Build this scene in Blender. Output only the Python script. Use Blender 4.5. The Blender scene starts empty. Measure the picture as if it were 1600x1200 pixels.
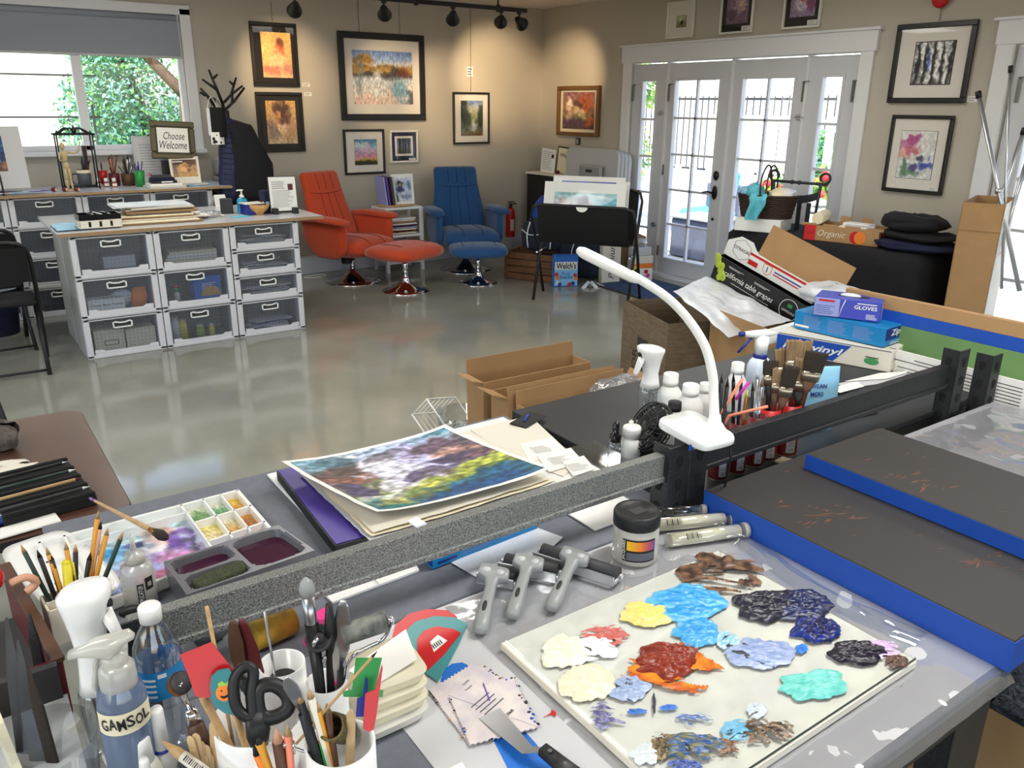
import bpy,math,random
from mathutils import Vector,Matrix,noise,Euler
S=bpy.context.scene
COL=S.collection
rnd=random.Random(7)
# ---------------- camera, sky, sun, added fill lamps, exposure ----------------
FP,PITCH,ROLL,YAW,HC=1276.6,0.32973,0.00891,0.61037,1.65
_h=Vector((math.sin(YAW),math.cos(YAW),0)); _r=Vector((math.cos(YAW),-math.sin(YAW),0)); _u=Vector((0,0,1))
FWD=math.cos(PITCH)*_h - math.sin(PITCH)*_u
_up=math.sin(PITCH)*_h + math.cos(PITCH)*_u
RT=math.cos(ROLL)*_r + math.sin(ROLL)*_up
UP=-math.sin(ROLL)*_r + math.cos(ROLL)*_up
cam=bpy.data.cameras.new('camera'); camo=bpy.data.objects.new('camera',cam); COL.objects.link(camo)
cam.sensor_width=36; cam.lens=36*FP/1600; cam.clip_start=.02; cam.clip_end=300
camo.matrix_world=Matrix(((RT.x,UP.x,-FWD.x,0),(RT.y,UP.y,-FWD.y,0),(RT.z,UP.z,-FWD.z,HC),(0,0,0,1)))
S.camera=camo
S.view_settings.view_transform='Standard'; S.view_settings.look='None'; S.view_settings.gamma=1
S.view_settings.use_curve_mapping=False; S.view_settings.exposure=0.0
w=bpy.data.worlds.new('sky'); S.world=w; w.use_nodes=True
nt=w.node_tree; bg=nt.nodes['Background']; sk=nt.nodes.new('ShaderNodeTexSky')
sk.sky_type='NISHITA'; sk.sun_disc=False; sk.sun_elevation=math.radians(52); sk.sun_rotation=math.radians(215)
sk.air_density=1.0; sk.dust_density=2.0
nt.links.new(sk.outputs[0],bg.inputs[0]); bg.inputs[1].default_value=.6
def lamp(name,kind,loc,energy,color=(1,1,1),target=None,**kw):
    l=bpy.data.lights.new(name,kind); l.energy=energy; l.color=color
    for k,v in kw.items():setattr(l,k,v)
    o=bpy.data.objects.new(name,l); COL.objects.link(o); o.location=loc
    if target is not None:o.rotation_euler=(Vector(target)-Vector(loc)).to_track_quat('-Z','Y').to_euler()
    return o
lamp('sun','SUN',(0,0,20),9.5,(1,.95,.86),(9,9.5,0),angle=.009)
CEIL=[(-1.2,.2),(1.6,.6),(4.3,.9),(-1.2,3.4),(1.6,3.6),(4.3,3.9),(1.4,6.3)]
for (cx,cy),watt in zip(CEIL,(24,25,11,24,20,8,11)):
    lamp('fill_lamp','AREA',(cx,cy,2.585),watt,(.97,.985,1),(cx,cy,0),shape='RECTANGLE',size=1.15,size_y=.55)  # unseen area fill added under the ceiling to brighten the room

# ---------------- pixel to plane helpers (used to read real positions) ----------------
def ray(px,py):return RT*((px-800)/FP) - UP*((py-600)/FP) + FWD
def P(px,py,z):
    d=ray(px,py); t=(z-HC)/d.z; return Vector((d.x*t,d.y*t,z))
def PB(px,py,y=8.03):
    d=ray(px,py); t=y/d.y; return (d.x*t,HC+d.z*t)
def PR(px,py,x=6.0):
    d=ray(px,py); t=x/d.x; return (d.y*t,HC+d.z*t)
def W(px,py,z,n):
    t=(z-HC)/ray(px,py).z; return n*t/FP
def zat(py,px,xy):
    # height at which the ray through row py passes over the spot xy (distance from the camera kept)
    d=ray(px,py); t=math.hypot(xy[0],xy[1])/math.hypot(d.x,d.y); return HC+d.z*t

# ---------------- mesh builder ----------------
def T4(loc=(0,0,0),rot=(0,0,0),sc=(1,1,1)):
    return Matrix.Translation(Vector(loc)) @ Euler(rot).to_matrix().to_4x4() @ Matrix.Diagonal((sc[0],sc[1],sc[2],1))
def frame(o,xd,yd):
    xd=Vector(xd).normalized(); zd=xd.cross(Vector(yd)).normalized(); yd=zd.cross(xd)
    o=Vector(o)
    return Matrix(((xd.x,yd.x,zd.x,o.x),(xd.y,yd.y,zd.y,o.y),(xd.z,yd.z,zd.z,o.z),(0,0,0,1)))
class B:
    def __init__(s,m=None):
        s.v=[]; s.f=[]; s.mi=[]; s.sm=[]; s.c={}; s.mats=[]; s.cur=0; s.X=Matrix()
        if m:s.m(m)
    def m(s,name):
        mt=MAT[name] if isinstance(name,str) else name
        if mt not in s.mats:s.mats.append(mt)
        s.cur=s.mats.index(mt); return s
    def at(s,loc=(0,0,0),rot=(0,0,0),sc=(1,1,1)):s.X=T4(loc,rot,sc); return s
    def add(s,vs,fs,smooth=False,cols=None):
        n=len(s.v); X=s.X
        s.v.extend([X @ Vector(p) for p in vs])
        if cols:
            for i,c in enumerate(cols):s.c[n+i]=c
        for f in fs:
            s.f.append([n+i for i in f]); s.mi.append(s.cur); s.sm.append(smooth)
        return s
    def box(s,c,d,ch=0,R=None):
        a=[x/2 for x in d]
        def tr(p):
            p=Vector(p)
            if R is not None:p=R @ p
            return p+Vector(c)
        sg=[(x,y,z) for x in (-1,1) for y in (-1,1) for z in (-1,1)]
        if ch <= 0:
            vs=[tr((x*a[0],y*a[1],z*a[2])) for x,y,z in sg]
            return s.add(vs,[(0,1,3,2),(4,6,7,5),(0,4,5,1),(2,3,7,6),(0,2,6,4),(1,5,7,3)])
        ch=min(ch,*[x*.95 for x in a]); vs=[]
        for x,y,z in sg:
            for k in range(3):
                q=[x*a[0],y*a[1],z*a[2]]
                for j,sj in enumerate((x,y,z)):
                    if j != k:q[j] -= sj*ch
                vs.append(tr(q))
        ix=lambda x,y,z,k:sg.index((x,y,z))*3+k
        fs=[]
        for k in range(3):
            i,j=[q for q in range(3) if q != k]
            for sk_ in (-1,1):
                loop=[]
                for p,q in ((-1,-1),(1,-1),(1,1),(-1,1)):
                    t=[0,0,0]; t[k]=sk_; t[i]=p; t[j]=q; loop.append(ix(*t,k))
                fs.append(loop)
            for p in (-1,1):
                for q in (-1,1):
                    t0=[0,0,0]; t0[i]=p; t0[j]=q; t1=t0[:]; t0[k]=-1; t1[k]=1
                    fs.append([ix(*t0,i),ix(*t1,i),ix(*t1,j),ix(*t0,j)])
        for t in sg:fs.append([ix(*t,0),ix(*t,1),ix(*t,2)])
        return s.add(vs,fs)
    def cyl(s,p0,p1,r0,r1=None,n=16,caps=True):
        r1=r0 if r1 is None else r1
        p0=Vector(p0); p1=Vector(p1); d=(p1-p0).normalized()
        a=d.orthogonal().normalized(); b=d.cross(a); vs=[]
        for p,r in ((p0,r0),(p1,r1)):
            for i in range(n):
                t=2*math.pi*i/n; vs.append(p+(a*math.cos(t)+b*math.sin(t))*r)
        s.add(vs,[(i,(i+1) % n,n+(i+1) % n,n+i) for i in range(n)],True)
        if caps:
            m=len(s.v)-2*n
            for base in (m,m+n):
                s.f.append([base+i for i in range(n)]); s.mi.append(s.cur); s.sm.append(False)
        return s
    def lathe(s,prof,n=24,c=(0,0,0),sx=1,sy=1,caps=True):
        vs=[]
        for r,z in prof:
            for i in range(n):
                t=2*math.pi*i/n; vs.append((c[0]+r*sx*math.cos(t),c[1]+r*sy*math.sin(t),c[2]+z))
        fs=[(k*n+i,k*n+(i+1) % n,(k+1)*n+(i+1) % n,(k+1)*n+i) for k in range(len(prof)-1) for i in range(n)]
        s.add(vs,fs,True)
        if caps:
            m=len(s.v)-len(prof)*n
            for k in (0,len(prof)-1):
                if prof[k][0] > 1e-6:s.f.append([m+k*n+i for i in range(n)]); s.mi.append(s.cur); s.sm.append(False)
        return s
    def loft(s,secs,n=20,caps=True,closed=False):
        # secs: (centre, x-axis vec, y-axis vec, half a, half b, power)
        vs=[]
        for c,ax,ay,a,b,p in secs:
            c=Vector(c); ax=Vector(ax); ay=Vector(ay)
            for i in range(n):
                t=2*math.pi*i/n; ct,st=math.cos(t),math.sin(t)
                q=c + ax*(a*math.copysign(abs(ct)**(2/p),ct)) + ay*(b*math.copysign(abs(st)**(2/p),st)); vs.append(q)
        K=len(secs)
        fs=[(k*n+i,k*n+(i+1) % n,((k+1) % K)*n+(i+1) % n,((k+1) % K)*n+i) for k in range(K if closed else K-1) for i in range(n)]
        s.add(vs,fs,True)
        if caps and not closed:
            m=len(s.v)-K*n
            for k in (0,K-1):s.f.append([m+k*n+i for i in range(n)]); s.mi.append(s.cur); s.sm.append(True)
        return s
    def tube(s,pts,r,n=8,closed=False,flat=None,sub=0):
        pts=[Vector(p) for p in pts]
        if sub and len(pts) > 2:
            q=[]; N=len(pts); rr=[]; R0=r if isinstance(r,(list,tuple)) else [r]*N
            for i in range(N if closed else N-1):
                g=lambda j:pts[j % N] if closed else pts[max(0,min(N-1,j))]
                p0,p1,p2,p3=g(i-1),g(i),g(i+1),g(i+2)
                for k in range(sub):
                    t=k/sub
                    q.append(.5*((2*p1)+(p2-p0)*t+(2*p0-5*p1+4*p2-p3)*t*t+(3*p1-p0-3*p2+p3)*t**3))
                    rr.append(R0[i]*(1-t)+R0[(i+1) % N]*t)
            if not closed:q.append(pts[-1]); rr.append(R0[-1])
            pts=q; r=rr
        N=len(pts); R=r if isinstance(r,(list,tuple)) else [r]*N
        secs=[]; a=None
        for i,p in enumerate(pts):
            d=(pts[(i+1) % N]-pts[i-1]) if closed else (pts[min(N-1,i+1)]-pts[max(0,i-1)])
            d=d.normalized() if d.length > 1e-9 else Vector((0,0,1))
            a=d.orthogonal().normalized() if a is None else (a-d*a.dot(d)).normalized()
            secs.append((p,a,d.cross(a),R[i],R[i]*(flat or 1),2))
        return s.loft(secs,n,True,closed)
    def prism(s,poly,z0,z1):
        n=len(poly)
        vs=[(x,y,z0) for x,y in poly]+[(x,y,z1) for x,y in poly]
        return s.add(vs,[tuple(range(n)),tuple(range(n,2*n))]+[(i,(i+1) % n,n+(i+1) % n,n+i) for i in range(n)])
    def grid(s,nu,nv,fn,col=None,smooth=True,keep=None):
        vs=[]; cs=[] if col else None
        for j in range(nv+1):
            for i in range(nu+1):
                u,v=i/nu,j/nv; vs.append(fn(u,v))
                if col:cs.append(col(u,v))
        q=lambda i,j:j*(nu+1)+i
        fs=[(q(i,j),q(i+1,j),q(i+1,j+1),q(i,j+1)) for j in range(nv) for i in range(nu) if keep is None or keep((i+.5)/nu,(j+.5)/nv)]
        return s.add(vs,fs,smooth,cs)
    def ball(s,c,r,nu=14,nv=9):
        if not isinstance(r,(tuple,list)):r=(r,r,r)
        c=Vector(c); vs=[]
        for j in range(nv+1):
            ph=math.pi*j/nv
            for i in range(nu):
                t=2*math.pi*i/nu
                vs.append((c.x+r[0]*math.sin(ph)*math.cos(t),c.y+r[1]*math.sin(ph)*math.sin(t),c.z+r[2]*math.cos(ph)))
        return s.add(vs,[(j*nu+i,j*nu+(i+1) % nu,(j+1)*nu+(i+1) % nu,(j+1)*nu+i) for j in range(nv) for i in range(nu)],True)
    def text(s,txt,X,width=None,height=None,bold=0,shear=0,deep=.0004,align='CENTER'):
        cu=bpy.data.curves.new('lettering','FONT'); cu.body=txt; cu.align_x='LEFT'; cu.align_y='BOTTOM_BASELINE'
        cu.shear=shear; cu.offset=bold; cu.resolution_u=2
        o=bpy.data.objects.new('lettering',cu); me=o.to_mesh()
        co=[v.co.copy() for v in me.vertices]; fa=[list(p.vertices) for p in me.polygons]
        o.to_mesh_clear(); bpy.data.objects.remove(o); bpy.data.curves.remove(cu)
        if not co:return s
        x0=min(c.x for c in co); x1=max(c.x for c in co); y0=min(c.y for c in co); y1=max(c.y for c in co)
        kx=(width/(x1-x0)) if width else None; ky=(height/(y1-y0)) if height else None
        kx=kx or ky; ky=ky or kx; ox={'CENTER':(x0+x1)/2,'LEFT':x0,'RIGHT':x1}[align]; oy=(y0+y1)/2
        old=s.X; s.X=old @ X
        s.add([((c.x-ox)*kx,(c.y-oy)*ky,deep) for c in co],fa); s.X=old
        return s
    def lines(s,X,w,h,n,t=.25,seed=1,ragged=.3):
        # rows of unreadable fine print as thin strips
        r=random.Random(seed); old=s.X; s.X=old @ X
        for i in range(n):
            y=h/2-(i+.5)*h/n; ln=w*(1-r.random()*ragged); x=-w/2
            s.add([(x,y-h/n*t/2,.0003),(x+ln,y-h/n*t/2,.0003),(x+ln,y+h/n*t/2,.0003),(x,y+h/n*t/2,.0003)],[(0,1,2,3)])
        s.X=old; return s
    def quad(s,X,w,h,z=.0003):
        old=s.X; s.X=old @ X
        s.add([(-w/2,-h/2,z),(w/2,-h/2,z),(w/2,h/2,z),(-w/2,h/2,z)],[(0,1,2,3)]); s.X=old; return s
    def build(s,name,parent=None,loc=None,rot=None,fix=True):
        me=bpy.data.meshes.new(name)
        me.from_pydata([tuple(p) for p in s.v],[],s.f)
        for m_ in s.mats:me.materials.append(m_)
        me.polygons.foreach_set('material_index',s.mi); me.polygons.foreach_set('use_smooth',s.sm)
        if s.c:
            at=me.color_attributes.new('Col','FLOAT_COLOR','POINT')
            buf=[1.0]*(4*len(s.v))
            for i,c in s.c.items():buf[4*i:4*i+3]=c[:3]
            at.data.foreach_set('color',buf)
        if fix and len(s.v) < 60000:
            import bmesh
            bm=bmesh.new(); bm.from_mesh(me); bmesh.ops.recalc_face_normals(bm,faces=bm.faces); bm.to_mesh(me); bm.free()
        o=bpy.data.objects.new(name,me); COL.objects.link(o)
        if parent:o.parent=parent
        if loc is not None:o.location=loc
        if rot is not None:o.rotation_euler=rot
        return o
def tag(o,label,cat,group=None,kind=None):
    o['label']=label; o['category']=cat
    if group:o['group']=group
    if kind:o['kind']=kind
    return o
def T(name,label,cat,loc=(0,0,0),rz=0,group=None,rot=None):
    o=bpy.data.objects.new(name,None); COL.objects.link(o); o.empty_display_size=.05
    o.location=loc; o.rotation_euler=rot or (0,0,rz)
    return tag(o,label,cat,group)
def solo(b,name,label,cat,group=None,loc=None,rot=None):
    return tag(b.build(name,None,loc,rot),label,cat,group)
def struct(b,name,parent=None):
    o=b.build(name,parent)
    if parent is None:o['kind']='structure'
    return o
def dup(root,loc,rot=None,label=None,group=None):
    r=root.copy(); COL.objects.link(r); r.location=loc
    if rot is not None:r.rotation_euler=rot
    if label:r['label']=label
    if group:r['group']=group
    for ch in list(root.children):
        c=ch.copy(); COL.objects.link(c); c.parent=r
        for g in ch.children:
            d=g.copy(); COL.objects.link(d); d.parent=c
    return r

# ---------------- materials ----------------
def C(r,g=None,b=None):
    if g is None:r,g,b=r
    f=lambda v:(v/255/12.92) if v/255 <= .04045 else ((v/255+.055)/1.055)**2.4
    return (f(r),f(g),f(b),1)
MAT={}
def mk(name,rgb,rough=.5,metal=0,var=None,bump=None,coat=0,emit=0,sheen=0,spec=None,rgb2=None,stretch=None):
    m=bpy.data.materials.new(name); m.use_nodes=True; MAT[name]=m
    t=m.node_tree; b=t.nodes['Principled BSDF']; L=t.links.new
    b.inputs['Base Color'].default_value=C(rgb); b.inputs['Roughness'].default_value=rough; b.inputs['Metallic'].default_value=metal
    if coat:b.inputs['Coat Weight'].default_value=coat; b.inputs['Coat Roughness'].default_value=.06
    if sheen:b.inputs['Sheen Weight'].default_value=sheen
    if spec is not None:b.inputs['Specular IOR Level'].default_value=spec
    if emit:b.inputs['Emission Color'].default_value=C(rgb); b.inputs['Emission Strength'].default_value=emit
    co=None
    if var or bump:
        tc=t.nodes.new('ShaderNodeTexCoord'); co=tc.outputs['Object']
        if stretch:
            mp=t.nodes.new('ShaderNodeMapping'); mp.inputs['Scale'].default_value=stretch; L(co,mp.inputs[0]); co=mp.outputs[0]
    if var:
        n=t.nodes.new('ShaderNodeTexNoise'); n.inputs['Scale'].default_value=var[0]; n.inputs['Detail'].default_value=5; L(co,n.inputs['Vector'])
        r=t.nodes.new('ShaderNodeValToRGB'); c1=C(rgb); k=var[1]
        r.color_ramp.elements[0].position=.3; r.color_ramp.elements[1].position=.7
        r.color_ramp.elements[0].color=C(rgb2) if rgb2 else (c1[0]*(1-k),c1[1]*(1-k),c1[2]*(1-k),1)
        r.color_ramp.elements[1].color=c1
        L(n.outputs['Fac'],r.inputs[0]); L(r.outputs[0],b.inputs['Base Color'])
    if bump:
        n2=t.nodes.new('ShaderNodeTexNoise'); n2.inputs['Scale'].default_value=bump[0]; n2.inputs['Detail'].default_value=4; L(co,n2.inputs['Vector'])
        bp=t.nodes.new('ShaderNodeBump'); bp.inputs['Strength'].default_value=bump[1]; bp.inputs['Distance'].default_value=.01
        L(n2.outputs['Fac'],bp.inputs['Height']); L(bp.outputs[0],b.inputs['Normal'])
    return m
def clear(name,rgb=(255,255,255),gloss=.12,rough=.03,body=0.0,bodyc=None,bump=None,edge=.6):
    # thin clear plastic or pane: mostly see-through, a little mirror, some milky body
    m=bpy.data.materials.new(name); m.use_nodes=True; MAT[name]=m
    t=m.node_tree; t.nodes.clear(); L=t.links.new
    out=t.nodes.new('ShaderNodeOutputMaterial'); tr=t.nodes.new('ShaderNodeBsdfTransparent'); gl=t.nodes.new('ShaderNodeBsdfGlossy')
    tr.inputs[0].default_value=C(rgb); gl.inputs['Roughness'].default_value=rough
    lw=t.nodes.new('ShaderNodeLayerWeight'); lw.inputs[0].default_value=.35
    mul=t.nodes.new('ShaderNodeMath'); mul.operation='MULTIPLY_ADD'; mul.inputs[1].default_value=edge; mul.inputs[2].default_value=gloss; mul.use_clamp=True
    L(lw.outputs['Facing'],mul.inputs[0])
    mx=t.nodes.new('ShaderNodeMixShader'); L(mul.outputs[0],mx.inputs[0]); L(tr.outputs[0],mx.inputs[1]); L(gl.outputs[0],mx.inputs[2])
    res=mx.outputs[0]
    if body:
        df=t.nodes.new('ShaderNodeBsdfDiffuse'); df.inputs[0].default_value=C(bodyc or rgb)
        m2=t.nodes.new('ShaderNodeMixShader'); m2.inputs[0].default_value=body; L(res,m2.inputs[1]); L(df.outputs[0],m2.inputs[2]); res=m2.outputs[0]
    if bump:
        tc=t.nodes.new('ShaderNodeTexCoord'); n2=t.nodes.new('ShaderNodeTexNoise'); n2.inputs['Scale'].default_value=bump[0]; n2.inputs['Detail'].default_value=3
        L(tc.outputs['Object'],n2.inputs['Vector'])
        bp=t.nodes.new('ShaderNodeBump'); bp.inputs['Strength'].default_value=bump[1]; bp.inputs['Distance'].default_value=.02
        L(n2.outputs['Fac'],bp.inputs['Height']); L(bp.outputs[0],gl.inputs['Normal'])
    L(res,out.inputs[0]); return m
def colmat(name,rough=.6,coat=0,bump=None):
    m=mk(name,(200,200,200),rough,coat=coat,bump=bump); t=m.node_tree
    a=t.nodes.new('ShaderNodeAttribute'); a.attribute_name='Col'; t.links.new(a.outputs['Color'],t.nodes['Principled BSDF'].inputs['Base Color']); return m
for a in [
 ('wall',(186,180,168),.85,0,None,(60,.04)),('wall_white',(222,222,218),.8),('ceiling',(214,206,196),.9),
 ('trim_white',(226,228,232),.45),('base_blue',(205,210,220),.5),('door_white',(206,209,215),.4),
 ('white',(236,236,232),.5),('white_gloss',(240,240,238),.18),('offwhite',(226,220,205),.55),('paper',(238,236,230),.8),
 ('paper_grey',(196,196,198),.8),('cream',(232,222,192),.6),('black',(16,16,18),.5),('black_gloss',(14,14,16),.15),
 ('black_matte',(12,12,14),.9),('ink',(22,22,28),.8),('grey_ink',(96,96,104),.8),('charcoal',(48,48,50),.6),
 ('frame_black',(26,24,23),.35),('frame_gold',(120,84,44),.4,.3),('frame_bronze',(92,84,58),.4,.3),('frame_white',(228,226,220),.4),
 ('mat_white',(226,222,214),.8),('mat_black',(30,26,26),.8),('mat_navy',(24,30,62),.8),
 ('chrome',(225,225,228),.07,1),('steel',(180,180,184),.28,1),('brass',(150,96,44),.35,.8),('alu',(205,208,212),.3,.85),
 ('hinge',(120,118,112),.4,.7),('bronze_dark',(30,26,26),.35,.4),
 ('grey_plastic',(150,152,152),.35),('grey_light',(186,188,190),.45),('grey_dark',(82,86,92),.5),('printer',(176,174,168),.5),
 ('red',(196,24,28),.35),('red_dark',(110,18,22),.45),('maroon',(86,16,20),.5),('blue_tape',(14,74,172),.55),('blue_box',(20,128,190),.4),
 ('blue_dark',(22,40,130),.45),('blue_glove',(70,78,180),.4),('blue_pale',(150,160,214),.45),('blue_lite',(140,196,226),.4),('blue_snack',(36,112,204),.4),
 ('sky_snack',(130,196,238),.5),('teal',(0,118,124),.35),('teal_scr',(66,140,142),.35),('aqua',(96,188,206),.8),('purple',(70,50,140),.5),('violet',(110,66,170),.5),
 ('magenta',(200,50,170),.4),('pink',(240,60,140),.5),('orange',(240,130,40),.5),('coral',(240,140,110),.5),('yellow',(226,210,40),.45),('green',(30,140,60),.4),
 ('green_leaf',(70,150,90),.6),('green_lime',(150,190,60),.4),('green_dark',(24,50,40),.5),('pencil_yellow',(214,150,40),.45),
 ('skin',(214,160,130),.6),('solvent',(120,140,170),.3),
]:mk(*a)
mk('wood',(196,158,108),.5,var=(14,.25),stretch=(1,8,8)); mk('wood_light',(214,182,136),.55,var=(30,.15)); mk('wood_dark',(92,58,36),.5,var=(20,.4))
mk('wood_crate',(120,78,44),.7,var=(18,.45)); mk('mannequin',(190,168,124),.5)
mk('table_brown',(96,66,54),.3,var=(6,.25),spec=.8); mk('board_edge',(134,106,74),.6)
mk('card',(176,138,94),.8,var=(9,.12)); mk('card_dark',(128,98,66),.85,var=(9,.2)); mk('card_edge',(150,116,78),.9); mk('card_grey',(124,106,84),.85,var=(14,.35),stretch=(1,1,5))
mk('orange_fabric',(196,66,18),.85,var=(60,.12),bump=(900,.15),sheen=.3); mk('orange_seam',(120,34,8),.9)
mk('blue_fabric',(14,72,124),.85,var=(60,.12),bump=(900,.15),sheen=.3); mk('blue_seam',(10,36,80),.9)
mk('navy_coat',(22,30,78),.55,var=(30,.4),bump=(40,.3)); mk('black_cloth',(20,20,26),.9,var=(10,.3),bump=(30,.3)); mk('navy_cloth',(20,26,62),.9,var=(30,.3),bump=(60,.4))
mk('canvas_black',(14,14,16),.95,bump=(300,.1)); mk('nylon_blue',(22,84,190),.5,var=(12,.35),bump=(14,.6))
mk('denim',(44,52,72),.95,var=(120,.5),bump=(300,.4)); mk('rug_blue',(54,78,120),.95,var=(70,.5),bump=(200,.5))
mk('floor',(160,160,148),.09,var=(1.3,.22),rgb2=(134,134,123),bump=(2.5,.02),spec=.9)
mk('deck_dark',(44,46,48),.45,var=(8,.2)); mk('deck_grey',(150,150,154),.55,var=(5,.15)); mk('felt',(114,118,128),.85,var=(60,.15))
mk('hammer',(168,170,166),.35,.3,var=(420,.9),bump=(420,.4)); mk('post_black',(52,52,54),.38,.3,var=(300,.6),bump=(300,.3))
mk('board_brown',(46,43,42),.6,var=(2.5,.1)); mk('board_wear',(120,78,56),.6,var=(40,.4))
mk('wicker',(62,42,32),.7,var=(60,.5),bump=(80,.5)); mk('wicker_grey',(120,128,150),.7,var=(60,.4))
mk('speckle',(120,104,52),.6,var=(260,.8),rgb2=(30,34,30)); mk('sponge_green',(84,92,62),.95,var=(200,.6),bump=(300,.9)); mk('sponge_grey',(110,102,96),.95,var=(60,.5),bump=(60,.8))
mk('rubber_dirty',(44,52,52),.6,var=(50,.9),rgb2=(150,150,140)); mk('sheer_white',(226,230,236),.35,var=(8,.1),bump=(14,.8))
mk('water_dark',(60,8,44),.03,spec=.8); mk('tray_grey',(98,98,104),.3); mk('bristle',(150,122,88),.9,var=(200,.5),stretch=(1,1,.1)); mk('bristle_dark',(52,42,34),.9,var=(200,.4))
mk('bowl_wood',(214,166,96),.5,var=(24,.3)); mk('grape',(170,190,60),.3); mk('can_gold',(170,160,140),.3,.8)
mk('grass',(110,150,70),.95,var=(3,.4)); mk('concrete_out',(206,204,198),.9,var=(2,.15)); mk('stucco',(236,232,224),.9); mk('bark',(110,84,66),.95,var=(20,.4)); mk('leaf_teal',(128,190,172),.7,var=(4,.5)); mk('leaf_lime',(178,216,90),.7,var=(4,.4)); mk('leaf_green',(120,186,100),.7,var=(4,.5)); mk('flower',(214,60,70),.6); mk('iron',(40,44,50),.6); mk('fence_white',(236,236,236),.7)
mk('laminate',(206,208,214),.2,var=(20,.06)); mk('glow',(255,246,228),.5,emit=6); mk('warm_glow',(255,214,150),.5,emit=5)
mk('drawer_frame',(212,212,216),.45); mk('side_grey',(186,184,178),.6); mk('laminate_edge',(158,128,92),.6)
clear('glass',gloss=.02,rough=0.01,edge=.3); clear('pane_art',gloss=.01,rough=.02,edge=.12); clear('clear',(247,250,252),.1,.04); clear('plate',(254,255,254),.03,.02,edge=.3); clear('clear_blue',(150,214,236),.12,.05,.25,(60,170,220))
clear('drawer_clear',(206,212,222),.05,.25,.1,(176,182,196)); clear('milky',(236,236,232),.08,.2,.45,(228,226,218)); clear('sheet_plastic',(240,241,244),.14,.1,.1,(226,226,230),bump=(7,.5))
clear('solv_clear',(176,190,214),.1,.08,.45,(128,146,176)); clear('bag_clear',(232,236,240),.14,.1,.12,bump=(30,.9)); clear('gel_blue',(90,200,226),.1,.05,.6,(40,170,208)); clear('tube_cream',(244,236,212),.12,.05,.1)
colmat('art',.6); colmat('wet',.25,coat=.3); colmat('oil',.35)
def chmat(name):return MAT[name]
# ---------------- the room ----------------
YB,XR,ZC=8.03,6.0,2.66
def shell(name,boxes,m):
    b=B(m)
    for x0,x1,y0,y1,z0,z1 in boxes:b.box(((x0+x1)/2,(y0+y1)/2,(z0+z1)/2),(x1-x0,y1-y0,z1-z0))
    return struct(b,name)
shell('floor',[(-3.6,6.12,-3.6,8.15,-.1,0)],'floor')
shell('ceiling',[(-3.6,6.12,-3.6,8.15,ZC,ZC+.1)],'ceiling')
WX0,WX1,WZ0,WZ1=-1.3,2.045,1.245,2.36
shell('wall_back',[(-3.6,WX0,YB,YB+.14,0,ZC),(WX1,6.14,YB,YB+.14,0,ZC),(WX0,WX1,YB,YB+.14,0,WZ0),(WX0,WX1,YB,YB+.14,WZ1,ZC)],'wall')
D0,D1,DZ=3.96,6.53,2.05          # french doors opening (y)
E0,E1=.9,2.86                      # second door opening
shell('wall_right',[(XR,XR+.14,D1,YB+.14,0,ZC),(XR,XR+.14,E1,D0,0,ZC),(XR,XR+.14,-3.6,E0,0,ZC),(XR,XR+.14,D0,D1,DZ,ZC),(XR,XR+.14,E0,E1,DZ,ZC)],'wall')
shell('wall_left',[(-3.74,-3.6,-3.6,-1.6,0,ZC),(-3.74,-3.6,5.5,8.15,0,ZC),(-3.74,-3.6,-1.6,5.5,0,.9),(-3.74,-3.6,-1.6,5.5,2.35,ZC)],'wall')  # openings in this unseen wall and the next added to let sky light in
shell('wall_front',[(-3.6,-2.6,-3.74,-3.6,0,ZC),(5,6.14,-3.74,-3.6,0,ZC),(-2.6,5,-3.74,-3.6,0,.9),(-2.6,5,-3.74,-3.6,2.4,ZC)],'wall')
b=B('base_blue'); b.box(((2.3+XR)/2-2,7.975,.085),(XR-2.3+4,.11,.17),.006); struct(b,'baseboard_back')
b=B('trim_white'); b.box((XR-.008,(6.7+7.92)/2,.085),(.016,1.22,.17)); b.box((XR-.008,3.35,.085),(.016,.9,.17)); struct(b,'baseboard_right')
# window with vinyl frame, centre mullion and roller blind
b=B('trim_white'); y=YB-.012
b.box((WX1+.045,y,(WZ0+WZ1)/2),(.09,.024,WZ1-WZ0+.1),.004); b.box(((WX0+WX1)/2,YB-.03,WZ0-.02),(WX1-WX0+.2,.09,.04),.006)
b.box(((WX0+WX1)/2,y,WZ1+.04),(WX1-WX0+.18,.024,.08),.004); win=struct(b,'window_1')
b=B('trim_white')
for x in (WX1-.02,1.185,WX0+.03):b.box((x,YB+.06,(WZ0+WZ1)/2),(.05 if x != 1.185 else .075,.07,WZ1-WZ0),.006)
for z in (WZ0+.02,WZ1-.02):b.box(((WX0+WX1)/2,YB+.06,z),(WX1-WX0,.07,.045),.004)
b.build('window_frame',win)
b=B('glass'); b.box(((WX0+WX1)/2,YB+.07,(WZ0+WZ1)/2),(WX1-WX0-.04,.006,WZ1-WZ0-.04)); b.build('window_glass',win)
bl=T('roller_blind','grey fabric roller blind pulled down over the top of the window','blind',((WX0+WX1)/2,YB+.012,2.34))
mk('blind_fabric',(150,156,168),.8,bump=(300,.05))
b=B('blind_fabric'); b.box((0,0,-.16),(WX1-WX0-.03,.004,.33)); b.build('blind_fabric',bl)
b=B('blind_fabric'); b.cyl((-1.65,0,-.005),(1.65,0,-.005),.026); b.build('blind_tube',bl)
b=B('grey_light'); b.box((0,0,-.325),(WX1-WX0-.03,.014,.02),.003); b.build('hem_bar',bl)
b=B('grey_light'); b.box((1.655,0,-.005),(.02,.05,.06),.004); b.build('blind_bracket',bl)
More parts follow.
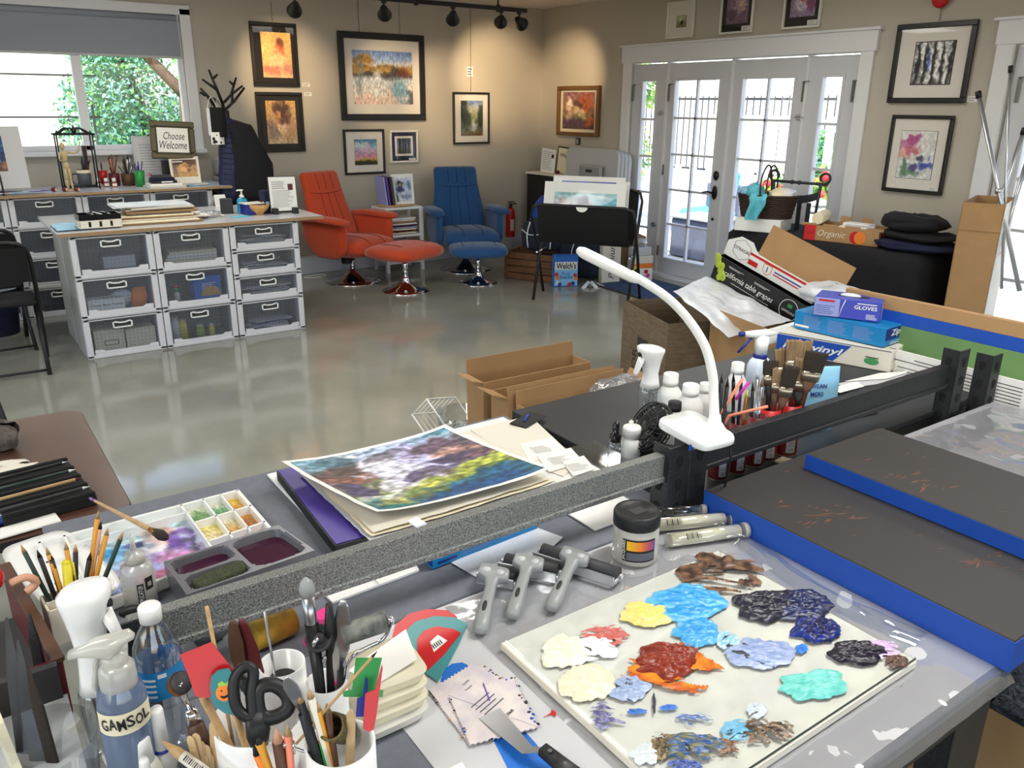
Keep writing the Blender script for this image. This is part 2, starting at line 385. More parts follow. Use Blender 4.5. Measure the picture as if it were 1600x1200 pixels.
# french doors: casing, two sidelights, two leaves
b=B('trim_white')
b.box((XR-.014,D1+.045,1.03),(.03,.11,2.06),.003); b.box((XR-.014,D0-.045,1.03),(.03,.11,2.06),.003)
b.box((XR-.018,(D0+D1)/2,2.125),(.036,D1-D0+.24,.15),.003); b.box((XR-.026,(D0+D1)/2,2.208),(.056,D1-D0+.29,.02),.003)
for yy in (6.03,5.235,4.45):b.box((XR+.06,yy,1.02),(.1,.026,2.05))
b.box((XR+.03,(D0+D1)/2,.012),(.16,D1-D0,.024))
struct(b,'trim_1')
def leaf(n,y0,y1,g0,g1,gz0,cols,parts):
    b=B('door_white'); x=XR+.045; d=.045; zt=2.035; gz1=1.876
    for a,c,z0,z1 in ((y0,g0,.03,zt),(g1,y1,.03,zt),(g0,g1,gz1,zt),(g0,g1,.03,gz0)):
        b.box((x,(a+c)/2,(z0+z1)/2),(d,c-a,z1-z0))
    for i in range(1,5):
        z=gz0+(gz1-gz0)*i/5; b.box((x-.005,(g0+g1)/2,z),(.03,g1-g0,.02))
    if cols == 2:b.box((x-.005,(g0+g1)/2,(gz0+gz1)/2),(.03,.02,gz1-gz0))
    o=.022
    for a,c,z0,z1 in ((g0-o,g0,gz0-o,gz1+o),(g1,g1+o,gz0-o,gz1+o),(g0,g1,gz1,gz1+o),(g0,g1,gz0-o,gz0)):
        b.box((x-.026,(a+c)/2,(z0+z1)/2),(.014,c-a,z1-z0),.003)
    root=struct(b,'door_%d' % n)
    b=B('glass'); b.box((x,(g0+g1)/2,(gz0+gz1)/2),(.006,g1-g0,gz1-gz0)); b.build('door_glass',root)
    xs=XR+.018
    for kind,yy,zz in parts:
        if kind == 'hinge':b=B('hinge'); b.cyl((xs-.006,yy,zz-.05),(xs-.006,yy,zz+.05),.008,n=8); b.build('door_hinge',root)
        if kind == 'bolt':
            b=B('steel'); b.box((xs-.006,yy,zz),(.012,.05,.045),.003); b.cyl((xs-.018,yy-.06,zz),(xs-.018,yy+.03,zz),.005,n=6); b.build('door_bolt',root)
        if kind == 'flush':
            b=B('hinge'); b.box((xs-.006,yy,zz),(.01,.022,.16),.003); b.tube([(xs-.012,yy,zz+.07),(xs-.03,yy-.02,zz+.075),(xs-.03,yy-.07,zz+.078)],.004,6); b.build('door_stay',root)
        if kind == 'lever':
            b=B('bronze_dark'); b.at((xs,yy,zz),(0,-math.pi/2,0)); b.lathe([(0,0),(.03,0),(.034,.006),(.026,.014),(0,.016)],18,sx=1.9); b.at()
            b.tube([(xs-.01,yy,zz),(xs-.05,yy,zz),(xs-.055,yy+.04,zz+.008),(xs-.055,yy+.11,zz-.004)],[.01,.01,.009,.006],8,sub=3)
            b.build('door_handle',root)
        if kind == 'dead':
            b=B('bronze_dark'); b.at((xs,yy,zz),(0,-math.pi/2,0)); b.lathe([(0,0),(.032,0),(.034,.006),(.022,.014),(.012,.02),(0,.02)],18,sx=1.25); b.at(); b.build('deadbolt',root)
        if kind == 'hole':b=B('black'); b.cyl((xs-.004,yy,zz),(xs+.003,yy,zz),.014,n=12); b.build('keyhole',root)
leaf(1,6.045,6.515,6.19,6.37,.1,1,[('flush',6.505,1.77,),('bolt',6.1,1.58),('hinge',6.5,1.05),('bolt',6.1,.5)])
leaf(2,5.245,6.02,5.38,5.925,.19,2,[('flush',6.0,1.77),('hinge',6.015,1.05),('hinge',6.015,.25),('lever',5.325,.885),('dead',5.325,1.04),('hole',5.325,.64)])
leaf(3,4.46,5.225,4.575,5.11,.19,2,[('flush',4.475,1.77),('bolt',4.49,1.57),('hinge',4.465,.9)])
leaf(4,3.975,4.44,4.125,4.305,.1,1,[('flush',4.02,1.77),('hinge',3.985,1.05)])
b=B('trim_white')
b.box((XR-.014,E1+.055,1.03),(.03,.11,2.06),.003); b.box((XR-.018,(E0+E1)/2,2.125),(.036,E1-E0+.24,.15),.003); b.box((XR-.026,(E0+E1)/2,2.208),(.056,E1-E0+.29,.02),.003)
struct(b,'trim_2')
leaf(5,2.2,2.85,2.34,2.7,.19,1,[('flush',2.8,1.77)])
leaf(6,1.5,2.19,1.64,2.05,.19,2,[])
# unseen glowing panels added on the ceiling around the fill lamps
for i,(cx,cy) in enumerate(CEIL):
    t=T('fill_panel','unseen white fill panel added on the ceiling','light',(cx,cy,ZC),group='added fill panels')
    b=B('white'); 
    for dx,dy,sx,sy in ((0,.29,1.22,.02),(0,-.29,1.22,.02),(.6,0,.02,.6),(-.6,0,.02,.6)):b.box((dx,dy,-.02),(sx,sy,.04))
    b.build('fill_frame',t)
    b=B('glow'); b.box((0,0,-.02),(1.18,.56,.01)); b.build('fill_diffuser',t)
# ---------------- outside ----------------
b=B('concrete_out'); b.box((26,4,-.2),(39.7,60,.2)); struct(b,'ground')
b=B('grass'); b.box((-8,29,-.21),(44,41,.2)); struct(b,'lawn')
def foliage(name,label,spots,n,size,mats,seed,trunk=None,cat='tree',group=None):
    r=random.Random(seed); base=Vector(trunk[0]) if trunk else Vector((spots[0][0],spots[0][1],0))
    t=T(name,label,cat,base,group=group)
    b=B()
    for k,mname in enumerate(mats):
        b.m(mname)
        for i in range(n//len(mats)):
            x,y,z,rx,ry,rz=spots[r.randrange(len(spots))]
            d=Vector((r.gauss(0,1),r.gauss(0,1),r.gauss(0,1))).normalized()*(r.random()**.4)
            c=Vector((x+d.x*rx,y+d.y*ry,z+d.z*rz))-base
            a=Vector((r.gauss(0,1),r.gauss(0,1),r.gauss(0,1))).normalized(); e=a.orthogonal(); e=(Matrix.Rotation(r.random()*6.3,3,a) @ e).normalized(); g=a.cross(e)
            s_=size*(.6+.8*r.random()); b.add([c-e*s_,c+g*s_*.5,c+e*s_,c-g*s_*.5],[(0,1,2,3)])
    b.build('foliage',t,fix=False)
    if trunk:
        b=B('bark')
        for path,rad in trunk[1]:b.tube([Vector(p)-base for p in path],rad,8,sub=3)
        b.build('trunk',t)
    return t
foliage('leafy_tree','dense bluish green tree seen through the window over the lawn',[(2.7,13.5,1.7,.8,.8,1.3),(2.2,13.6,1.3,.6,.6,.9),(3.2,13.4,1.0,.9,.8,.8),(2.5,13.6,2.4,.7,.7,.5)],12000,.038,['leaf_teal','leaf_teal','leaf_green'],3,
        ((3.0,13.6,-.1),[([(3.0,13.6,-.1),(2.9,13.6,1),(2.6,13.6,2.2)],[.12,.1,.06])]))
foliage('maple_tree','pale trunk tree with lime green leaves beside the window edge',[(2.6,11.6,2.9,.9,.5,.42),(1.7,11.7,2.95,.7,.5,.28),(3.2,11.6,2.6,.4,.4,.4)],4200,.05,['leaf_lime','leaf_lime','leaf_green'],5,
        ((3.0,11.6,-.1),[([(3.0,11.6,-.1),(2.95,11.6,1.2),(2.98,11.6,2.2),(2.7,11.6,2.7)],[.16,.14,.12,.06]),([(2.95,11.6,1.7),(2.5,11.6,2.2),(2.2,11.6,2.6)],[.08,.06,.03])]))
b=B('stucco'); b.box((-3.5,15.5,2.4),(11.8,.3,5)); solo(b,'garden_wall','tall white sunlit wall beyond the lawn outside the window','wall')
b=B('iron')
for z in (1.45,1.95):b.cyl((-3,12.2,z),(2.0,12.2,z),.012,n=6)
for x in (-2.4,-.9,.62,1.9):b.cyl((x,12.2,-.1),(x,12.2,1.6 if x > 0 else 1.95),.016,n=6)
solo(b,'wire_trellis','thin dark wire trellis on posts outside the window','trellis')
# right side: porch rail, planters, wicker table, blue chair, iron fence, hedge
def picket(name,label,x,y0,y1,z0,z1,m,step,th,group=None,rails=(0,1)):
    t=T(name,label,'fence',(x,y0,-.1),group=group)
    b=B(m)
    for z in (z0+.1,z1-.08 if len(rails) > 1 else z1-.08):b.box((0,(y1-y0)/2,z+.1),(.04,y1-y0,.06))
    b.build('fence_rail',t)
    b=B(m); n=int((y1-y0)/step)
    for i in range(n+1):b.box((0,(y1-y0)*i/n,(z0+z1)/2+.1),(th,th,z1-z0))
    b.build('fence_picket',t); return t
picket('porch_railing','low white porch railing outside the french doors',8.9,3.6,8.6,0,.85,'fence_white',.28,.07)
picket('picket_fence','white picket fence across the path beyond the porch railing',12.5,5.2,11.2,0,1.5,'fence_white',.3,.1)
picket('iron_fence','black iron fence with thin bars beyond the patio',16.5,11.4,18.5,0,1.9,'iron',.2,.022)
b=B('stucco'); b.box((24,12,1.6),(.3,30,3.4)); solo(b,'street_building','long pale building across the sunlit street','building')
b=B('concrete_out'); b.box((13.6,8.2,1.1),(.3,1.5,2.4)); b.m('grey_light').box((13.4,8.2,2.2),(.5,1.6,.1)); solo(b,'garden_shed','pale grey shed beyond the white fences','shed')
foliage('climbing_vine','green leaves hanging at the top of the french door panes',[(8.6,8.3,2.55,.3,1.0,.22),(8.6,6.6,2.55,.3,1.0,.12)],900,.06,['leaf_green','leaf_lime'],8,cat='vine')
foliage('garden_shrub','rounded green shrub behind the white picket fence',[(15.2,10.6,.6,.7,.7,.7),(15.0,10.2,.5,.5,.5,.6)],1800,.08,['leaf_teal','leaf_green'],9,cat='shrub')
foliage('patio_shrub','green shrub outside the narrow door pane nearest the corner',[(8.2,9.1,.5,.4,.3,.5),(8.5,9.4,1.0,.5,.5,.5),(8.8,9.6,2.0,.5,.6,.5)],1800,.06,['leaf_lime','leaf_green'],10,cat='shrub')
def planter(x,y,z,label,seed):
    t=T('flower_planter',label,'planter',(x,y,-.1)); r=random.Random(seed)
    b=B('stucco'); b.lathe([(.14,0),(.2,z+.1)],18); b.build('planter_pot',t)
    b=B('leaf_green'); c0=Vector((0,0,z+.22))
    for i in range(420):
        d=Vector((r.gauss(0,.11),r.gauss(0,.11),abs(r.gauss(0,.12))))+c0; a=Vector((r.gauss(0,1),r.gauss(0,1),r.gauss(0,1))).normalized(); e=a.orthogonal().normalized()*.04; g=a.cross(e).normalized()*.025
        b.m('leaf_green' if r.random() < .6 else 'leaf_lime'); b.add([d-e,d+g,d+e,d-g],[(0,1,2,3)])
    b.build('planter_foliage',t,fix=False)
    b=B('flower')
    for i in range(26):b.ball((r.gauss(0,.12),r.gauss(0,.12),z+.34+r.gauss(0,.1)),.035+.02*r.random(),7,5)
    b.build('blossoms',t)
planter(8.25,6.36,.45,'pale planter of red and white flowers beside the blue patio chair',4); planter(8.2,4.7,.55,'pale planter of red flowers behind the iron scroll stand',5)
planter(8.1,5.55,.6,'pale planter of red flowers near the door handle',6)
t=T('wicker_table','grey blue wicker side table on the patio outside the doors','table',(7.6,6.85,-.1))
b=B('wicker_grey'); b.box((0,0,.24),(.5,.62,.46),.02); b.build('table_base',t)
b=B('grey_light'); b.box((0,0,.485),(.56,.68,.03),.008); b.build('table_top',t)
t=T('patio_chair','patio chair with bright blue cushions outside the doors','chair',(8.22,7.35,-.1))
b=B('wicker_grey'); b.box((0,0,.2),(.6,.6,.36),.03); b.box((.28,0,.5),(.06,.6,.6),.02); b.build('chair_frame',t)
b=B('aqua'); b.box((-.02,0,.44),(.52,.54,.12),.04); b.build('seat_cushion',t); b=B('gel_blue'); b.box((.2,-.05,.72),(.12,.42,.5),.05,R=Matrix.Rotation(.2,3,'Y')); b.build('back_cushion',t)
# ---------------- painted surfaces ----------------
def nz(u,v,s,seed):return noise.fractal(Vector((u*s+seed*13.1,v*s+seed*1.7,seed*3.7)),1.0,2.0,4)
def mixc(a,b,k):return (a[0]+(b[0]-a[0])*k,a[1]+(b[1]-a[1])*k,a[2]+(b[2]-a[2])*k)
def art(stops,blobs=(),warp=.08,grain=.25,seed=1,st=(1,1),ws=4,freq=14,tint=None,soft=1.3):
    def f(u,v):
        wu=u+warp*nz(u,v,ws,seed); wv=v+warp*nz(u,v,ws,seed+1.3)
        c=stops[-1][1]
        if wv <= stops[0][0]:c=stops[0][1]
        else:
            for (a,ca),(b_,cb) in zip(stops,stops[1:]):
                if a <= wv <= b_:c=mixc(ca,cb,(wv-a)/max(b_-a,1e-6)); break
        for bu,bv,ru,rv,col,al in blobs:
            d=((wu-bu)/ru)**2+((wv-bv)/rv)**2
            if d < 3:
                d *= 1+.8*nz(u,v,7,seed+bu+bv); c=mixc(c,col,al*min(1,max(0,(1.05+soft/2-d)/soft)))
        n=nz(u*st[0],v*st[1],freq,seed+2.1)
        if tint:c=mixc(c,tint,max(0,min(.8,n*1.5)))
        g=1+grain*n
        return C(*(max(0,min(255,k*g)) for k in c))
    return f
def picture(name,label,wall,r,fw,fm,mm,img,fn,card=None,res=46,inner=None,group=None,glossy=True,dep=.028):
    a0,a1,z0,z1=r; wdt=abs(a1-a0); hgt=z1-z0
    if wall == 'B':X=frame(((a0+a1)/2,YB-.004,(z0+z1)/2),(1,0,0),(0,0,1))
    else:X=frame((XR-.004,(a0+a1)/2,(z0+z1)/2),(0,-1,0),(0,0,1))
    t=T(name,label,'picture',X.translation,rot=X.to_euler(),group=group)
    b=B(fm); h=wdt/2; k=hgt/2
    for cx,cy,sx,sy in ((0,k-fw/2,wdt,fw),(0,-k+fw/2,wdt,fw),(h-fw/2,0,fw,hgt-2*fw),(-h+fw/2,0,fw,hgt-2*fw)):b.box((cx,cy,dep/2),(sx,sy,dep),.004)
    b.build('picture_frame',t)
    b=B(mm); b.box((0,0,dep*.3),(wdt-2*fw,hgt-2*fw,.004)); b.build('picture_mat',t)
    u0,u1,v0,v1=img; iw=(u1-u0)*wdt; ih=(v1-v0)*hgt; cx=-h+(u0+u1)/2*wdt; cy=k-(v0+v1)/2*hgt; z=dep*.3+.0035
    if inner:
        b=B(inner[0]); b.box((cx,cy,z),(iw+inner[1]*2,ih+inner[1]*2,.002)); b.build('inner_mat',t)
    b=B('art'); b.grid(res,int(res*ih/iw)+1,lambda u,v:(cx+(u-.5)*iw,cy+(.5-v)*ih,z+.0025),fn); b.build('art_print',t)
    if card:
        b=B('white'); b.box((h-fw-card[0]/2-.01,-k+fw+card[1]/2+.004,dep*.3+.006),(card[0],card[1],.001)); b.m('grey_ink').lines(frame((h-fw-card[0]/2-.01,-k+fw+card[1]/2+.004,dep*.3+.007),(1,0,0),(0,1,0)),card[0]*.8,card[1]*.7,3,.3); b.build('title_card',t)
    if glossy:
        b=B('pane_art'); b.box((0,0,dep*.75),(wdt-2*fw,hgt-2*fw,.0015)); b.build('picture_glass',t)
    return t
fB=lambda x0,x1,z0,z1:(x0*1.0101,x1*1.0101,HC+(z0-HC)*1.0101,HC+(z1-HC)*1.0101)
fR=lambda y0,y1,z0,z1:(y0*.980,y1*.980,HC+(z0-HC)*.980,HC+(z1-HC)*.980)
picture('framed_picture','black framed print of a glowing orange seated figure in a black mat','B',fB(2.62,3.06,1.79,2.34),.03,'frame_black','mat_black',(.22,.86,.15,.86),
    art([(0,(244,196,110)),(.5,(246,180,120)),(1,(240,190,140))],[(.62,.22,.11,.1,(120,60,50),.9),(.6,.42,.16,.16,(226,96,60),.7),(.5,.62,.24,.16,(250,214,160),.8),(.3,.82,.3,.1,(214,100,90),.6),(.85,.8,.2,.1,(190,110,110),.6),(.15,.35,.2,.3,(252,226,130),.6)],.06,.16,3))
picture('framed_picture','black framed print of a brown sleeping figure hung below the orange figure print','B',fB(2.62,3.07,1.2,1.74),.03,'frame_black','mat_black',(.2,.84,.14,.86),
    art([(0,(216,170,96)),(.5,(190,150,110)),(1,(214,190,150))],[(.5,.2,.3,.16,(60,40,40),.9),(.42,.34,.12,.1,(220,150,90),.9),(.62,.45,.18,.12,(84,50,46),.8),(.5,.62,.2,.12,(236,206,170),.8),(.2,.7,.2,.2,(120,100,110),.6),(.8,.8,.2,.2,(170,130,100),.6)],.09,.25,6))
picture('framed_picture','largest framed painting of a pale waterfall under golden cliffs and blue sky','B',fB(3.465,4.41,1.485,2.305),.062,'frame_black','mat_white',(.15,.85,.2,.81),
    art([(0,(120,150,214)),(.14,(150,178,226)),(.24,(200,214,232)),(.3,(150,112,48)),(.38,(190,150,70)),(.46,(70,66,70)),(.55,(206,214,220)),(.8,(216,212,206)),(1,(226,196,188))],
        [(.22,.17,.14,.08,(176,130,60),.95),(.1,.2,.12,.07,(150,120,60),.9),(.68,.38,.06,.07,(60,56,70),.8),(.3,.42,.09,.05,(60,54,60),.8),(.5,.44,.1,.05,(90,76,60),.8),(.5,.34,.1,.04,(180,150,80),.8),(.84,.42,.1,.08,(110,50,40),.8),(.76,.75,.14,.2,(110,160,190),.8),(.97,.9,.06,.14,(50,60,70),.8),(.12,.5,.05,.3,(120,130,140),.6),(.4,.6,.05,.3,(226,232,236),.8),(.9,.25,.2,.06,(230,222,226),.5),(.3,.92,.4,.08,(232,206,190),.7)],.05,.34,9,st=(2.4,.8),freq=16),res=80)
picture('framed_picture','small black framed painting of pink and blue clouds beside the orange chair','B',fB(3.47,3.92,.96,1.4),.022,'frame_black','mat_white',(.25,.81,.22,.79),
    art([(0,(70,130,170)),(.3,(170,196,206)),(.55,(190,150,190)),(.72,(224,160,160)),(.8,(190,160,60)),(.88,(60,60,30)),(1,(50,50,30))],[(.3,.25,.3,.12,(230,236,236),.7),(.6,.45,.3,.12,(226,190,210),.7)],.1,.2,12),card=(.09,.03))
picture('framed_picture','small white framed print of dark tree trunks in a navy mat','B',fB(3.98,4.31,1.06,1.388),.022,'frame_white','mat_navy',(.25,.75,.25,.72),
    art([(0,(60,70,96)),(.5,(120,130,150)),(1,(90,84,60))],[(.2,.5,.06,.6,(24,26,34),.9),(.45,.5,.05,.7,(30,30,40),.9),(.62,.5,.04,.7,(20,22,30),.9),(.85,.5,.07,.7,(30,30,36),.9)],.03,.3,15),inner=('mat_white',.022),card=(.08,.02))
picture('framed_picture','black framed painting of a river between dark firs above the blue chair','B',fB(4.745,5.21,1.235,1.77),.02,'frame_black','mat_white',(.21,.82,.16,.84),
    art([(0,(110,140,190)),(.2,(170,180,190)),(.4,(170,170,120)),(.6,(110,120,70)),(.8,(120,130,100)),(1,(120,90,60))],[(.15,.35,.2,.4,(34,46,36),.95),(.35,.5,.1,.25,(50,60,36),.8),(.9,.5,.14,.35,(40,52,44),.9),(.6,.75,.16,.14,(200,214,220),.9),(.55,.25,.25,.12,(210,200,160),.5)],.06,.25,18),card=(.07,.025))
picture('framed_picture','gold framed painting of a person at a red cliff in the room corner','R',fR(7.84,7.11,1.32,1.85),.04,'frame_gold','cream',(.12,.88,.12,.86),
    art([(0,(140,100,110)),(.4,(170,120,90)),(.7,(110,100,70)),(1,(90,66,66))],[(.2,.3,.1,.18,(240,222,200),.9),(.18,.6,.08,.2,(200,170,150),.7),(.7,.25,.25,.22,(170,84,50),.9),(.55,.55,.2,.12,(216,200,150),.8),(.3,.85,.3,.1,(80,50,90),.7),(.85,.8,.15,.14,(190,90,50),.8),(.45,.35,.12,.1,(60,44,50),.7)],.08,.3,21),glossy=False,dep=.045)
picture('framed_picture','large black framed black and white birch print with a wide pale mat','R',fR(3.775,3.185,1.685,2.23),.036,'frame_black','mat_white',(.28,.77,.24,.76),
    art([(0,(200,200,198)),(.5,(150,150,150)),(1,(120,120,118))],[(.1,.5,.05,.6,(20,20,22),.9),(.22,.45,.05,.6,(230,230,230),.9),(.3,.5,.04,.5,(24,24,26),.9),(.42,.5,.06,.6,(238,238,236),.9),(.38,.45,.04,.22,(60,90,170),.8),(.52,.5,.04,.7,(30,30,30),.9),(.64,.5,.05,.6,(236,236,236),.9),(.74,.5,.03,.6,(26,26,26),.9),(.85,.5,.05,.6,(230,230,230),.9),(.95,.5,.04,.6,(30,30,30),.9)],.06,.6,24),res=60,inner=('black',.006))
picture('framed_picture','black framed painting of purple and blue flowers below the birch print','R',fR(3.71,3.235,1.04,1.6),.026,'frame_black','mat_white',(.2,.78,.2,.81),
    art([(0,(226,226,222)),(1,(216,220,222))],[(.35,.22,.16,.1,(170,70,130),.9),(.15,.32,.14,.08,(190,100,150),.8),(.35,.42,.18,.1,(200,96,110),.8),(.08,.5,.08,.06,(240,150,120),.8),(.75,.75,.16,.1,(50,70,170),.9),(.45,.8,.12,.1,(40,40,110),.8),(.2,.75,.08,.2,(60,110,80),.8),(.35,.9,.25,.06,(90,130,100),.7),(.6,.55,.1,.06,(40,50,70),.8),(.85,.55,.06,.05,(120,140,190),.8)],.1,.15,27),res=60,inner=('grey_ink',.003),card=(.07,.025))
picture('framed_picture','white framed small bird print above the door frame, nearest the corner','R',fR(6.18,5.83,2.26,2.58),.018,'frame_white','mat_white',(.36,.7,.4,.7),
    art([(0,(190,200,160)),(1,(130,120,70))],[(.5,.4,.2,.2,(240,240,230),.9),(.6,.6,.2,.2,(30,40,40),.9)],.1,.3,30),inner=('black',.003))
picture('framed_picture','silver framed purple flower print in a black mat, middle one above the doors','R',fR(5.51,5.14,2.26,2.6),.018,'frame_white','mat_black',(.18,.84,.1,.76),
    art([(0,(130,110,130)),(1,(120,90,110))],[(.5,.4,.25,.25,(190,150,170),.9),(.3,.7,.2,.2,(90,60,80),.8),(.7,.3,.15,.15,(230,200,170),.8)],.12,.3,33),card=(.09,.035))
picture('framed_picture','silver framed pink iris print, the last above the doors away from the corner','R',fR(4.825,4.46,2.26,2.6),.018,'frame_white','mat_black',(.18,.84,.1,.74),
    art([(0,(150,120,150)),(1,(150,130,160))],[(.5,.3,.2,.2,(200,80,70),.9),(.4,.6,.3,.2,(220,210,220),.9),(.8,.6,.2,.2,(130,60,100),.8)],.12,.3,36),card=(.09,.035))
def card_on_wall(label,wall,px,py,w,h,ink='grey_ink',n=2):
    if wall == 'B':a,z=PB(px,py,YB-.002); X=frame((a,YB-.002,z),(1,0,0),(0,0,1))
    else:a,z=PR(px,py,XR-.002); X=frame((XR-.002,a,z),(0,-1,0),(0,0,1))
    b=B('white'); b.X=X; b.box((0,0,0),(w,h,.003)); b.m(ink); b.lines(T4((0,0,.0018)),w*.8,h*.8,n,.35); b.X=Matrix()
    solo(b,'wall_label',label,'label')
card_on_wall('small white label beside the lower edge of the orange figure print','B',478.5,132.5,.075,.034)
card_on_wall('small white label beside the top of the sleeping figure print','B',481,147,.075,.034)
card_on_wall('white wall card with three blue bars above the river painting','B',734,112,.08,.1,'blue_dark',3)
card_on_wall('small white label beside the birch print','R',1519.5,155,.07,.036)
b=B('black'); y,z=PR(903,221,XR-.01); b.box((XR-.008,y,z),(.016,.075,.075),.004); b.m('grey_plastic').box((XR-.018,y,z),(.006,.035,.05)); solo(b,'wall_switch','small dark wall switch below the gold framed painting','switch')
def wire(px,py0,py1,label,wall='B'):
    b=B('grey_dark')
    if wall == 'B':x,z0=PB(px,py0,YB-.01); z1=PB(px,py1,YB-.01)[1]; b.cyl((x,YB-.01,max(z0,z1)),(x,YB-.01,min(z0,z1)),.0022,n=5)
    else:y,z0=PR(px,py0,XR-.01); z1=PR(px,py1,XR-.01)[1]; b.cyl((XR-.01,y,z0),(XR-.01,y,z1),.0022,n=5)
    solo(b,'hanging_wire',label,'wire')
wire(423,1,34,'thin hanging wire above the orange figure print'); wire(559,1,50,'thin hanging wire above the waterfall painting, on its sky side')
wire(623,1,52,'second thin hanging wire above the waterfall painting'); wire(735,15,143,'thin hanging wire above the river painting'); wire(1472,7,32,'thin hanging wire above the birch print','R')
b=B('red'); y,z=PR(1470,-2,XR-.03); b.at((XR-.02,y,z),(0,-math.pi/2,0)); b.lathe([(.06,0),(.06,.02),(.045,.035),(0,.04)],20); solo(b,'alarm_disc','round red alarm on the wall above the birch print','alarm')
# ---------------- track light ----------------
ZT=2.47; tr0=P(823,17,ZT); YT=tr0.y
tl=T('track_light','black ceiling track with its end near the room corner','light',(2.0,YT,ZT))
b=B('black'); b.box((0,0,0),((tr0.x-2.0)*2,.03,.035),.004); b.build('track_rail',tl)
b=B('black')
for px in (799,610):x=P(px,10,ZT).x-2.0; b.cyl((x,0,0),(x,0,ZC-ZT),.008,n=8); b.cyl((x,0,-.03),(x,0,.03),.02,n=10)
b.build('track_stem',tl)
SP=[(461,10,(2.95,8,1.9),'track spotlight above the orange figure print'),(600,16,(4.1,8,1.75),'track spotlight aimed at the waterfall painting'),(708,24,(4.7,8,1.7),'track spotlight between the waterfall and river paintings'),
      (783,30,(5.3,8,1.95),'second track spotlight from the track end'),(811,33,(6.0,7.45,1.9),'track spotlight at the track end aimed at the corner')]
for (px,py,aim,lab),watt in zip(SP,(80,60,60,115,80)):
    zc=ZT-.1; p=P(px,py,zc); p.y=YT; p.x=ray(px,py).x/ray(px,py).y*YT; p.z=HC+ray(px,py).z/ray(px,py).y*YT
    t=T('spotlight',lab,'light',p)
    b=B('black'); b.cyl((0,0,.02),(0,0,ZT-p.z-.018),.009,n=8); b.box((0,0,ZT-p.z-.02),(.035,.035,.03),.004); b.build('spot_stem',t)
    d=(Vector(aim)-p).normalized(); q=d.to_track_quat('Z','Y').to_matrix()
    b=B('black'); b.X=q.to_4x4(); b.lathe([(.022,-.05),(.03,-.03),(.036,0),(.058,.06),(.062,.075),(.055,.075),(.034,.02),(0,.015)],18); b.X=Matrix(); b.build('spot_head',t)
    b=B('warm_glow'); b.X=q.to_4x4(); b.cyl((0,0,.022),(0,0,.028),.03,n=12); b.X=Matrix(); b.build('spot_bulb',t)
    lamp('spot_beam','SPOT',p+d*.08,watt,(1,.72,.42),aim,spot_size=math.radians(48),spot_blend=.9,shadow_soft_size=.03)
# ---------------- clear fronted drawer towers and their tops ----------------
def tower(x,y,heights,label,w=.508,dep=.42,group=None):
    t=T('storage_tower',label,'storage unit',(x,y,0),group=group)
    H=sum(heights); b=B('drawer_frame'); e=.018
    b.m('side_grey'); b.box((.006,dep/2+.02,H/2),(.012,dep-.04,H)); b.box((w-.006,dep/2+.02,H/2),(.012,dep-.04,H)); b.box((w/2,dep-.006,H/2),(w-.03,.012,H-.02)); b.m('drawer_frame')
    z=0
    for h in heights:
        b.box((w/2,.05,z+.012),(w-.004,.1,.024),.004); b.box((w/2,.05,z+h-.01),(w-.004,.1,.018),.003); b.box((w/2,dep/2,z+h-.006),(w-.03,dep,.008))
        for sx in (.022,w-.022):b.box((sx,.04,z+h/2),(.04,.08,h-.01),.004)
        z += h
    b.build('drawer_body',t); z=0
    for h in heights:
        b=B('drawer_clear'); b.X=T4((w/2,.012,z+h/2+.005),(math.pi/2,0,0)); b.quad(Matrix(),w-.09,h-.05); b.X=Matrix()
        b.m('grey_dark'); ny=max(3,int((h-.08)/.022))
        for i in range(15):
            for j in range(ny): 
                bx=.075+(w-.15)*i/14; bz=z+.06+(h-.1)*j/(ny-1); b.add([(bx-.0025,.0085,bz-.0025),(bx+.0025,.0085,bz-.0025),(bx+.0025,.0085,bz+.0025),(bx-.0025,.0085,bz+.0025)],[(0,1,2,3)])
        b.m('drawer_frame'); b.add([(.05,.004,z+.024),(w-.05,.004,z+.024),(w-.05,.004,z+.06),(w-.1,.004,z+.06),(w-.115,.004,z+.046),(.115,.004,z+.046),(.1,.004,z+.06),(.05,.004,z+.06)],[tuple(range(8))])
        b.box((w/2,.01,z+.034),(w-.1,.016,.022),.002)
        d=b.build('drawer',t)
        b=B('white'); hz=z+h-.058; hx=w*.48; k=.058
        pts=[(-k,.016),(-k*.75,.02),(-k*.3,.012),(k*.3,.012),(k*.75,.02),(k,.016),(k,-.016),(k*.75,-.019),(-k*.75,-.019),(-k,-.016)]
        b.tube([(hx+a,-.002,hz+c) for a,c in pts],.006,6,closed=True)
        b.m('charcoal').box((hx,.004,hz-.001),(.098,.004,.022)); b.build('handle',d)
        z += h
    return t
IX=.668; IY=5.92
tower(IX,IY,[.276,.27,.276],'white drawer tower at the trash bin end of the island',.506)
tower(IX+.508,IY,[.276,.27,.276],'white drawer tower in the middle of the island with a blue box inside',.506)
tower(IX+1.018,IY,[.265,.185,.185,.19],'white four drawer tower at the orange chair end of the island',.508)
for k in range(3):tower(IX+.508*k,IY+.44,[.276,.27,.276],['white drawer tower at the back of the island, trash bin end','white drawer tower in the back middle of the island','white drawer tower at the back of the island, orange chair end'][k],.506)
b=B('laminate'); b.box((1.495,6.4,.838),(1.78,1.02,.022),.002); b.m('laminate_edge').box((1.495,5.889,.838),(1.78,.003,.022)); solo(b,'island_worktop','long white laminate board lying over the drawer island','worktop')
for i in range(4):tower(-.045+.509*i,7.36,[.236]*4,['white drawer tower under the back table, beside the dark chairs','white drawer tower under the back table, beside the trash bin','white drawer tower under the back table, behind the papers','white drawer tower at the printer end of the back table'][i],.506)
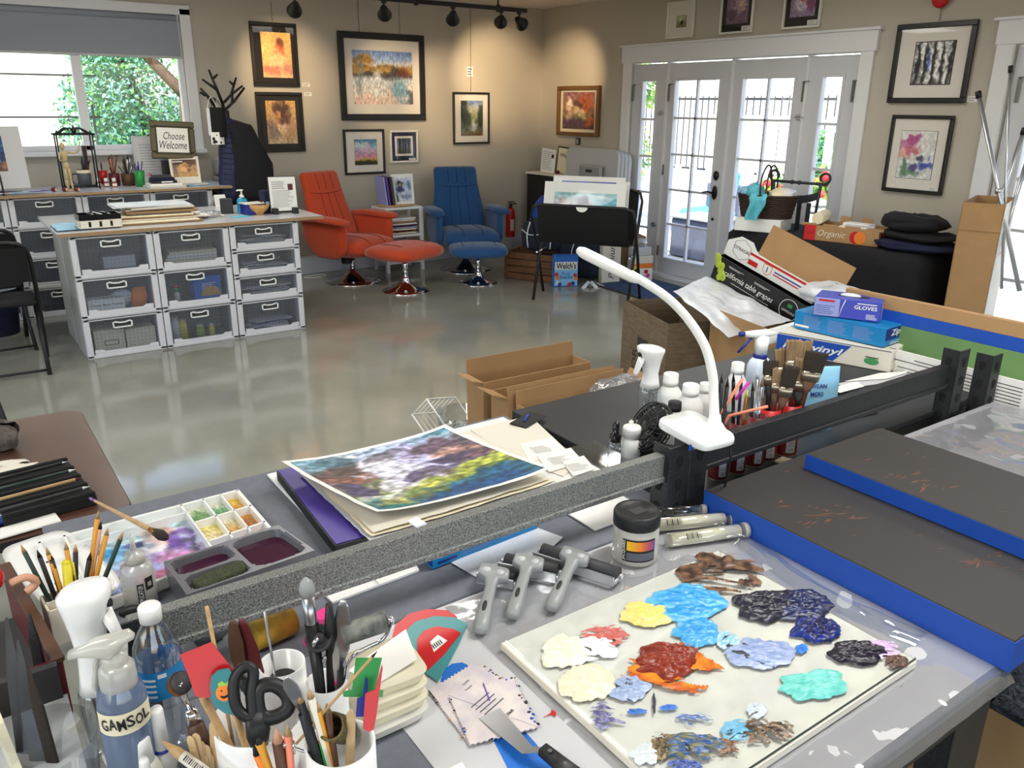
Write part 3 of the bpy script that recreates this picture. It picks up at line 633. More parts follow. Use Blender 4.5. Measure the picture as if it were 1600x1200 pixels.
b=B('laminate'); b.box((.9,7.66,.955),(2.5,.68,.02),.002); b.m('laminate_edge').box((.9,7.319,.955),(2.5,.003,.02)); solo(b,'back_worktop','white laminate board on drawers below the window','worktop')
# things seen inside the island drawers
def inbox(name,label,cat,c,d,m,extra=None,rz=0):
    b=B(m); b.at(c,(0,0,rz)); b.box((0,0,d[2]/2),d,.003)
    if extra:extra(b)
    return solo(b,name,label,cat)
def bl_stripes(b):
    b.m('paper'); b.lines(frame((.01,-.0805,.1),(1,0,0),(0,0,1)),.1,.05,4,.3); b.m('bowl_wood')
    b.X=b.X @ frame((.02,-.081,.03),(1,0,0),(0,0,1)); b.prism([(math.cos(a)*.07,math.sin(a)*.07) for a in [math.pi*i/12 for i in range(13)]],0,.001)
inbox('paper_box','bright blue box with a tan fan picture in the middle island drawer','box',(IX+.508+.33,IY+.12,.305),(.19,.16,.17),'blue_snack',bl_stripes)
inbox('card_box','cream printed card box in the drawer with the orange bag','box',(IX+.17,IY+.1,.305),(.23,.12,.085),'paper',lambda b:b.m('ink').text('Trinity Black Pastels',frame((0,-.0605,.045),(1,0,0),(0,0,1)),width=.2))
inbox('index_box','cream index card box with a label holder in the lowest island drawer','box',(IX+.155,IY+.12,.03),(.19,.16,.15),'cream',lambda b:(b.m('brass'),b.box((.01,-.081,.06),(.09,.002,.035)),b.m('cream'),b.box((.01,-.0815,.06),(.08,.002,.026))))
inbox('index_box','tan index card box beside the label holder box in the lowest drawer','box',(IX+.355,IY+.12,.03),(.19,.16,.135),'cream')
b=B('orange'); b.at((IX+.38,IY+.12,.305)); b.loft([((0,0,0),(1,0,0),(0,1,0),.05,.03,3),((.01,0,.06),(1,0,0),(0,1,0),.055,.035,3),((.02,0,.13),(1,0,0),(0,1,0),.04,.006,3)],14); solo(b,'plastic_bag','orange plastic bag in the island drawer','bag')
b=B('sheer_white'); b.at((IX+.29,IY+.16,.305)); b.ball((0,0,.06),(.08,.05,.06)); solo(b,'tissue_wad','pale crumpled wad beside the orange bag in the drawer','tissue')
for k,(dx,r,h,m,lab) in enumerate([(.09,.032,.16,'sheer_white','tall clear bottle in the lowest middle drawer'),(.145,.026,.13,'yellow','tall yellow jar in the lowest middle drawer'),(.26,.028,.075,'green_lime','yellow green jar in the lowest middle drawer'),(.34,.021,.07,'yellow','small yellow jar in the lowest middle drawer')]):
    b=B(m); b.at((IX+.508+dx,IY+.1,.03)); b.lathe([(r,0),(r,h*.8),(r*.8,h*.86),(r*.8,h)],16); b.m('offwhite').cyl((0,0,h),(0,0,h+.012),r*.8); solo(b,'paint_jar',lab,'jar')
b=B('offwhite'); b.at((IX+.508+.13,IY+.1,.305)); b.lathe([(.02,0),(.02,.06),(.012,.07),(.012,.1)],14); b.m('green').cyl((0,0,.075),(0,0,.1),.022); b.m('red').cyl((0,0,.1),(0,0,.12),.018); solo(b,'glue_bottle','small white bottle with green and red top beside the blue box','bottle')
for k in range(4):
    b=B(['cream','offwhite','paper','cream'][k]); b.at((IX+.508+.25+.004*k,IY+.2,.58+.02*k),(0,0,.02*k-.03)); b.box((0,0,.009),(.36-.012*k,.26,.018)); solo(b,'paper_pad','cream paper pad stacked in the top middle island drawer, number %s from below' % ['one','two','three','four'][k] if False else ['lowest cream paper pad in the top middle drawer','second cream paper pad from below in the top middle drawer','third cream paper pad from below in the top middle drawer','topmost cream paper pad in the top middle drawer'][k],'pad')
for k,(z,m,lab) in enumerate([(.665,'paper','papers and envelopes loose in the top drawer nearest the orange chair'),(.475,'paper_grey','clear packets in the second drawer nearest the orange chair'),(.29,'paper_grey','pale packets in the third drawer nearest the orange chair'),(.03,'blue_pale','blue and white folders in the bottom drawer nearest the orange chair')]):
    b=B(m); r=random.Random(k); b.at((IX+1.018+.25,IY+.17,z))
    for i in range(6):b.m([m,'paper','paper_grey'][i % 3]); b.box((r.uniform(-.05,.05),r.uniform(-.03,.03),.006+.011*i),(.3,.2,.006),R=Matrix.Rotation(r.uniform(-.3,.3),3,'Z') @ Matrix.Rotation(r.uniform(-.12,.12),3,'Y'))
    tag(b.build('packet_pile',None),lab,'papers',kind='stuff')
inbox('foam_block','pale foam blocks in the top drawer by the trash bin','foam',(IX+.3,IY+.2,.58),(.2,.18,.08),'paper_grey')
# ---------------- on the island ----------------
ZI=.849
def flat(px,py,z):v=P(px,py,z); return v
def pen(p0,p1,r,m,tip=None,tipm=None,tiplen=.02,name='pen',label='',cat='pen',group=None,n=6,r1=None):
    p0=Vector(p0); p1=Vector(p1); d=(p1-p0).normalized(); b=B(m); b.cyl(p0,p1,r,r1 or r,n)
    if tip:b.m(tipm or m); b.cyl(p1,p1+d*tiplen,r1 or r,r*.15,n)
    return solo(b,name,label,cat,group)
# stack of flat papers and folders
c=P(245,332,ZI); r=random.Random(4); z=ZI+.001
CH=[('card_edge',.60,.3,'tan cardboard sheet'),('cream',.56,.32,'cream mat board'),('offwhite',.58,.33,'off white sheet'),('card',.50,.3,'tan folder'),('cream',.52,.28,'cream folder'),('offwhite',.46,.28,'pale envelope'),('card_edge',.47,.3,'tan folder'),('cream',.44,.26,'cream envelope'),('offwhite',.42,.26,'pale folder'),('sheer_white',.52,.3,'clear sleeve'),('sheer_white',.47,.28,'clear sleeve')]
ORD=['lowest','second lowest','third lowest','fourth lowest','fifth lowest','sixth lowest','seventh lowest','eighth lowest','third from the top','second from the top','topmost']
for k,(m,w_,d_,nm) in enumerate(CH):
    th=.011 if k < 9 else .008
    b=B(m); b.at((1.27+r.uniform(-.04,.06)-.03*(k > 8),6.22+r.uniform(-.03,.05)+.012*k,z+th/2),(0,0,r.uniform(-.06,.06))); b.box((0,0,0),(w_,d_,th*.8),.001)
    solo(b,'paper_sheet','%s in the %s place of the island paper stack' % (nm,ORD[k]),'paper'); z += th
b=B('blue_lite'); b.at((.77,6.17,ZI+.003)); b.grid(16,12,lambda u,v:((u-.5)*.3,(v-.5)*.36,.006*math.sin(u*9+v*5)*math.sin(v*7)+.006)); b.m('sheet_plastic'); solo(b,'plastic_sleeve','crumpled pale blue plastic sleeve at the corner of the island','sleeve')
t=T('tray_white','white slotted plastic tray under the black tray on the island','tray',(.88,6.08,ZI+.009))
t.name='slotted_tray'
b=B('offwhite'); b.box((0,0,.004),(.26,.18,.008),.002); b.box((0,.088,.026),(.26,.006,.045)); b.box((.128,0,.026),(.006,.18,.045)); b.box((-.128,0,.026),(.006,.18,.045))
for i in range(4):b.box((-.096+.065*i,-.088,.026),(.05,.006,.045),.004)
b.box((0,0,.046),(.264,.184,.004)); b.build('tray_body',t)
t=T('black_tray','black tray of small tools on the white slotted tray','tray',(.885,6.1,ZI+.058),.03)
b=B('black_gloss'); b.box((0,0,.003),(.25,.16,.006),.002)
for x,y,sx,sy in ((0,.08,.25,.006),(0,-.08,.25,.006),(.125,0,.006,.16),(-.125,0,.006,.16)):b.box((x,y,.018),(sx,sy,.035),.002)
b.build('tray_body',t)
for k,(x,m) in enumerate(((-.03,'steel'),(.02,'white'),(.07,'steel'))):pen(Vector((.885+x,6.05,ZI+.09)),Vector((.885+x-.04,6.16,ZI+.095)),.005,m,name='clay_tool',label=['metal tool lying in the black tray, nearest the bin','white tool in the middle of the black tray','metal tool lying in the black tray beside the paper stack'][k],cat='tool')
b=B('cream'); q=P(328,340,ZI)
r=random.Random(5)
for i in range(26):b.m(['cream','bowl_wood','offwhite'][i % 3]); b.ball((q.x+r.gauss(0,.035),q.y+r.gauss(0,.02),ZI+.012+abs(r.gauss(0,.006))),(.012,.009,.007),8,5)
b.m('bag_clear').ball((q.x,q.y,ZI+.025),(.09,.06,.028),14,8); tag(b.build('shell_bag',None),'clear bag of small tan shells on the island edge','bag',kind='stuff')
q=P(357,334,ZI); b=B('charcoal'); b.at((q.x,q.y+.03,ZI),(0,0,-.15)); b.box((0,0,.055),(.085,.075,.11),.004); solo(b,'black_box','tall dark box beside the blue sanitizer bottle','box')
q=P(382,334,ZI); t=T('sanitizer_bottle','clear pump bottle of blue hand sanitizer on the island','bottle',(q.x,q.y+.03,ZI))
b=B('gel_blue'); b.loft([((0,0,z_),(1,0,0),(0,1,0),a_,a_*.62,2.6) for z_,a_ in ((0,.038),(.004,.041),(.08,.04),(.105,.036),(.12,.018))],20); b.build('bottle_body',t)
b=B('white'); b.lathe([(.017,.118),(.017,.135),(.008,.14),(.006,.165),(.014,.168),(.014,.176),(0,.177)],16); b.tube([(0,0,.172),(-.03,0,.172),(-.035,0,.166)],.006,8); b.build('pump',t)
q=P(408,336,ZI); t=T('wooden_bowl','small carved pale wooden bowl on the island','bowl',(q.x,q.y+.04,ZI))
b=B('bowl_wood'); b.lathe([(.03,0),(.034,.012),(.07,.045),(.082,.078),(.076,.076),(.062,.044),(.0,.02)],24); b.build('bowl_body',t)
for k in range(3):pen(Vector((q.x+.01,q.y+.03,ZI+.03)),Vector((q.x+.03+.014*k,q.y+.05+.01*k,ZI+.09)),.004,['brass','white','steel'][k],name='pen',label=['brass pen in the wooden bowl','white pen in the wooden bowl','silver pen in the wooden bowl'][k],cat='pen')
b=B('aqua'); q=P(376,339,ZI); b.at((q.x,q.y,ZI+.003),(0,0,.2)); b.box((0,0,0),(.13,.07,.005)); solo(b,'blue_card','flat bright blue card in front of the sanitizer bottle','card')
q=P(452,334,ZI)
t=T('sign_holder','upright printed notice in a black easel holder by the orange chair','sign',(q.x-.02,q.y+.04,ZI),-.12)
b=B('black'); b.X=T4((0,0,.01),(-.12,0,0)); b.box((0,.004,.13),(.215,.006,.27),.002); b.m('white').box((.002,0,.135),(.2,.003,.25)); b.m('grey_ink').lines(frame((0,-.002,.1),(1,0,0),(0,0,1)),.16,.13,14,.25,3); b.lines(frame((-.03,-.002,.2),(1,0,0),(0,0,1)),.1,.06,4,.3,4); b.m('maroon').quad(frame((.06,-.002,.185),(1,0,0),(0,0,1)),.038,.045); b.X=Matrix(); b.build('notice_sheet',t)
b=B('black')
for x in (-.075,.075):b.box((x,-.02,.022),(.04,.07,.044),.003)
b.build('easel_foot',t)
b=B('blue_lite'); b.at((q.x-.13,q.y+.13,ZI),(0,0,.1)); b.m('navy_cloth').box((0,0,.085),(.06,.09,.17),.004); b.m('blue_lite').box((-.005,-.0455,.07),(.03,.002,.04)); solo(b,'navy_carton','narrow navy carton behind the printed notice','box')
b=B('blue_dark'); b.at((q.x-.24,q.y+.12,ZI),(0,0,.1)); b.box((0,0,.04),(.14,.12,.075),.004); b.m('offwhite').box((0,0,.082),(.15,.13,.006)); solo(b,'blue_box','low royal blue box with a pale lid behind the wooden bowl','box')
b=B('white'); q2=P(347,322,ZI); b.at((q2.x,q2.y,ZI),(0,0,.3)); b.add([(-.06,0,0),(.06,0,0),(.06,.04,.085),(-.04,.04,.09),(-.06,.09,0),(.06,.09,0)],[(0,1,2,3),(3,2,5,4)]); solo(b,'folded_card','white folded card standing behind the tall dark box','card')
# ---------------- on the back table ----------------
ZB=.966
q=P(40,297,ZB); yb=7.45
t=T('matted_painting','matted landscape painting standing on the back table in front of the window','picture',(.34,7.44,ZB+.03),rot=(-.16,0,.12))
b=B('paper_grey'); b.box((0,0,.24),(.62,.004,.46)); b.build('mat_board',t)
b=B('art'); b.grid(60,36,lambda u,v:((u-.5)*.4-.02,-.004,.4-(v)*.26),art([(0,(60,80,90)),(.3,(90,130,150)),(.55,(90,90,100)),(.75,(130,110,100)),(1,(120,70,50))],[(.3,.2,.3,.15,(170,190,180),.7),(.9,.4,.14,.4,(26,60,110),.9),(.6,.7,.2,.12,(190,196,190),.8),(.5,.9,.3,.06,(170,90,60),.8),(.2,.5,.16,.1,(50,60,80),.8),(.55,.35,.2,.1,(40,40,56),.8)],.12,.5,41)); b.build('art_print',t)
b=B('black'); q=(.30,7.36)
b.tube([(.17,7.34,ZB),(.16,7.37,ZB+.2),(.2,7.38,ZB+.265),(.3,7.385,ZB+.28),(.39,7.38,ZB+.265),(.44,7.37,ZB+.2),(.45,7.34,ZB)],.007,8,sub=4); b.cyl((.16,7.37,ZB+.006),(.16,7.55,ZB+.006),.006,n=6); b.cyl((.45,7.37,ZB+.006),(.45,7.55,ZB+.006),.006,n=6); b.tube([(.17,7.345,ZB+.03),(.45,7.345,ZB+.03)],.005,6)
solo(b,'wire_easel','black wire arch easel in front of the matted landscape','easel')
# black wire rack with scroll top
x0,z1=PB(87,215,7.6); x1,_=PB(143,215,7.6)
b=B('black')
for x in (x0,x1):
    for y in (7.55,7.68):b.cyl((x,y,ZB),(x,y,ZB+.43),.006,n=6)
for y in (7.55,7.68):b.cyl((x0-.02,y,ZB+.43),(x1+.02,y,ZB+.43),.008,n=6); b.cyl((x0,y,ZB+.02),(x1,y,ZB+.02),.006,n=6)
for k in range(2):
    for sgn,cx in ((1,x0+.06),(-1,x1-.06)):
        b.tube([(cx+sgn*(.055-.01*k)*math.cos(a*.6),7.55+.13*k,ZB+.455+.022*math.sin(a)) for a in [i*.7 for i in range(10)]],.006,6)
b.lathe([(.014,0),(.02,.03),(.006,.055),(.0,.07)],10,c=((x0+x1)/2,7.55,ZB+.435)); solo(b,'scroll_rack','tall black wire rack with a scrolled top below the window','rack')
# wooden mannequin
xm,zm=PB(107,290,7.5)
t=T('artist_mannequin','jointed wooden artist mannequin with one arm raised by the wire rack','mannequin',(xm,7.47,ZB))
b=B('mannequin')
S2=lambda p:(p[0]*1.05,0+p[2]*0,p[1]*1.0)
b.cyl((0,0,0),(0,0,.012),.035,n=16); b.cyl((0,.01,0),(0,.01,.2),.003,n=5)
b.ball((-.005,0,.345),(.019,.019,.027)); b.cyl((-.003,0,.31),(-.003,0,.33),.008)
b.loft([((0,0,z_),(1,0,0),(0,1,0),a_,a_*.6,2.2) for z_,a_ in ((.225,.012),(.24,.018),(.27,.026),(.3,.03),(.312,.016))],12)
b.loft([((.004,0,z_),(1,0,0),(0,1,0),a_,a_*.7,2.2) for z_,a_ in ((.17,.014),(.185,.022),(.205,.022),(.222,.012))],12)
for pts,r_ in (([(.028,0,.3),(.06,-.01,.293),(.1,-.01,.3)],[.009,.007,.006]),([(.1,-.01,.3),(.112,-.01,.33),(.12,-.01,.36)],[.007,.006,.004]),([(-.026,0,.298),(-.036,-.02,.27),(-.04,-.03,.24)],[.009,.007,.006]),([(-.04,-.03,.24),(-.02,-.06,.235)],[.006,.004]),
               ([(-.008,0,.175),(-.01,-.005,.12),(-.01,0,.09)],[.013,.011,.009]),([(-.01,0,.09),(-.01,0,.04),(-.01,-.01,.015)],[.01,.008,.006]),([(.016,0,.175),(.02,0,.12),(.022,.004,.09)],[.013,.011,.009]),([(.022,.004,.09),(.024,.005,.04),(.026,-.01,.015)],[.01,.008,.006])):b.tube(pts,r_,8,sub=2)
b.build('mannequin_body',t)
# cups, caddies and what stands in them
def cup(px,py,z,r,h,m,name,label,r0=None,lip=None,dy=.0,hand=False):
    q=P(px,py,z); t=T(name,label,'cup',(q.x,q.y+r+dy,z)); r0=r0 or r*.9
    b=B(m); b.lathe([(0,.002),(r0,0),(r,h),(r-.004,h),(r0-.004,.006),(0,.006)],22)
    if lip:b.m(lip); b.lathe([(r+.001,h*.82),(r+.0015,h*.98),(r+.0005,h*1.0)],22,caps=False)
    b.build('cup_body',t)
    if hand:b=B(m); b.tube([(-r*.95,0,h*.8),(-r*1.6,0,h*.75),(-r*1.75,0,h*.45),(-r*1.4,0,h*.2),(-r*.9,0,h*.2)],.008,8,sub=3); b.build('cup_handle',t)
    return Vector((q.x,q.y+r+dy,z))
def fill(c,r,h,n,cols,label,grp,seed,L=(.12,.2),rr=.004,name='pen',cat='pen',spread=.5):
    R_=random.Random(seed)
    for i in range(n):
        a=R_.random()*6.28; k=R_.random()**.5*r*.75; p0=Vector((c.x-math.cos(a)*k*.6,c.y-math.sin(a)*k*.6,c.z+.01)); ln=R_.uniform(*L)
        p1=Vector((c.x+math.cos(a)*k*(1+spread),c.y+math.sin(a)*k*(1+spread),c.z+ln)); m=cols[i % len(cols)]
        pen(p0,p1,rr*R_.uniform(.7,1.3),m,True,R_.choice(['black','bristle_dark',m]),.02,name,label,cat,grp)
c=cup(136,293,ZB,.055,.14,'grey_dark','grey_mug','large grey mug with a pale rim on the back table',lip='cream',hand=True)
fill(c,.05,.14,6,['black','black','charcoal'],'black handled tool standing in the large grey mug','tools in the grey mug',2,(.2,.3),.007,'palette_knife','tool')
pen(c+Vector((.03,0,.02)),c+Vector((.03,.0,.33)),.014,'wood_dark',name='wooden_mallet',label='thick brown wooden handle standing in the grey mug',cat='tool',n=8,r1=.02)
c=cup(166,288,ZB,.045,.11,'red','red_cup','red cup of dark pens behind the white capped ink bottles',r0=.04,dy=.06)
fill(c,.04,.11,9,['black','navy_cloth','charcoal'],'dark pen in the red cup','pens in the red cup',3,(.13,.17))
for k in range(3):
    q=P(155+12.5*k,292,ZB); t=T('ink_bottle',['ink bottle with white cap, beside the grey mug','middle of three white capped ink bottles','white capped ink bottle nearest the green cup'][k],'bottle',(q.x,q.y+.02,ZB))
    b=B('red_dark'); b.box((0,0,.02),(.042,.035,.04),.004); b.m('offwhite').box((0,-.018,.018),(.036,.002,.022)); b.build('bottle_body',t); b=B('white'); b.cyl((0,0,.04),(0,0,.07),.016,.014); b.build('bottle_cap',t)
for k,(px,m,cols,n,lab,rr) in enumerate([(183,'maroon',['maroon','card','red_dark','wood'],12,'maroon',.045),(205,'wood_dark',['navy_cloth','black','wood','charcoal','steel'],16,'brown',.055)]):
    c=cup(px,291,ZB,rr,.1,m,'pencil_cup','%s pencil cup crowded with pens on the back table' % lab,dy=.03)
    fill(c,rr,.1,n,cols,'pen or pencil standing in the %s cup' % lab,'pens in the %s cup' % lab,5+k,(.13,.24))
c=cup(222,292,ZB,.042,.13,'green','green_cup','green glass cup with a purple pen on the back table',r0=.032)
fill(c,.04,.13,6,['purple','blue_dark','black','steel'],'pen standing in the green cup','pens in the green cup',9,(.15,.2))
c=cup(238,288,ZB,.045,.09,'pink','pink_cup','dark pink cup holding scissors and markers',dy=.03); 
MAT['pink']
fill(c,.04,.09,5,['blue_lite','teal','charcoal'],'marker standing in the dark pink cup','markers in the pink cup',11,(.12,.17),.007,'marker','marker')
def scissors(loc,rot,sc,m,label,handle='black_gloss'):
    t=T('scissors',label,'scissors',loc,rot=rot)
    b=B('steel'); b.box((.004,0,-.07),(.012,.003,.14)); b.box((-.004,.003,-.07),(.012,.003,.14)); b.build('scissor_blade',t)
    b=B(m)
    for sx in (-1,1):b.tube([(sx*(.02+.016*math.cos(a)),0,.045+.028*math.sin(a)) for a in [i*math.pi/6 for i in range(12)]],.005,7,closed=True); b.tube([(0,0,-.005),(sx*.012,0,.02)],.006,7)
    b.build('scissor_handle',t); t.scale=(sc,sc,sc); return t
scissors(c+Vector((-.02,-.01,.13)),(0,.1,.2),1.0,'grey_dark','dark handled scissors standing in the pink cup')
c=cup(243,283,ZB,.045,.13,'clear_blue','clear_cup','pale blue clear cup behind the pink cup',dy=.07)
# books, papers, small picture, framed sign, printer
for k,(w_,d_,h_,m,lab) in enumerate([(.3,.2,.012,'offwhite','pale booklet at the bottom of the book pile by the green cup'),(.26,.18,.02,'paper','grey paper pad under the dark notebooks'),(.2,.15,.024,'black','black notebook with a white band'),(.19,.14,.02,'navy_cloth','navy notebook below the top one'),(.16,.12,.02,'charcoal','topmost charcoal notebook of the pile')]):
    z=ZB+sum([.012,.02,.024,.02,.02][:k]); q=P(262,293,ZB); b=B(m); b.at((q.x-.005*k,q.y+.1,z+h_/2),(0,0,.1-.07*k)); b.box((0,0,0),(w_,d_,h_*.92),.002)
    if k == 2:b.m('white').box((.02,-.0755,0),(.09,.002,.01))
    solo(b,'notebook',lab,'book')
q=P(310,290,ZB)
for k,(m,a) in enumerate([('blue_lite',.3),('offwhite',-.1),('paper_grey',.5)]):
    b=B(m); b.at((q.x-.02*k,q.y+.08,ZB+.004+.006*k),(0,0,a)); b.box((0,0,0),(.22,.16,.005)); solo(b,'booklet',['pale blue booklet at the printer end of the back table','white booklet lying over the pale blue one','topmost grey booklet by the small portrait print'][k],'booklet')
t=T('portrait_print','small unframed print of a sleeping face leaning on the back table','picture',(*PB(292,285,7.55)[:1],7.55,ZB),rot=(-.2,0,-.1))
b=B('offwhite'); b.box((0,0,.12),(.24,.004,.24)); b.build('print_sheet',t)
b=B('art'); b.grid(40,30,lambda u,v:((u-.5)*.2,-.003,.215-v*.145),art([(0,(150,110,80)),(.5,(196,150,110)),(1,(190,150,90))],[(.5,.15,.5,.2,(70,46,36),.8),(.45,.5,.2,.25,(226,170,110),.8),(.1,.5,.1,.5,(100,90,90),.7),(.65,.6,.1,.14,(120,70,50),.7)],.1,.25,44)); b.build('art_print',t)
xs,zs=PB(270,219,7.62)
t=T('framed_sign','ornate dark gold framed calligraphy sign in front of the window','sign',(xs,7.62,zs),rot=(-.1,.05,-.04))
b=B('frame_bronze'); fw=.055; wd,hg=.36,.31
for cx,cz,sx,sz in ((0,hg/2-fw/2,wd,fw),(0,-hg/2+fw/2,wd,fw),(wd/2-fw/2,0,fw,hg-2*fw),(-wd/2+fw/2,0,fw,hg-2*fw)):b.box((cx,0,cz),(sx,.03,sz),.008)
b.m('frame_black'); 
for cx,cz,sx,sz in ((0,hg/2-fw*.8,wd-.06,.008),(0,-hg/2+fw*.8,wd-.06,.008),(wd/2-fw*.8,0,.008,hg-.07),(-wd/2+fw*.8,0,.008,hg-.07)):b.box((cx,-.014,cz),(sx,.008,sz))
b.build('sign_frame',t)
b=B('paper'); b.box((0,-.004,0),(wd-2*fw,.006,hg-2*fw)); b.m('ink'); b.text('Choose',frame((.01,-.008,.035),(1,0,0),(0,0,1)),width=.17,height=.06,shear=.3); b.text('Welcome',frame((0,-.008,-.04),(1,0,0),(0,0,1)),width=.22,height=.065,shear=.3); b.build('sign_sheet',t)
t['label']='ornate dark gold framed calligraphy sign in front of the window'
b=B('black'); b.at((xs,7.62,ZB)); b.box((.02,.08,.1),(.22,.1,.2),.004); b.m('grey_light').box((-.0,-.048,.195),(.09,.01,.012)); solo(b,'desk_organizer','black desk organizer holding up the calligraphy sign','organizer')
t=T('framed_certificate','pale framed certificate leaning behind the calligraphy sign','picture',(PB(232,225,7.8)[0],7.8,ZB+.0),rot=(-.08,0,0))
b=B('grey_light'); b.box((0,0,.2),(.26,.015,.4),.003); b.build('certificate_frame',t); b=B('paper_grey'); b.box((0,-.009,.2),(.22,.003,.36)); b.m('grey_ink').lines(frame((0,-.011,.2),(1,0,0),(0,0,1)),.16,.28,12,.12); b.build('certificate_sheet',t)
t=T('printer_stand','black cabinet under the grey printer beside the coats','cabinet',(2.38,7.87,0)); b=B('black'); b.box((0,0,.42),(.42,.28,.84),.004); b.build('cabinet_body',t)
t=T('printer','grey two tier printer between the back table and the coats','printer',(2.38,7.87,.841))
b=B('printer'); b.box((0,0,.08),(.42,.27,.16),.012); b.m('black').box((.0,-.137,.165),(.4,.006,.012)); b.build('printer_base',t)
b=B('printer'); b.box((0,.01,.25),(.4,.24,.16),.02); b.m('charcoal').box((.16,-.112,.2),(.05,.006,.014)); b.build('printer_top',t)
b=B('blue_lite'); r=random.Random(12)
for i in range(9):
    x=.2+.11*i*.55; b.m(['blue_lite','sheer_white','purple','blue_pale','offwhite','maroon'][i % 6]); b.box((x,7.40+r.uniform(-.03,.05),ZB+.006+.002*i),(.14,.09,.003),R=Matrix.Rotation(r.uniform(-.6,.6),3,'Z') @ Matrix.Rotation(r.uniform(-.1,.1),3,'X'))
tag(b.build('paper_scraps',None),'loose blue and white paper scraps along the back table edge','papers',kind='stuff')
for k,px in enumerate((86,103,122)):
    q=P(px,300,ZB); b=B('maroon'); b.at((q.x,q.y+.03,ZB)); b.ball((0,0,.018),(.024,.02,.018)); b.m('skin').ball((.01,-.012,.016),(.012,.01,.012)); solo(b,'clay_piece',['small dark red clay piece by the wire easel','small dark red clay piece in front of the mannequin','small dark red clay piece in front of the grey mug'][k],'clay')
# ---------------- coat tree ----------------
xc,zc0=PB(349,150,7.62)
t=T('coat_tree','black branching metal coat tree beside the window','coat rack',(xc+.03,7.62,0))
b=B('black')
b.tube([(.03,0,0),(.0,0,1.0),(-.01,0,1.58)],[.022,.02,.016],8,sub=3); b.cyl((.03,-.1,0),(.03,-.1,.02),.2,n=24)
def br(a,z):x_,z_=PB(a,z,7.62); return (x_-xc-.03,0,z_)
o=br(347,178)
for pts in ([(349,165),(338,138),(326,109)],[(340,141),(316,124)],[(334,122),(340,116)],[(334,164),(324,150),(313,138)],[(321,149),(312,144)],[(350,160),(361,148),(369,121)],[(364,132),(358,127)],[(361,148),(379,134)],[(351,172),(366,158),(382,137)],[(363,160),(363,148)],[(335,176),(335,153)]):
    b.tube([br(*p) for p in pts],[.013]*(len(pts)-1)+[.009],6)
b.tube([br(349,165),br(347,178),br(346,190)],.016,8); b.tube([br(346,190),br(334,164)],.012,6); b.build('coat_tree_frame',t)
def garment(name,label,m,path,n=24,wav=.012,cat='coat',seed=1):
    r=random.Random(seed); b=B(m); secs=[]
    for i,(px,py,a,c_) in enumerate(path):
        x,z=PB(px,py,7.5); secs.append(((x,7.5-(c_ if i else 0)*.2,z),(1,0,0),(0,1,0),a,c_,2.3))
    out=[]
    for i in range(len(secs)-1):
        for k in range(5):
            u=k/5; s0,s1=secs[i],secs[i+1]; l=lambda p,q:p+(q-p)*u
            cc=tuple(l(p,q) for p,q in zip(s0[0],s1[0])); out.append((cc,(1,0,0),(0,1,0),l(s0[3],s1[3])*(1+wav*8*math.sin(k*math.pi/2.5)*.2),l(s0[4],s1[4]),2.3))
    out.append(secs[-1]); b.loft(out,n); return b
b=garment('coat','','black_cloth',[(352,186,.05,.04),(366,195,.13,.09),(376,225,.17,.11),(386,255,.21,.12),(388,310,.22,.12)]); solo(b,'black_coat','long black coat hanging on the coat tree','coat').location.y=-.02
t=T('puffer_jacket','navy quilted puffer jacket hanging in front of the black coat','jacket',(0,0,0))
b=garment('coat','','navy_coat',[(350,184,.04,.03),(358,196,.10,.06),(363,225,.135,.075),(366,260,.15,.08),(370,312,.165,.08)]); b.build('jacket_body',t)
b=B('navy_coat')
for i in range(13):
    x,z=PB(357+.9*i,205+8.4*i,7.4); 
    b.tube([(x-.085,7.425,z+.01),(x,7.408,z-.004),(x+.085,7.425,z+.01)],.004,6,sub=3)
b.build('quilting',t); t.location=(0,-.04,0)
t=T('face_mask','white face mask hanging by its loops on the coat tree','mask',(0,0,0)); x,z=PB(332,190,7.45)
b=B('sheer_white'); b.grid(8,8,lambda u,v:(x+(u-.5)*.1,7.42-.03*math.sin(u*3.14),z+(.5-v)*.22)); b.build('mask_cloth',t); b=B('white'); b.tube([(x-.04,7.43,z+.1),(x+.02,7.5,z+.2),(x+.05,7.43,z+.1)],.003,5,sub=4); b.build('ear_loop',t)
t=T('face_mask','black face mask on the coat tree beside the white one','mask',(0,0,0)); x,z=PB(341,191,7.38)
b=B('black_matte'); b.grid(8,8,lambda u,v:(x+(u-.5)*.13,7.37-.04*math.sin(u*3.14),z+(.5-v)*.24)); b.build('mask_cloth',t); b=B('black'); b.tube([(x-.05,7.37,z+.11),(x,7.46,z+.2),(x+.05,7.37,z+.11)],.003,5,sub=4); b.build('ear_loop',t)
b=B('paper'); x,z=PB(339,216,7.38); b.grid(10,8,lambda u,v:(x+(u-.5)*.11,7.36-.03*math.sin(u*3.14),z+(.5-v)*.1),None); b.m('ink')
for i in range(9):b.ball((x+(rnd.random()-.5)*.09,7.333,z+(rnd.random()-.5)*.08),(.012,.002,.01),7,5)
solo(b,'patterned_mask','black and white patterned mask hanging below the black mask','mask')
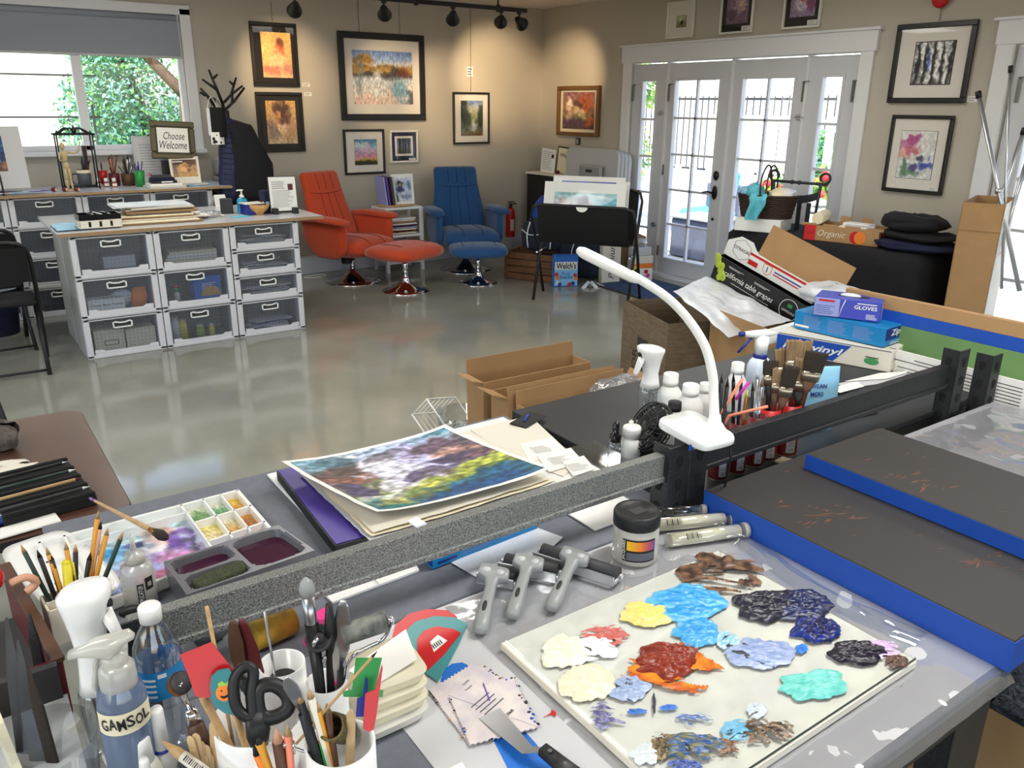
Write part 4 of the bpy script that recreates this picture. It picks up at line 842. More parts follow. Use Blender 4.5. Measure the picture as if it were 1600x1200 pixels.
# ---------------- lounge chairs and footstools ----------------
def pedestal(t,h,R_,mech=True):
    b=B('chrome'); b.lathe([(R_,0),(R_,.008),(R_*.75,.016),(R_*.4,.04),(R_*.2,.085),(.034,.11),(.03,.125),(0,.125)],40); b.build('pedestal_base',t)
    b=B('chrome'); b.cyl((0,0,.12),(0,0,h),.026,n=20); b.build('pedestal_column',t)
    if mech:
        b=B('black'); b.box((0,.02,h+.01),(.22,.2,.045),.008); b.tube([(.1,0,h),(.18,-.04,h-.015),(.2,-.1,h-.05)],.008,6); b.lathe([(.05,-.03),(.055,.0),(.05,.03)],14,c=(-.12,-.05,h-.02)); b.build('tilt_mechanism',t)
def lounge(name,label,loc,rz,fab,seam):
    t=T(name,label,'chair',loc,rz); X_,Z_,Y_=(1,0,0),(0,0,1),(0,1,0)
    pedestal(t,.25,.27)
    b=B(fab); b.loft([((0,.27,.36),X_,Z_,.22,.05,3),((0,.24,.36),X_,Z_,.27,.085,3.5),((0,.05,.355),X_,Z_,.285,.1,3.5),((0,-.15,.36),X_,Z_,.29,.1,3.5),((0,-.27,.365),X_,Z_,.29,.085,3),((0,-.34,.35),X_,Z_,.28,.06,2.6),((0,-.37,.335),X_,Z_,.22,.025,2.4)],32)
    s_=b.build('seat',t)
    b=B(seam)
    for x in (-.1,.1):b.tube([(x,.1,.456),(x,-.15,.461),(x,-.27,.451),(x,-.345,.408)],.003,5,sub=3)
    b.build('seat_seam',s_)
    sp=[(.14,.34,.24,.075),(.2,.42,.27,.085),(.235,.52,.275,.08),(.275,.63,.268,.07),(.31,.745,.25,.062),(.335,.84,.235,.06),(.365,.93,.232,.062),(.385,.995,.23,.055),(.393,1.02,.215,.03)]
    secs=[]
    for i,(y,z,a,c_) in enumerate(sp):
        p0=sp[max(0,i-1)]; p1=sp[min(len(sp)-1,i+1)]; d=Vector((0,p1[0]-p0[0],p1[1]-p0[1])).normalized(); n_=Vector((0,-d.z,d.y))
        secs.append(((0,y,z),X_,n_,a,c_,3.2))
    b=B(fab); b.loft(secs,32); k=b.build('backrest',t)
    b=B(seam)
    def onback(x,u):
        i=min(len(sp)-2,int(u*(len(sp)-1))); f=u*(len(sp)-1)-i; l=lambda j:sp[i][j]*(1-f)+sp[i+1][j]*f
        d=Vector((0,sp[i+1][0]-sp[i][0],sp[i+1][1]-sp[i][1])).normalized(); n_=Vector((0,-d.z,d.y)); q=abs(x)
        return Vector((x*l(2),l(0),l(1)))-n_*-1*0 + Vector((0,-abs(n_.y),abs(n_.z)*(1 if n_.z > 0 else 1)))*l(3)*(1-q**3.2)**(1/3.2)*1.0
    for x in (-.36,0,.36):b.tube([onback(x,u) for u in (.12,.25,.4,.52,.6)],.003,5,sub=2); b.tube([onback(x*1.1,u) for u in (.64,.75,.85,.95)],.003,5,sub=2)
    b.tube([onback(x,.62-.03*(1-x*x)) for x in (-.9,-.6,-.3,0,.3,.6,.9)],.0035,5,sub=2); b.build('back_seam',k)
    for sx in (-1,1):
        b=B(fab); out=[(-.24,.6),(-.25,.45),(-.235,.36),(-.17,.285),(-.02,.265),(.14,.28),(.25,.34),(.3,.44),(.31,.56),(.28,.61)]
        # shell-like side panel, bulging outward low down
        secs=[]
        for j in range(11):
            y=-.245+.55*j/10; u=j/10
            zb=.27+.09*max(0,(.25-u)/.25)**2+.2*max(0,(u-.55)/.45)**2; zt_=.61-.01*abs(u-.4)
            secs.append(((sx*(.315+.012*math.sin(u*3.14)),y,(zb+zt_)/2),X_,Z_,.032 if 0 < j < 10 else .018,(zt_-zb)/2,4))
        b.loft(secs,24); a_=b.build('armrest',t)
        b=B(fab); b.loft([((sx*(.34-.0*u),y,z),X_,Z_,w_,h_,2.6) for y,z,w_,h_,u in ((-.275,.612,.035,.012,0),(-.26,.615,.066,.026,0),(-.1,.628,.082,.03,0),(.1,.63,.075,.03,0),(.25,.615,.055,.028,0),(.31,.6,.03,.015,0))],20); b.build('arm_pad',a_)
        b=B(seam); b.tube([(sx*.375,-.262,.6),(sx*.41,-.1,.615),(sx*.405,.1,.615),(sx*.37,.26,.603)],.003,5,sub=3); b.build('arm_seam',a_)
    return t
def footstool(name,label,loc,rz,fab,seam,s=1):
    t=T(name,label,'footstool',loc,rz); X_,Z_=(1,0,0),(0,0,1)
    pedestal(t,.3,.2,False)
    b=B(fab); b.loft([((0,y,z),X_,Z_,a,c_,3) for y,z,a,c_ in ((-.24,.33,.16,.015),(-.22,.335,.25,.045),(-.14,.34,.29,.062),(0,.342,.295,.07),(.14,.34,.29,.062),(.22,.335,.25,.045),(.24,.33,.16,.015))],30); c_=b.build('cushion',t)
    b=B(seam)
    for x in (-.16,-.05,.06,.17):b.tube([(x,-.235,.345),(x,-.2,.375),(x,-.1,.402),(x,0,.408),(x,.1,.402),(x,.2,.375)],.003,5,sub=2)
    b.build('cushion_seam',c_); t.scale=(s,s,s); return t
lounge('lounge_chair','orange fabric swivel lounge chair on a chrome pedestal',(3.24,7.36,0),math.radians(22),'orange_fabric','orange_seam')
footstool('footstool','orange footstool on a chrome pedestal',(3.466,6.69,0),math.radians(22),'orange_fabric','orange_seam',1.1)
lounge('lounge_chair','blue fabric swivel lounge chair on a chrome pedestal',(4.48,7.28,0),math.radians(-16),'blue_fabric','blue_seam')
footstool('footstool','blue footstool on a chrome pedestal',(4.225,6.63,0),math.radians(-26),'blue_fabric','blue_seam',.95)
# white magazine stand between the chairs
SX,SY=3.9,7.66
t=T('magazine_stand','small white open shelf stand holding magazines between the lounge chairs','stand',(SX,SY,0))
b=B('trim_white')
for z in (.1,.37,.645):b.box((0,0,z),(.42,.3,.025),.003)
b.build('shelf_board',t)
for x in (-.2,.2):
    for y in (-.14,.14):b=B('trim_white'); b.box((x,y,.325),(.036,.036,.65),.003); b.build('leg',t)
b=B('wood'); b.at((SX-.02,SY,.6615)); b.loft([((0,0,0),(1,0,0),(0,1,0),.19,.14,2.5),((0,0,.012),(1,0,0),(0,1,0),.19,.14,2.5)],28); solo(b,'wooden_mat','oval wooden board on top of the white magazine stand','board')
r=random.Random(21)
for s_,z0 in ((0,.386),(1,.116)):
    for k in range(9):
        z=z0+.018*k; m=r.choice(['paper','paper_grey','cream','maroon','charcoal','blue_pale','white','card'])
        b=B(m); b.at((SX+.02+r.uniform(-.02,.02),SY-.0+r.uniform(-.015,.01),z),(0,0,r.uniform(-.1,.1))); b.box((0,0,.007),(.27,.22,.013),.001)
        solo(b,'magazine','magazine lying in the pile on the %s shelf of the white stand' % ('upper','lower')[s_],'magazine','magazines on the %s shelf' % ('upper','lower')[s_])
for k,(m,x) in enumerate((('blue_pale',-.12),('violet',-.09),('charcoal',-.05),('paper_grey',-.015))):
    b=B(m); b.at((SX+x-.03,SY+.01,.675),(0,-.12,0)); b.box((0,0,.14),(.016,.2,.28),.001)
    solo(b,'magazine',['pale blue magazine standing on the white stand, farthest from the blue chair','violet magazine standing on the white stand','charcoal magazine standing on the white stand','grey magazine standing right behind the acrylic portrait frame'][k],'magazine')
t=T('acrylic_frame','clear upright frame with a blue and white portrait magazine on the stand','frame',(SX+.05,SY-.05,.675),rot=(-.12,0,-.1))
b=B('white'); b.box((0,0,.15),(.24,.012,.3),.002); b.build('frame_holder',t)
b=B('art'); b.grid(36,44,lambda u,v:((u-.5)*.19,-.008,.275-v*.25),art([(0,(226,230,238)),(.3,(170,190,220)),(1,(206,214,226))],[(.35,.28,.13,.1,(40,36,40),.9),(.36,.33,.07,.07,(220,170,150),.9),(.36,.5,.2,.12,(30,40,80),.9),(.1,.85,.1,.25,(40,40,46),.8),(.85,.35,.1,.15,(60,90,120),.6),(.7,.8,.3,.1,(80,100,140),.5)],.05,.2,51)); b.build('magazine_cover',t)
# extinguisher on the ledge
x,z=PB(798,350,7.97)
t=T('fire_extinguisher','red fire extinguisher standing on the ledge by the blue chair','extinguisher',(x,7.975,.171))
b=B('red'); b.lathe([(.05,0),(.052,.02),(.052,.28),(.04,.32),(.018,.34)],20); b.m('offwhite'); b.box((-.012,-.0515,.14),(.05,.004,.13)); b.build('cylinder',t)
b=B('black'); b.cyl((0,0,.335),(0,0,.37),.016); b.tube([(0,0,.37),(.05,-.01,.385),(.075,-.01,.375)],.007,6); b.tube([(0,0,.38),(-.03,0,.4),(.04,-.01,.405)],.006,6); b.build('valve_handle',t)
# cabinet in the corner with notices, stacked folding tables
t=T('corner_cabinet','dark cabinet with a pale top in the room corner','cabinet',(5.83,7.56,0))
b=B('mat_black'); b.box((0,0,.45),(.29,.6,.9),.004); b.build('cabinet_body',t); b=B('offwhite'); b.box((0,0,.91),(.32,.64,.022),.004); b.build('cabinet_top',t)
def notice(px,py,x,w_,h_,label,m='white',frm=None,seed=1,txt=None,pic=True):
    y,z=PR(px,py,x); t=T('notice',label,'sign',(x,y,.922),rot=(0,.1,-math.pi/2+.25))
    if frm:b=B(frm); b.box((0,.006,h_/2),(w_+.03,.012,h_+.03),.003); b.build('notice_frame',t)
    b=B(m); b.box((0,0,h_/2),(w_,.004,h_))
    if txt:b.m('ink').text(txt,frame((0,-.003,h_*.7),(1,0,0),(0,0,1)),width=w_*.7,shear=.3)
    else:b.m('grey_ink').lines(frame((-.01,-.003,h_*.5),(1,0,0),(0,0,1)),w_*.75,h_*.8,10,.2,seed)
    if pic:b.m('maroon').quad(frame((w_*.3,-.0035,h_*.72),(1,0,0),(0,0,1)),.035,.04)
    b.build('notice_sheet',t); return t
notice(855,268,5.78,.2,.26,'white printed notice standing on the corner cabinet'); notice(882,262,5.86,.22,.27,'dark framed cream card with black script on the corner cabinet','cream','frame_black',txt='Wayne',pic=False)
b=B('maroon'); y,z=PR(868,268,5.76); b.at((5.76,y-.03,.922)); b.ball((0,0,.02),(.03,.03,.02)); solo(b,'small_dish','small dark red dish in front of the notice on the corner cabinet','dish')
GT=['nearest the cabinet','second from the cabinet','third from the cabinet','against the wall']
for k in range(4):
    t=T('folding_table','folded pale grey plastic table leaning by the doors, %s' % GT[k],'table',(5.765+.05*k,6.83,0),rot=(0,.04,0))
    b=B('grey_light'); r_=.09; w2,H_=.42-.0*k,1.22-.01*k; pts=[]
    for cx,cy,a0 in ((w2-r_,H_-r_,0),(-w2+r_,H_-r_,math.pi/2),(-w2+r_,r_,math.pi),(w2-r_,r_,1.5*math.pi)):
        for j in range(6):a=a0+j*math.pi/10; pts.append((cx+r_*math.cos(a),cy+r_*math.sin(a)))
    b.X=frame((-.02,0,.003),(0,-1,0),(0,0,1)); b.prism(pts,-.02,.02); b.X=Matrix(); b.build('table_top',t)
    b=B('grey_plastic'); b.tube([(.005,-.3,.15),(.005,-.3,1.0),(.005,.3,1.0),(.005,.3,.15)],.006,6); b.build('table_leg',t)
t=T('step_stool','small folded pale stool with a carry handle before the folding tables','stool',(5.70,6.75,0))
b=B('grey_plastic'); b.box((0,0,.53),(.05,.36,1.06),.02); b.build('stool_top',t); b=B('charcoal'); b.box((-.027,0,1.0),(.006,.1,.03),.004); b.build('stool_handle',t)
# ---------------- print browsing rack ----------------
f1,f2,f3=Vector((4.229,5.779,0)),Vector((4.539,6.022,0)),Vector((4.756,5.036,0))
ex=(f3-f1).normalized(); mid=(f1+f3)/2; ang=math.atan2(ex.y,ex.x); LH=.455
t=T('print_rack','black canvas print rack on a folding metal frame','rack',mid,ang)
def utube(yf,yt,zt,nm,off):
    b=B('black'); h=LH-off; b.tube([(-h,yf,0),(-h,(yf+yt)/2,zt*.5),(-h,yt-.0,zt-.09),(-h+.02,yt,zt-.02),(-h+.09,yt,zt),(h-.09,yt,zt),(h-.02,yt,zt-.02),(h,yt,zt-.09),(h,(yf+yt)/2,zt*.5),(h,yf,0)],.013,8); b.build(nm,t)
utube(.394,-.01,.84,'front_frame',.0); utube(0,.41,.95,'rear_frame',.03)
b=B('chrome')
for x in (-LH+.04,LH-.04):b.cyl((x,.05,.42),(x,.33,.42),.008,n=6)
b.build('frame_brace',t)
b=B('canvas_black'); prof=[(-.014,.845),(-.02,.82),(.0,.66),(.03,.55),(.08,.51),(.25,.51),(.3,.56),(.37,.75),(.405,.93),(.41,.955)]
b.grid(2,9,lambda u,v:((u-.5)*(LH*2-.12),*prof[min(9,int(v*9+.5))])); b.grid(2,9,lambda u,v:((u-.5)*(LH*2-.12),prof[min(9,int(v*9+.5))][0]+.004,prof[min(9,int(v*9+.5))][1]-.003)); b.build('canvas_sling',t)
b=B('white'); b.X=frame((0,-.024,.835),(1,0,0),(0,0,1)); b.prism([(.05*math.cos(a),.05*math.sin(a)*.8) for a in [-math.pi*i/10 for i in range(11)]],0,.002); b.X=Matrix(); b.build('rack_label',t)
t['category']='rack'
def print_in_rack(x,y,w_,h_,img,fn,label,lean,z0=.53):
    o=Matrix.Translation(mid) @ Matrix.Rotation(ang,4,'Z') @ Matrix.Translation((x,y,z0))
    t=T('matted_print',label,'picture',o.translation,rot=(-lean,0,ang))
    b=B('white'); b.box((0,0,h_/2),(w_,.006,h_)); b.build('mat_board',t)
    u0,u1,v0,v1=img
    b=B('art'); b.grid(60,30,lambda u,v:((u0+(u1-u0)*u-.5)*w_,-.0045,(1-v0-(v1-v0)*v)*h_),fn); b.build('art_print',t)
    b=B('pane_art'); b.box((0,-.006,h_/2),(w_,.001,h_)); b.build('print_sleeve',t)
print_in_rack(-.03,.08,.72,.5,(.13,.9,.17,.7),art([(0,(150,200,206)),(.35,(200,206,214)),(.6,(200,180,190)),(1,(230,226,230))],[(.42,.42,.06,.2,(90,84,110),.9),(.5,.36,.05,.2,(70,66,90),.9),(.58,.5,.1,.16,(110,100,130),.8),(.35,.6,.14,.1,(150,130,150),.8),(.85,.3,.2,.15,(90,170,190),.8),(.15,.4,.1,.2,(226,214,216),.8)],.06,.25,61),'matted mountain watercolour in a clear sleeve at the front of the rack',.2)
print_in_rack(-.02,.2,.64,.54,(.12,.88,.08,.6),art([(0,(50,80,190)),(.5,(90,110,200)),(1,(120,130,200))],[(.1,.4,.1,.3,(30,40,60),.9),(.24,.3,.03,.3,(26,40,50),.9),(.55,.3,.05,.3,(26,46,50),.9)],.03,.15,64),'matted blue print with dark trees behind the mountain watercolour',.12)
print_in_rack(.02,.26,.62,.5,(.1,.9,.15,.85),art([(0,(210,210,214)),(1,(200,200,206))],(),.03,.1,66),'plain pale print at the back of the rack',.1)
# things under and around the rack
def carton(name,label,loc,d,rz,m='card',writes=None,th=.006,openf=False,flaps=(),rot=None,cat='box'):
    t=T(name,label,cat,loc,rz,rot=rot); w_,dp,h_=d; b=B(m)
    if openf:
        b.box((0,0,th/2),(w_,dp,th))
        for cx,cy,sx,sy in ((0,-dp/2+th/2,w_,th),(0,dp/2-th/2,w_,th),(-w_/2+th/2,0,th,dp-2*th),(w_/2-th/2,0,th,dp-2*th)):b.box((cx,cy,h_/2),(sx,sy,h_))
    else:b.box((0,0,h_/2),d,.004)
    if writes:writes(b,w_,dp,h_)
    b.build('box_body',t)
    for fx,ln,tilt in flaps:
        b=B(m)
        ax,wd,off={'f':((1,0,0),w_,(0,-dp/2)),'b':((1,0,0),w_,(0,dp/2)),'l':((0,1,0),dp,(-w_/2,0)),'r':((0,1,0),dp,(w_/2,0))}[fx]
        s=-1 if fx in 'fl' else 1
        if fx in 'fb':b.at((off[0],off[1],h_),(s*-tilt,0,0)); b.box((0,0,ln/2),(wd,.005,ln))
        else:b.at((off[0],off[1],h_),(0,s*tilt,0)); b.box((0,0,ln/2),(.005,wd,ln))
        b.build('flap',t)
    return t
F=lambda b,x,y,z,xd,txt,m,w=None,h=None,**k:b.m(m).text(txt,frame((x,y,z),xd,(0,0,1)),width=w,height=h,**k)
def w_snack(b,w_,d,h):
    y=-d/2-.0004; b.m('sky_snack').quad(frame((0,y,h*.3),(1,0,0),(0,0,1)),w_*.96,h*.54); b.m('white').quad(frame((0,y-.0004,h*.67),(1,0,0),(0,0,1)),w_*.94,h*.25)
    F(b,0,y-.001,h*.67,(1,0,0),"Welch's",'ink',w_*.82,h*.2,bold=.02); F(b,0,y-.001,h*.42,(1,0,0),'Fruit','blue_dark',w_*.34); F(b,0,y-.001,h*.31,(1,0,0),'Snacks','blue_dark',w_*.55,bold=.01)
    for x,z,m in ((-.4,.4,'red'),(-.36,.28,'orange'),(-.34,.12,'white'),(-.26,.08,'purple'),(.38,.36,'red'),(.42,.25,'orange'),(.3,.1,'blue_dark'),(.15,.07,'red')):b.m(m).add([(x*w_+.02*math.cos(a),y-.0008,z*h+.02*math.sin(a)) for a in [i*math.pi/5 for i in range(10)]],[tuple(range(10))])
    F(b,-w_/2-.0005,0,h*.8,(0,-1,0),'10','white',d*.4)
    b.m('blue_pale').lines(frame((-w_/2-.0005,0,h*.4),(0,-1,0),(0,0,1)),d*.7,h*.5,9,.3)
q=(P(860,449,0)+P(901,449,0))/2
carton('snack_box','blue fruit snack carton standing in front of the crate',(4.86,6.08,0),(.235,.09,.3),math.radians(-24),'blue_snack',w_snack)
t=T('wooden_crate','slatted brown wooden crate under the rack by the ledge','crate',(4.86,6.52,0),math.radians(-62))
b=B('wood_crate')
for k in range(4):
    z=.035+.068*k
    for y in (-.17,.17):b.box((0,y,z),(.56,.014,.06),.003)
    for x in (-.28,.28):b.box((x,0,z),(.014,.34,.06),.003)
for x in (-.26,.26):
    for y in (-.155,.155):b.box((x,y,.14),(.03,.03,.28))
b.box((0,0,.01),(.54,.32,.012)); b.build('crate_body',t)
t=T('backpack','black backpack with white trim on the crate under the rack','bag',(4.9,6.5,.285),-.9)
b=B('denim'); b.loft([((0,0,z_),(1,0,0),(0,1,0),a_,c_,2.6) for z_,a_,c_ in ((0,.15,.08),(.03,.2,.12),(.15,.21,.13),(.26,.18,.11),(.31,.1,.06))],24); b.build('bag_body',t)
b=B('white')
for x in (-.1,.1):b.tube([(x,-.11,.28),(x*1.2,-.14,.16),(x*1.1,-.13,.03)],.007,6,sub=3)
b.tube([(-.2,-.06,.2),(-.1,-.135,.16),(.02,-.14,.17)],.005,6,sub=3); b.build('bag_strap',t)
t=T('nylon_bag','bright blue nylon bag slumped against the corner cabinet','bag',(5.32,6.98,0),.3)
b=B('nylon_blue'); b.grid(26,20,lambda u,v:((.24+.05*nz(u*2,v*2,2,71))*abs(math.sin(v*math.pi))**.6*math.cos(u*6.2832),(.2+.04*nz(u*2,v*2,2,72))*abs(math.sin(v*math.pi))**.6*math.sin(u*6.2832),.76*v+.02*nz(u,v,3,73))); b.build('bag_body',t)
t=T('gym_bag','dark denim duffel bag with white piping under the rack','bag',(5.26,6.2,.0),-.8)
b=B('denim'); b.loft([((x_,0,.24),(0,1,0),(0,0,1),a_,c_,2.6) for x_,a_,c_ in ((-.3,.06,.14),(-.28,.11,.21),(0,.13,.235),(.28,.11,.21),(.3,.06,.14))],24); b.build('bag_body',t)
b=B('white')
for x in (-.16,.16):b.tube([(x,-.135,.1),(x,-.14,.3),(x*.7,-.1,.44),(x*.5,0,.478)],.006,6,sub=3)
b.build('bag_piping',t)
def w_canv(b,w_,d,h):b.m('ink').text('Premium',frame((0,-d/2-.0006,h/2),(0,0,1),(-1,0,0)),width=h*.8,height=w_*.3,shear=.3)
carton('canvas_carton','tall cream carton with black script standing under the rack',(5.33,5.97,0),(.19,.09,.44),math.radians(-20),'offwhite',w_canv)
def w_kid(b,w_,d,h):
    b.m('orange').quad(frame((0,-d/2-.0004,h*.62),(1,0,0),(0,0,1)),w_,h*.2); b.m('yellow').quad(frame((-.3*w_,-d/2-.0006,h*.5),(1,0,0),(0,0,1)),w_*.4,h*.2); b.m('white').quad(frame((0,-d/2-.0005,h*.28),(1,0,0),(0,0,1)),w_,h*.5)
    for x,z,m in ((-.25,.45,'black'),(.2,.4,'red'),(.1,.2,'blue_lite'),(-.2,.2,'orange'),(.3,.25,'pink')):b.m(m).add([(x*w_+.022*math.cos(a),-d/2-.001,z*h+.022*math.sin(a)) for a in [i*math.pi/5 for i in range(10)]],[tuple(range(10))])
carton('toy_box','colourful orange and white box under the rack near the doors',(5.62,5.85,0),(.22,.12,.26),math.radians(-22),'offwhite',w_kid)
carton('brown_carton','plain brown carton behind the colourful box',(5.66,6.08,0),(.3,.2,.42),math.radians(-22),'card_dark')
b=B('paper_grey'); b.at((5.60,5.84,.262),(0,0,-.3)); b.box((0,0,.04),(.2,.1,.08),.004); solo(b,'tissue_box','grey tissue box on the colourful box','box')
b=B('bag_clear'); b.at((5.6,5.84,.345)); b.ball((0,0,.04),(.08,.05,.045)); solo(b,'plastic_wrap','crumpled clear wrap on the grey tissue box','wrap')
for k in range(4):
    q=P(915+7*k,446-2*(k % 2),.02); b=B('steel' if k % 2 else 'white'); b.at((q.x,q.y,.018),(0,1.2,.4+.5*k)); b.lathe([(.016,-.06),(.018,-.04),(.018,.06),(.006,.07)],12); solo(b,'paint_tube',['silver paint tube on the floor beside the fruit snack carton','white paint tube on the floor, second from the snack carton','silver paint tube on the floor, third from the snack carton','white paint tube on the floor nearest the rug'][k] if False else ['white tube on the floor beside the fruit snack carton','silver tube second from the snack carton on the floor','white tube third from the snack carton on the floor','silver tube on the floor nearest the cream carton'][k],'tube')
b=B('rug_blue'); b.X=T4((5.42,5.38,0),(0,0,-.06)); b.box((0,0,.006),(.62,1.05,.012),.004); b.m('charcoal')
for cx,cy,sx,sy in ((0,.53,.66,.03),(0,-.53,.66,.03),(.32,0,.03,1.08),(-.32,0,.03,1.08)):b.box((cx,cy,.006),(sx,sy,.011),.002)
solo(b,'door_mat','blue door mat with a dark border in front of the french doors','mat')
# ---------------- black cloth table by the right wall ----------------
t=T('cloth_table','long table under a black cloth against the wall of flower paintings','table',(5.58,3.68,0))
b=B('wood_dark'); b.box((0,0,.70),(.56,1.46,.03)); b.build('table_top',t)
for x in (-.3,.3):
    for y in (-.75,.75):b=B('charcoal'); b.cyl((x,y,0),(x,y,.69),.018); b.build('leg',t)
def cloth(u,v):
    # u runs round the table edge, v from the top middle to the hem
    a=u*6.2832; sx,sy=math.copysign(abs(math.cos(a))**.35,math.cos(a)),math.copysign(abs(math.sin(a))**.35,math.sin(a))
    k=min(1,v/.4); x,y=.385*sx*k,.845*sy*k
    if v <= .4:return (x,y,.722+.003*nz(u*3,v*3,2,80))
    d=(v-.4)/.6; f=.014*math.sin(u*95)*d+.01*nz(u*9,v*2,3,81)*d
    return (x*(1+.012*d)+f*sx,y*(1+.01*d)+f*sy,.722-d*.68)
b=B('black_cloth'); b.grid(180,16,cloth); solo(b,'black_tablecloth','black tablecloth draped over the long table by the wall','tablecloth')
bpy.data.objects['black_tablecloth'].location=(5.58,3.68,0)
ZT2=.727
def w_org(b,w_,d,h):
    y=-d/2-.0006; b.m('red').quad(frame((-w_*.42,y,h*.5),(1,0,0),(0,0,1)),w_*.16,h); F(b,-w_*.12,y-.0004,h*.48,(1,0,0),'Organic','offwhite',w_*.38,None,shear=.3)
    F(b,-w_*.42,y-.0006,h*.5,(1,0,0),'MUNGER','maroon',w_*.12)
    for x in (.2,.26):b.m('orange' if x > .2 else 'red').add([(x*w_+h*.36*math.cos(a),y-.0004-.0002*(x > .2),h*.45+h*.4*math.sin(a)) for a in [i*math.pi/8 for i in range(16)]],[tuple(range(16))])
    b.m('red').quad(frame((w_/2+.0006,-.08,h*.5),(0,1,0),(0,0,1)),.07,h); F(b,w_/2+.0008,.05,h*.5,(0,1,0),'Organic','offwhite',d*.4,None,shear=.3)
    b.m('card')
    for x in (-.45,-.15,.15,.45):b.box((x*w_,d/2-.004,h+.02),(w_*.14,.006,.05)); b.box((x*w_*1.0,-d/2+.004,h+.004),(w_*.2,.006,.02))
carton('fruit_carton','open brown fruit carton with a red end and white Organic lettering',(5.44,3.52,ZT2),(.53,.3,.11),math.radians(-76),'card',w_org,openf=True)
b=B('paper_grey'); r=random.Random(6); b.at((5.44,3.52,ZT2+.012),(0,0,-1.33))
for i in range(8):b.m(['paper_grey','white','offwhite'][i % 3]); b.box((r.uniform(-.15,.15),r.uniform(-.06,.06),.05+.008*i),(.2,.1,.02),.004,R=Matrix.Rotation(r.uniform(-.5,.5),3,'Z'))
tag(b.build('wrapped_items',None),'pale wrapped packets inside the open fruit carton','packets',kind='stuff')
b=B('cream'); b.X=T4((5.42,3.74,ZT2+.15),(0,math.pi/2,.4)); b.lathe([(.04,-.14),(.045,-.12),(.045,.12),(.04,.14)],16); solo(b,'paper_roll','cream roll lying across the end of the fruit carton','roll')
for k,(y,z,sx,sy,sz,m,lab) in enumerate([(3.02,ZT2,.22,.3,.035,'navy_cloth','folded navy sweater at the bottom of the dark clothes pile'),(3.02,ZT2+.068,.2,.25,.03,'black_cloth','folded black cloth between the sweater and the rolled one'),(3.07,ZT2+.125,.17,.22,.055,'black_cloth','rolled black cloth on top of the dark clothes pile')]):
    b=B(m); b.grid(24,12,lambda u,v:(sx*abs(math.sin(v*3.1416))**.5*math.cos(u*6.2832)*(1+.2*nz(u*2,v,3,90+k)),sy*abs(math.sin(v*3.1416))**.5*math.sin(u*6.2832)*(1+.2*nz(u*2,v,3,93+k)),sz*(1-math.cos(v*3.1416))*(1+.3*nz(u*2,v*2,3,96+k)))); b.at(); solo(b,'folded_clothing',lab,'clothing',loc=(5.5,y,z))
carton('white_carton','shallow white carton under the wicker basket',(5.36,4.22,ZT2),(.36,.3,.1),math.radians(-68),'white')
# wicker basket
BK=Vector((5.36,4.2,ZT2+.105))
t=T('wicker_basket','dark woven wicker basket with a hoop handle in front of the doors','basket',BK,math.radians(-68))
b=B('wicker')
for k in range(11):
    z=.006+.016*k; a_=.19+.035*k/10
    b.tube([(a_*math.cos(u)*(1+.012*math.sin(u*14+k*3.14)),a_*.68*math.sin(u)*(1+.012*math.sin(u*14+k*3.14)),z) for u in [i*math.pi/24 for i in range(48)]],.0095,6,closed=True)
b.lathe([(0,.004),(.19,.004)],24,sy=.68,caps=False); b.lathe([(.185,.0),(.215,.175)],32,sy=.68,caps=False); b.build('basket_weave',t)
b=B('wicker')
for dy in (-.02,.02):b.tube([(-.0+dy,-.15,.17),(dy*1.2,-.13,.3),(dy,-.05,.38),(dy,.05,.38),(dy*1.2,.13,.3),(dy,.15,.17)],.007,6,sub=4)
b.build('basket_handle',t)
def rag(loc,sx,sy,sz,m,label,seed,name='rag',cat='cloth',hang=0):
    b=B(m); b.grid(18,12,lambda u,v:(sx*abs(math.sin(v*3.1416))**.6*math.cos(u*6.2832)*(1+.35*nz(u*2,v,3,seed)),sy*abs(math.sin(v*3.1416))**.6*math.sin(u*6.2832)*(1+.35*nz(u*2,v,3,seed+1)),sz*(1-math.cos(v*3.1416))*(1+.3*nz(u*2,v*2,3,seed+2)))); return solo(b,name,label,cat,loc=loc)
rag(BK+Vector((-.05,.12,.13)),.1,.09,.05,'blue_lite','crumpled pale blue cloth in the wicker basket',101); rag(BK+Vector((-.1,.04,.13)),.07,.07,.06,'aqua','crumpled aqua cloth in the wicker basket',104)
b=B('aqua'); b.X=T4(BK+Vector((-.175,-.035,.09)),(.0,0,math.radians(-68))); b.grid(10,12,lambda u,v:((u-.5)*.14*(1-.3*v)+.02*math.sin(v*5),-.03-.02*math.sin(u*9)+(.05 if v < .15 else 0),.1-.2*v)); solo(b,'hanging_cloth','aqua cloth hanging over the rim of the wicker basket','cloth')
rag(BK+Vector((.03,-.09,.13)),.1,.07,.045,'cream','cream patterned cloth in the wicker basket',107); rag(BK+Vector((.05,-.16,.14)),.06,.05,.04,'sheer_white','white tissue wad in the wicker basket',110)
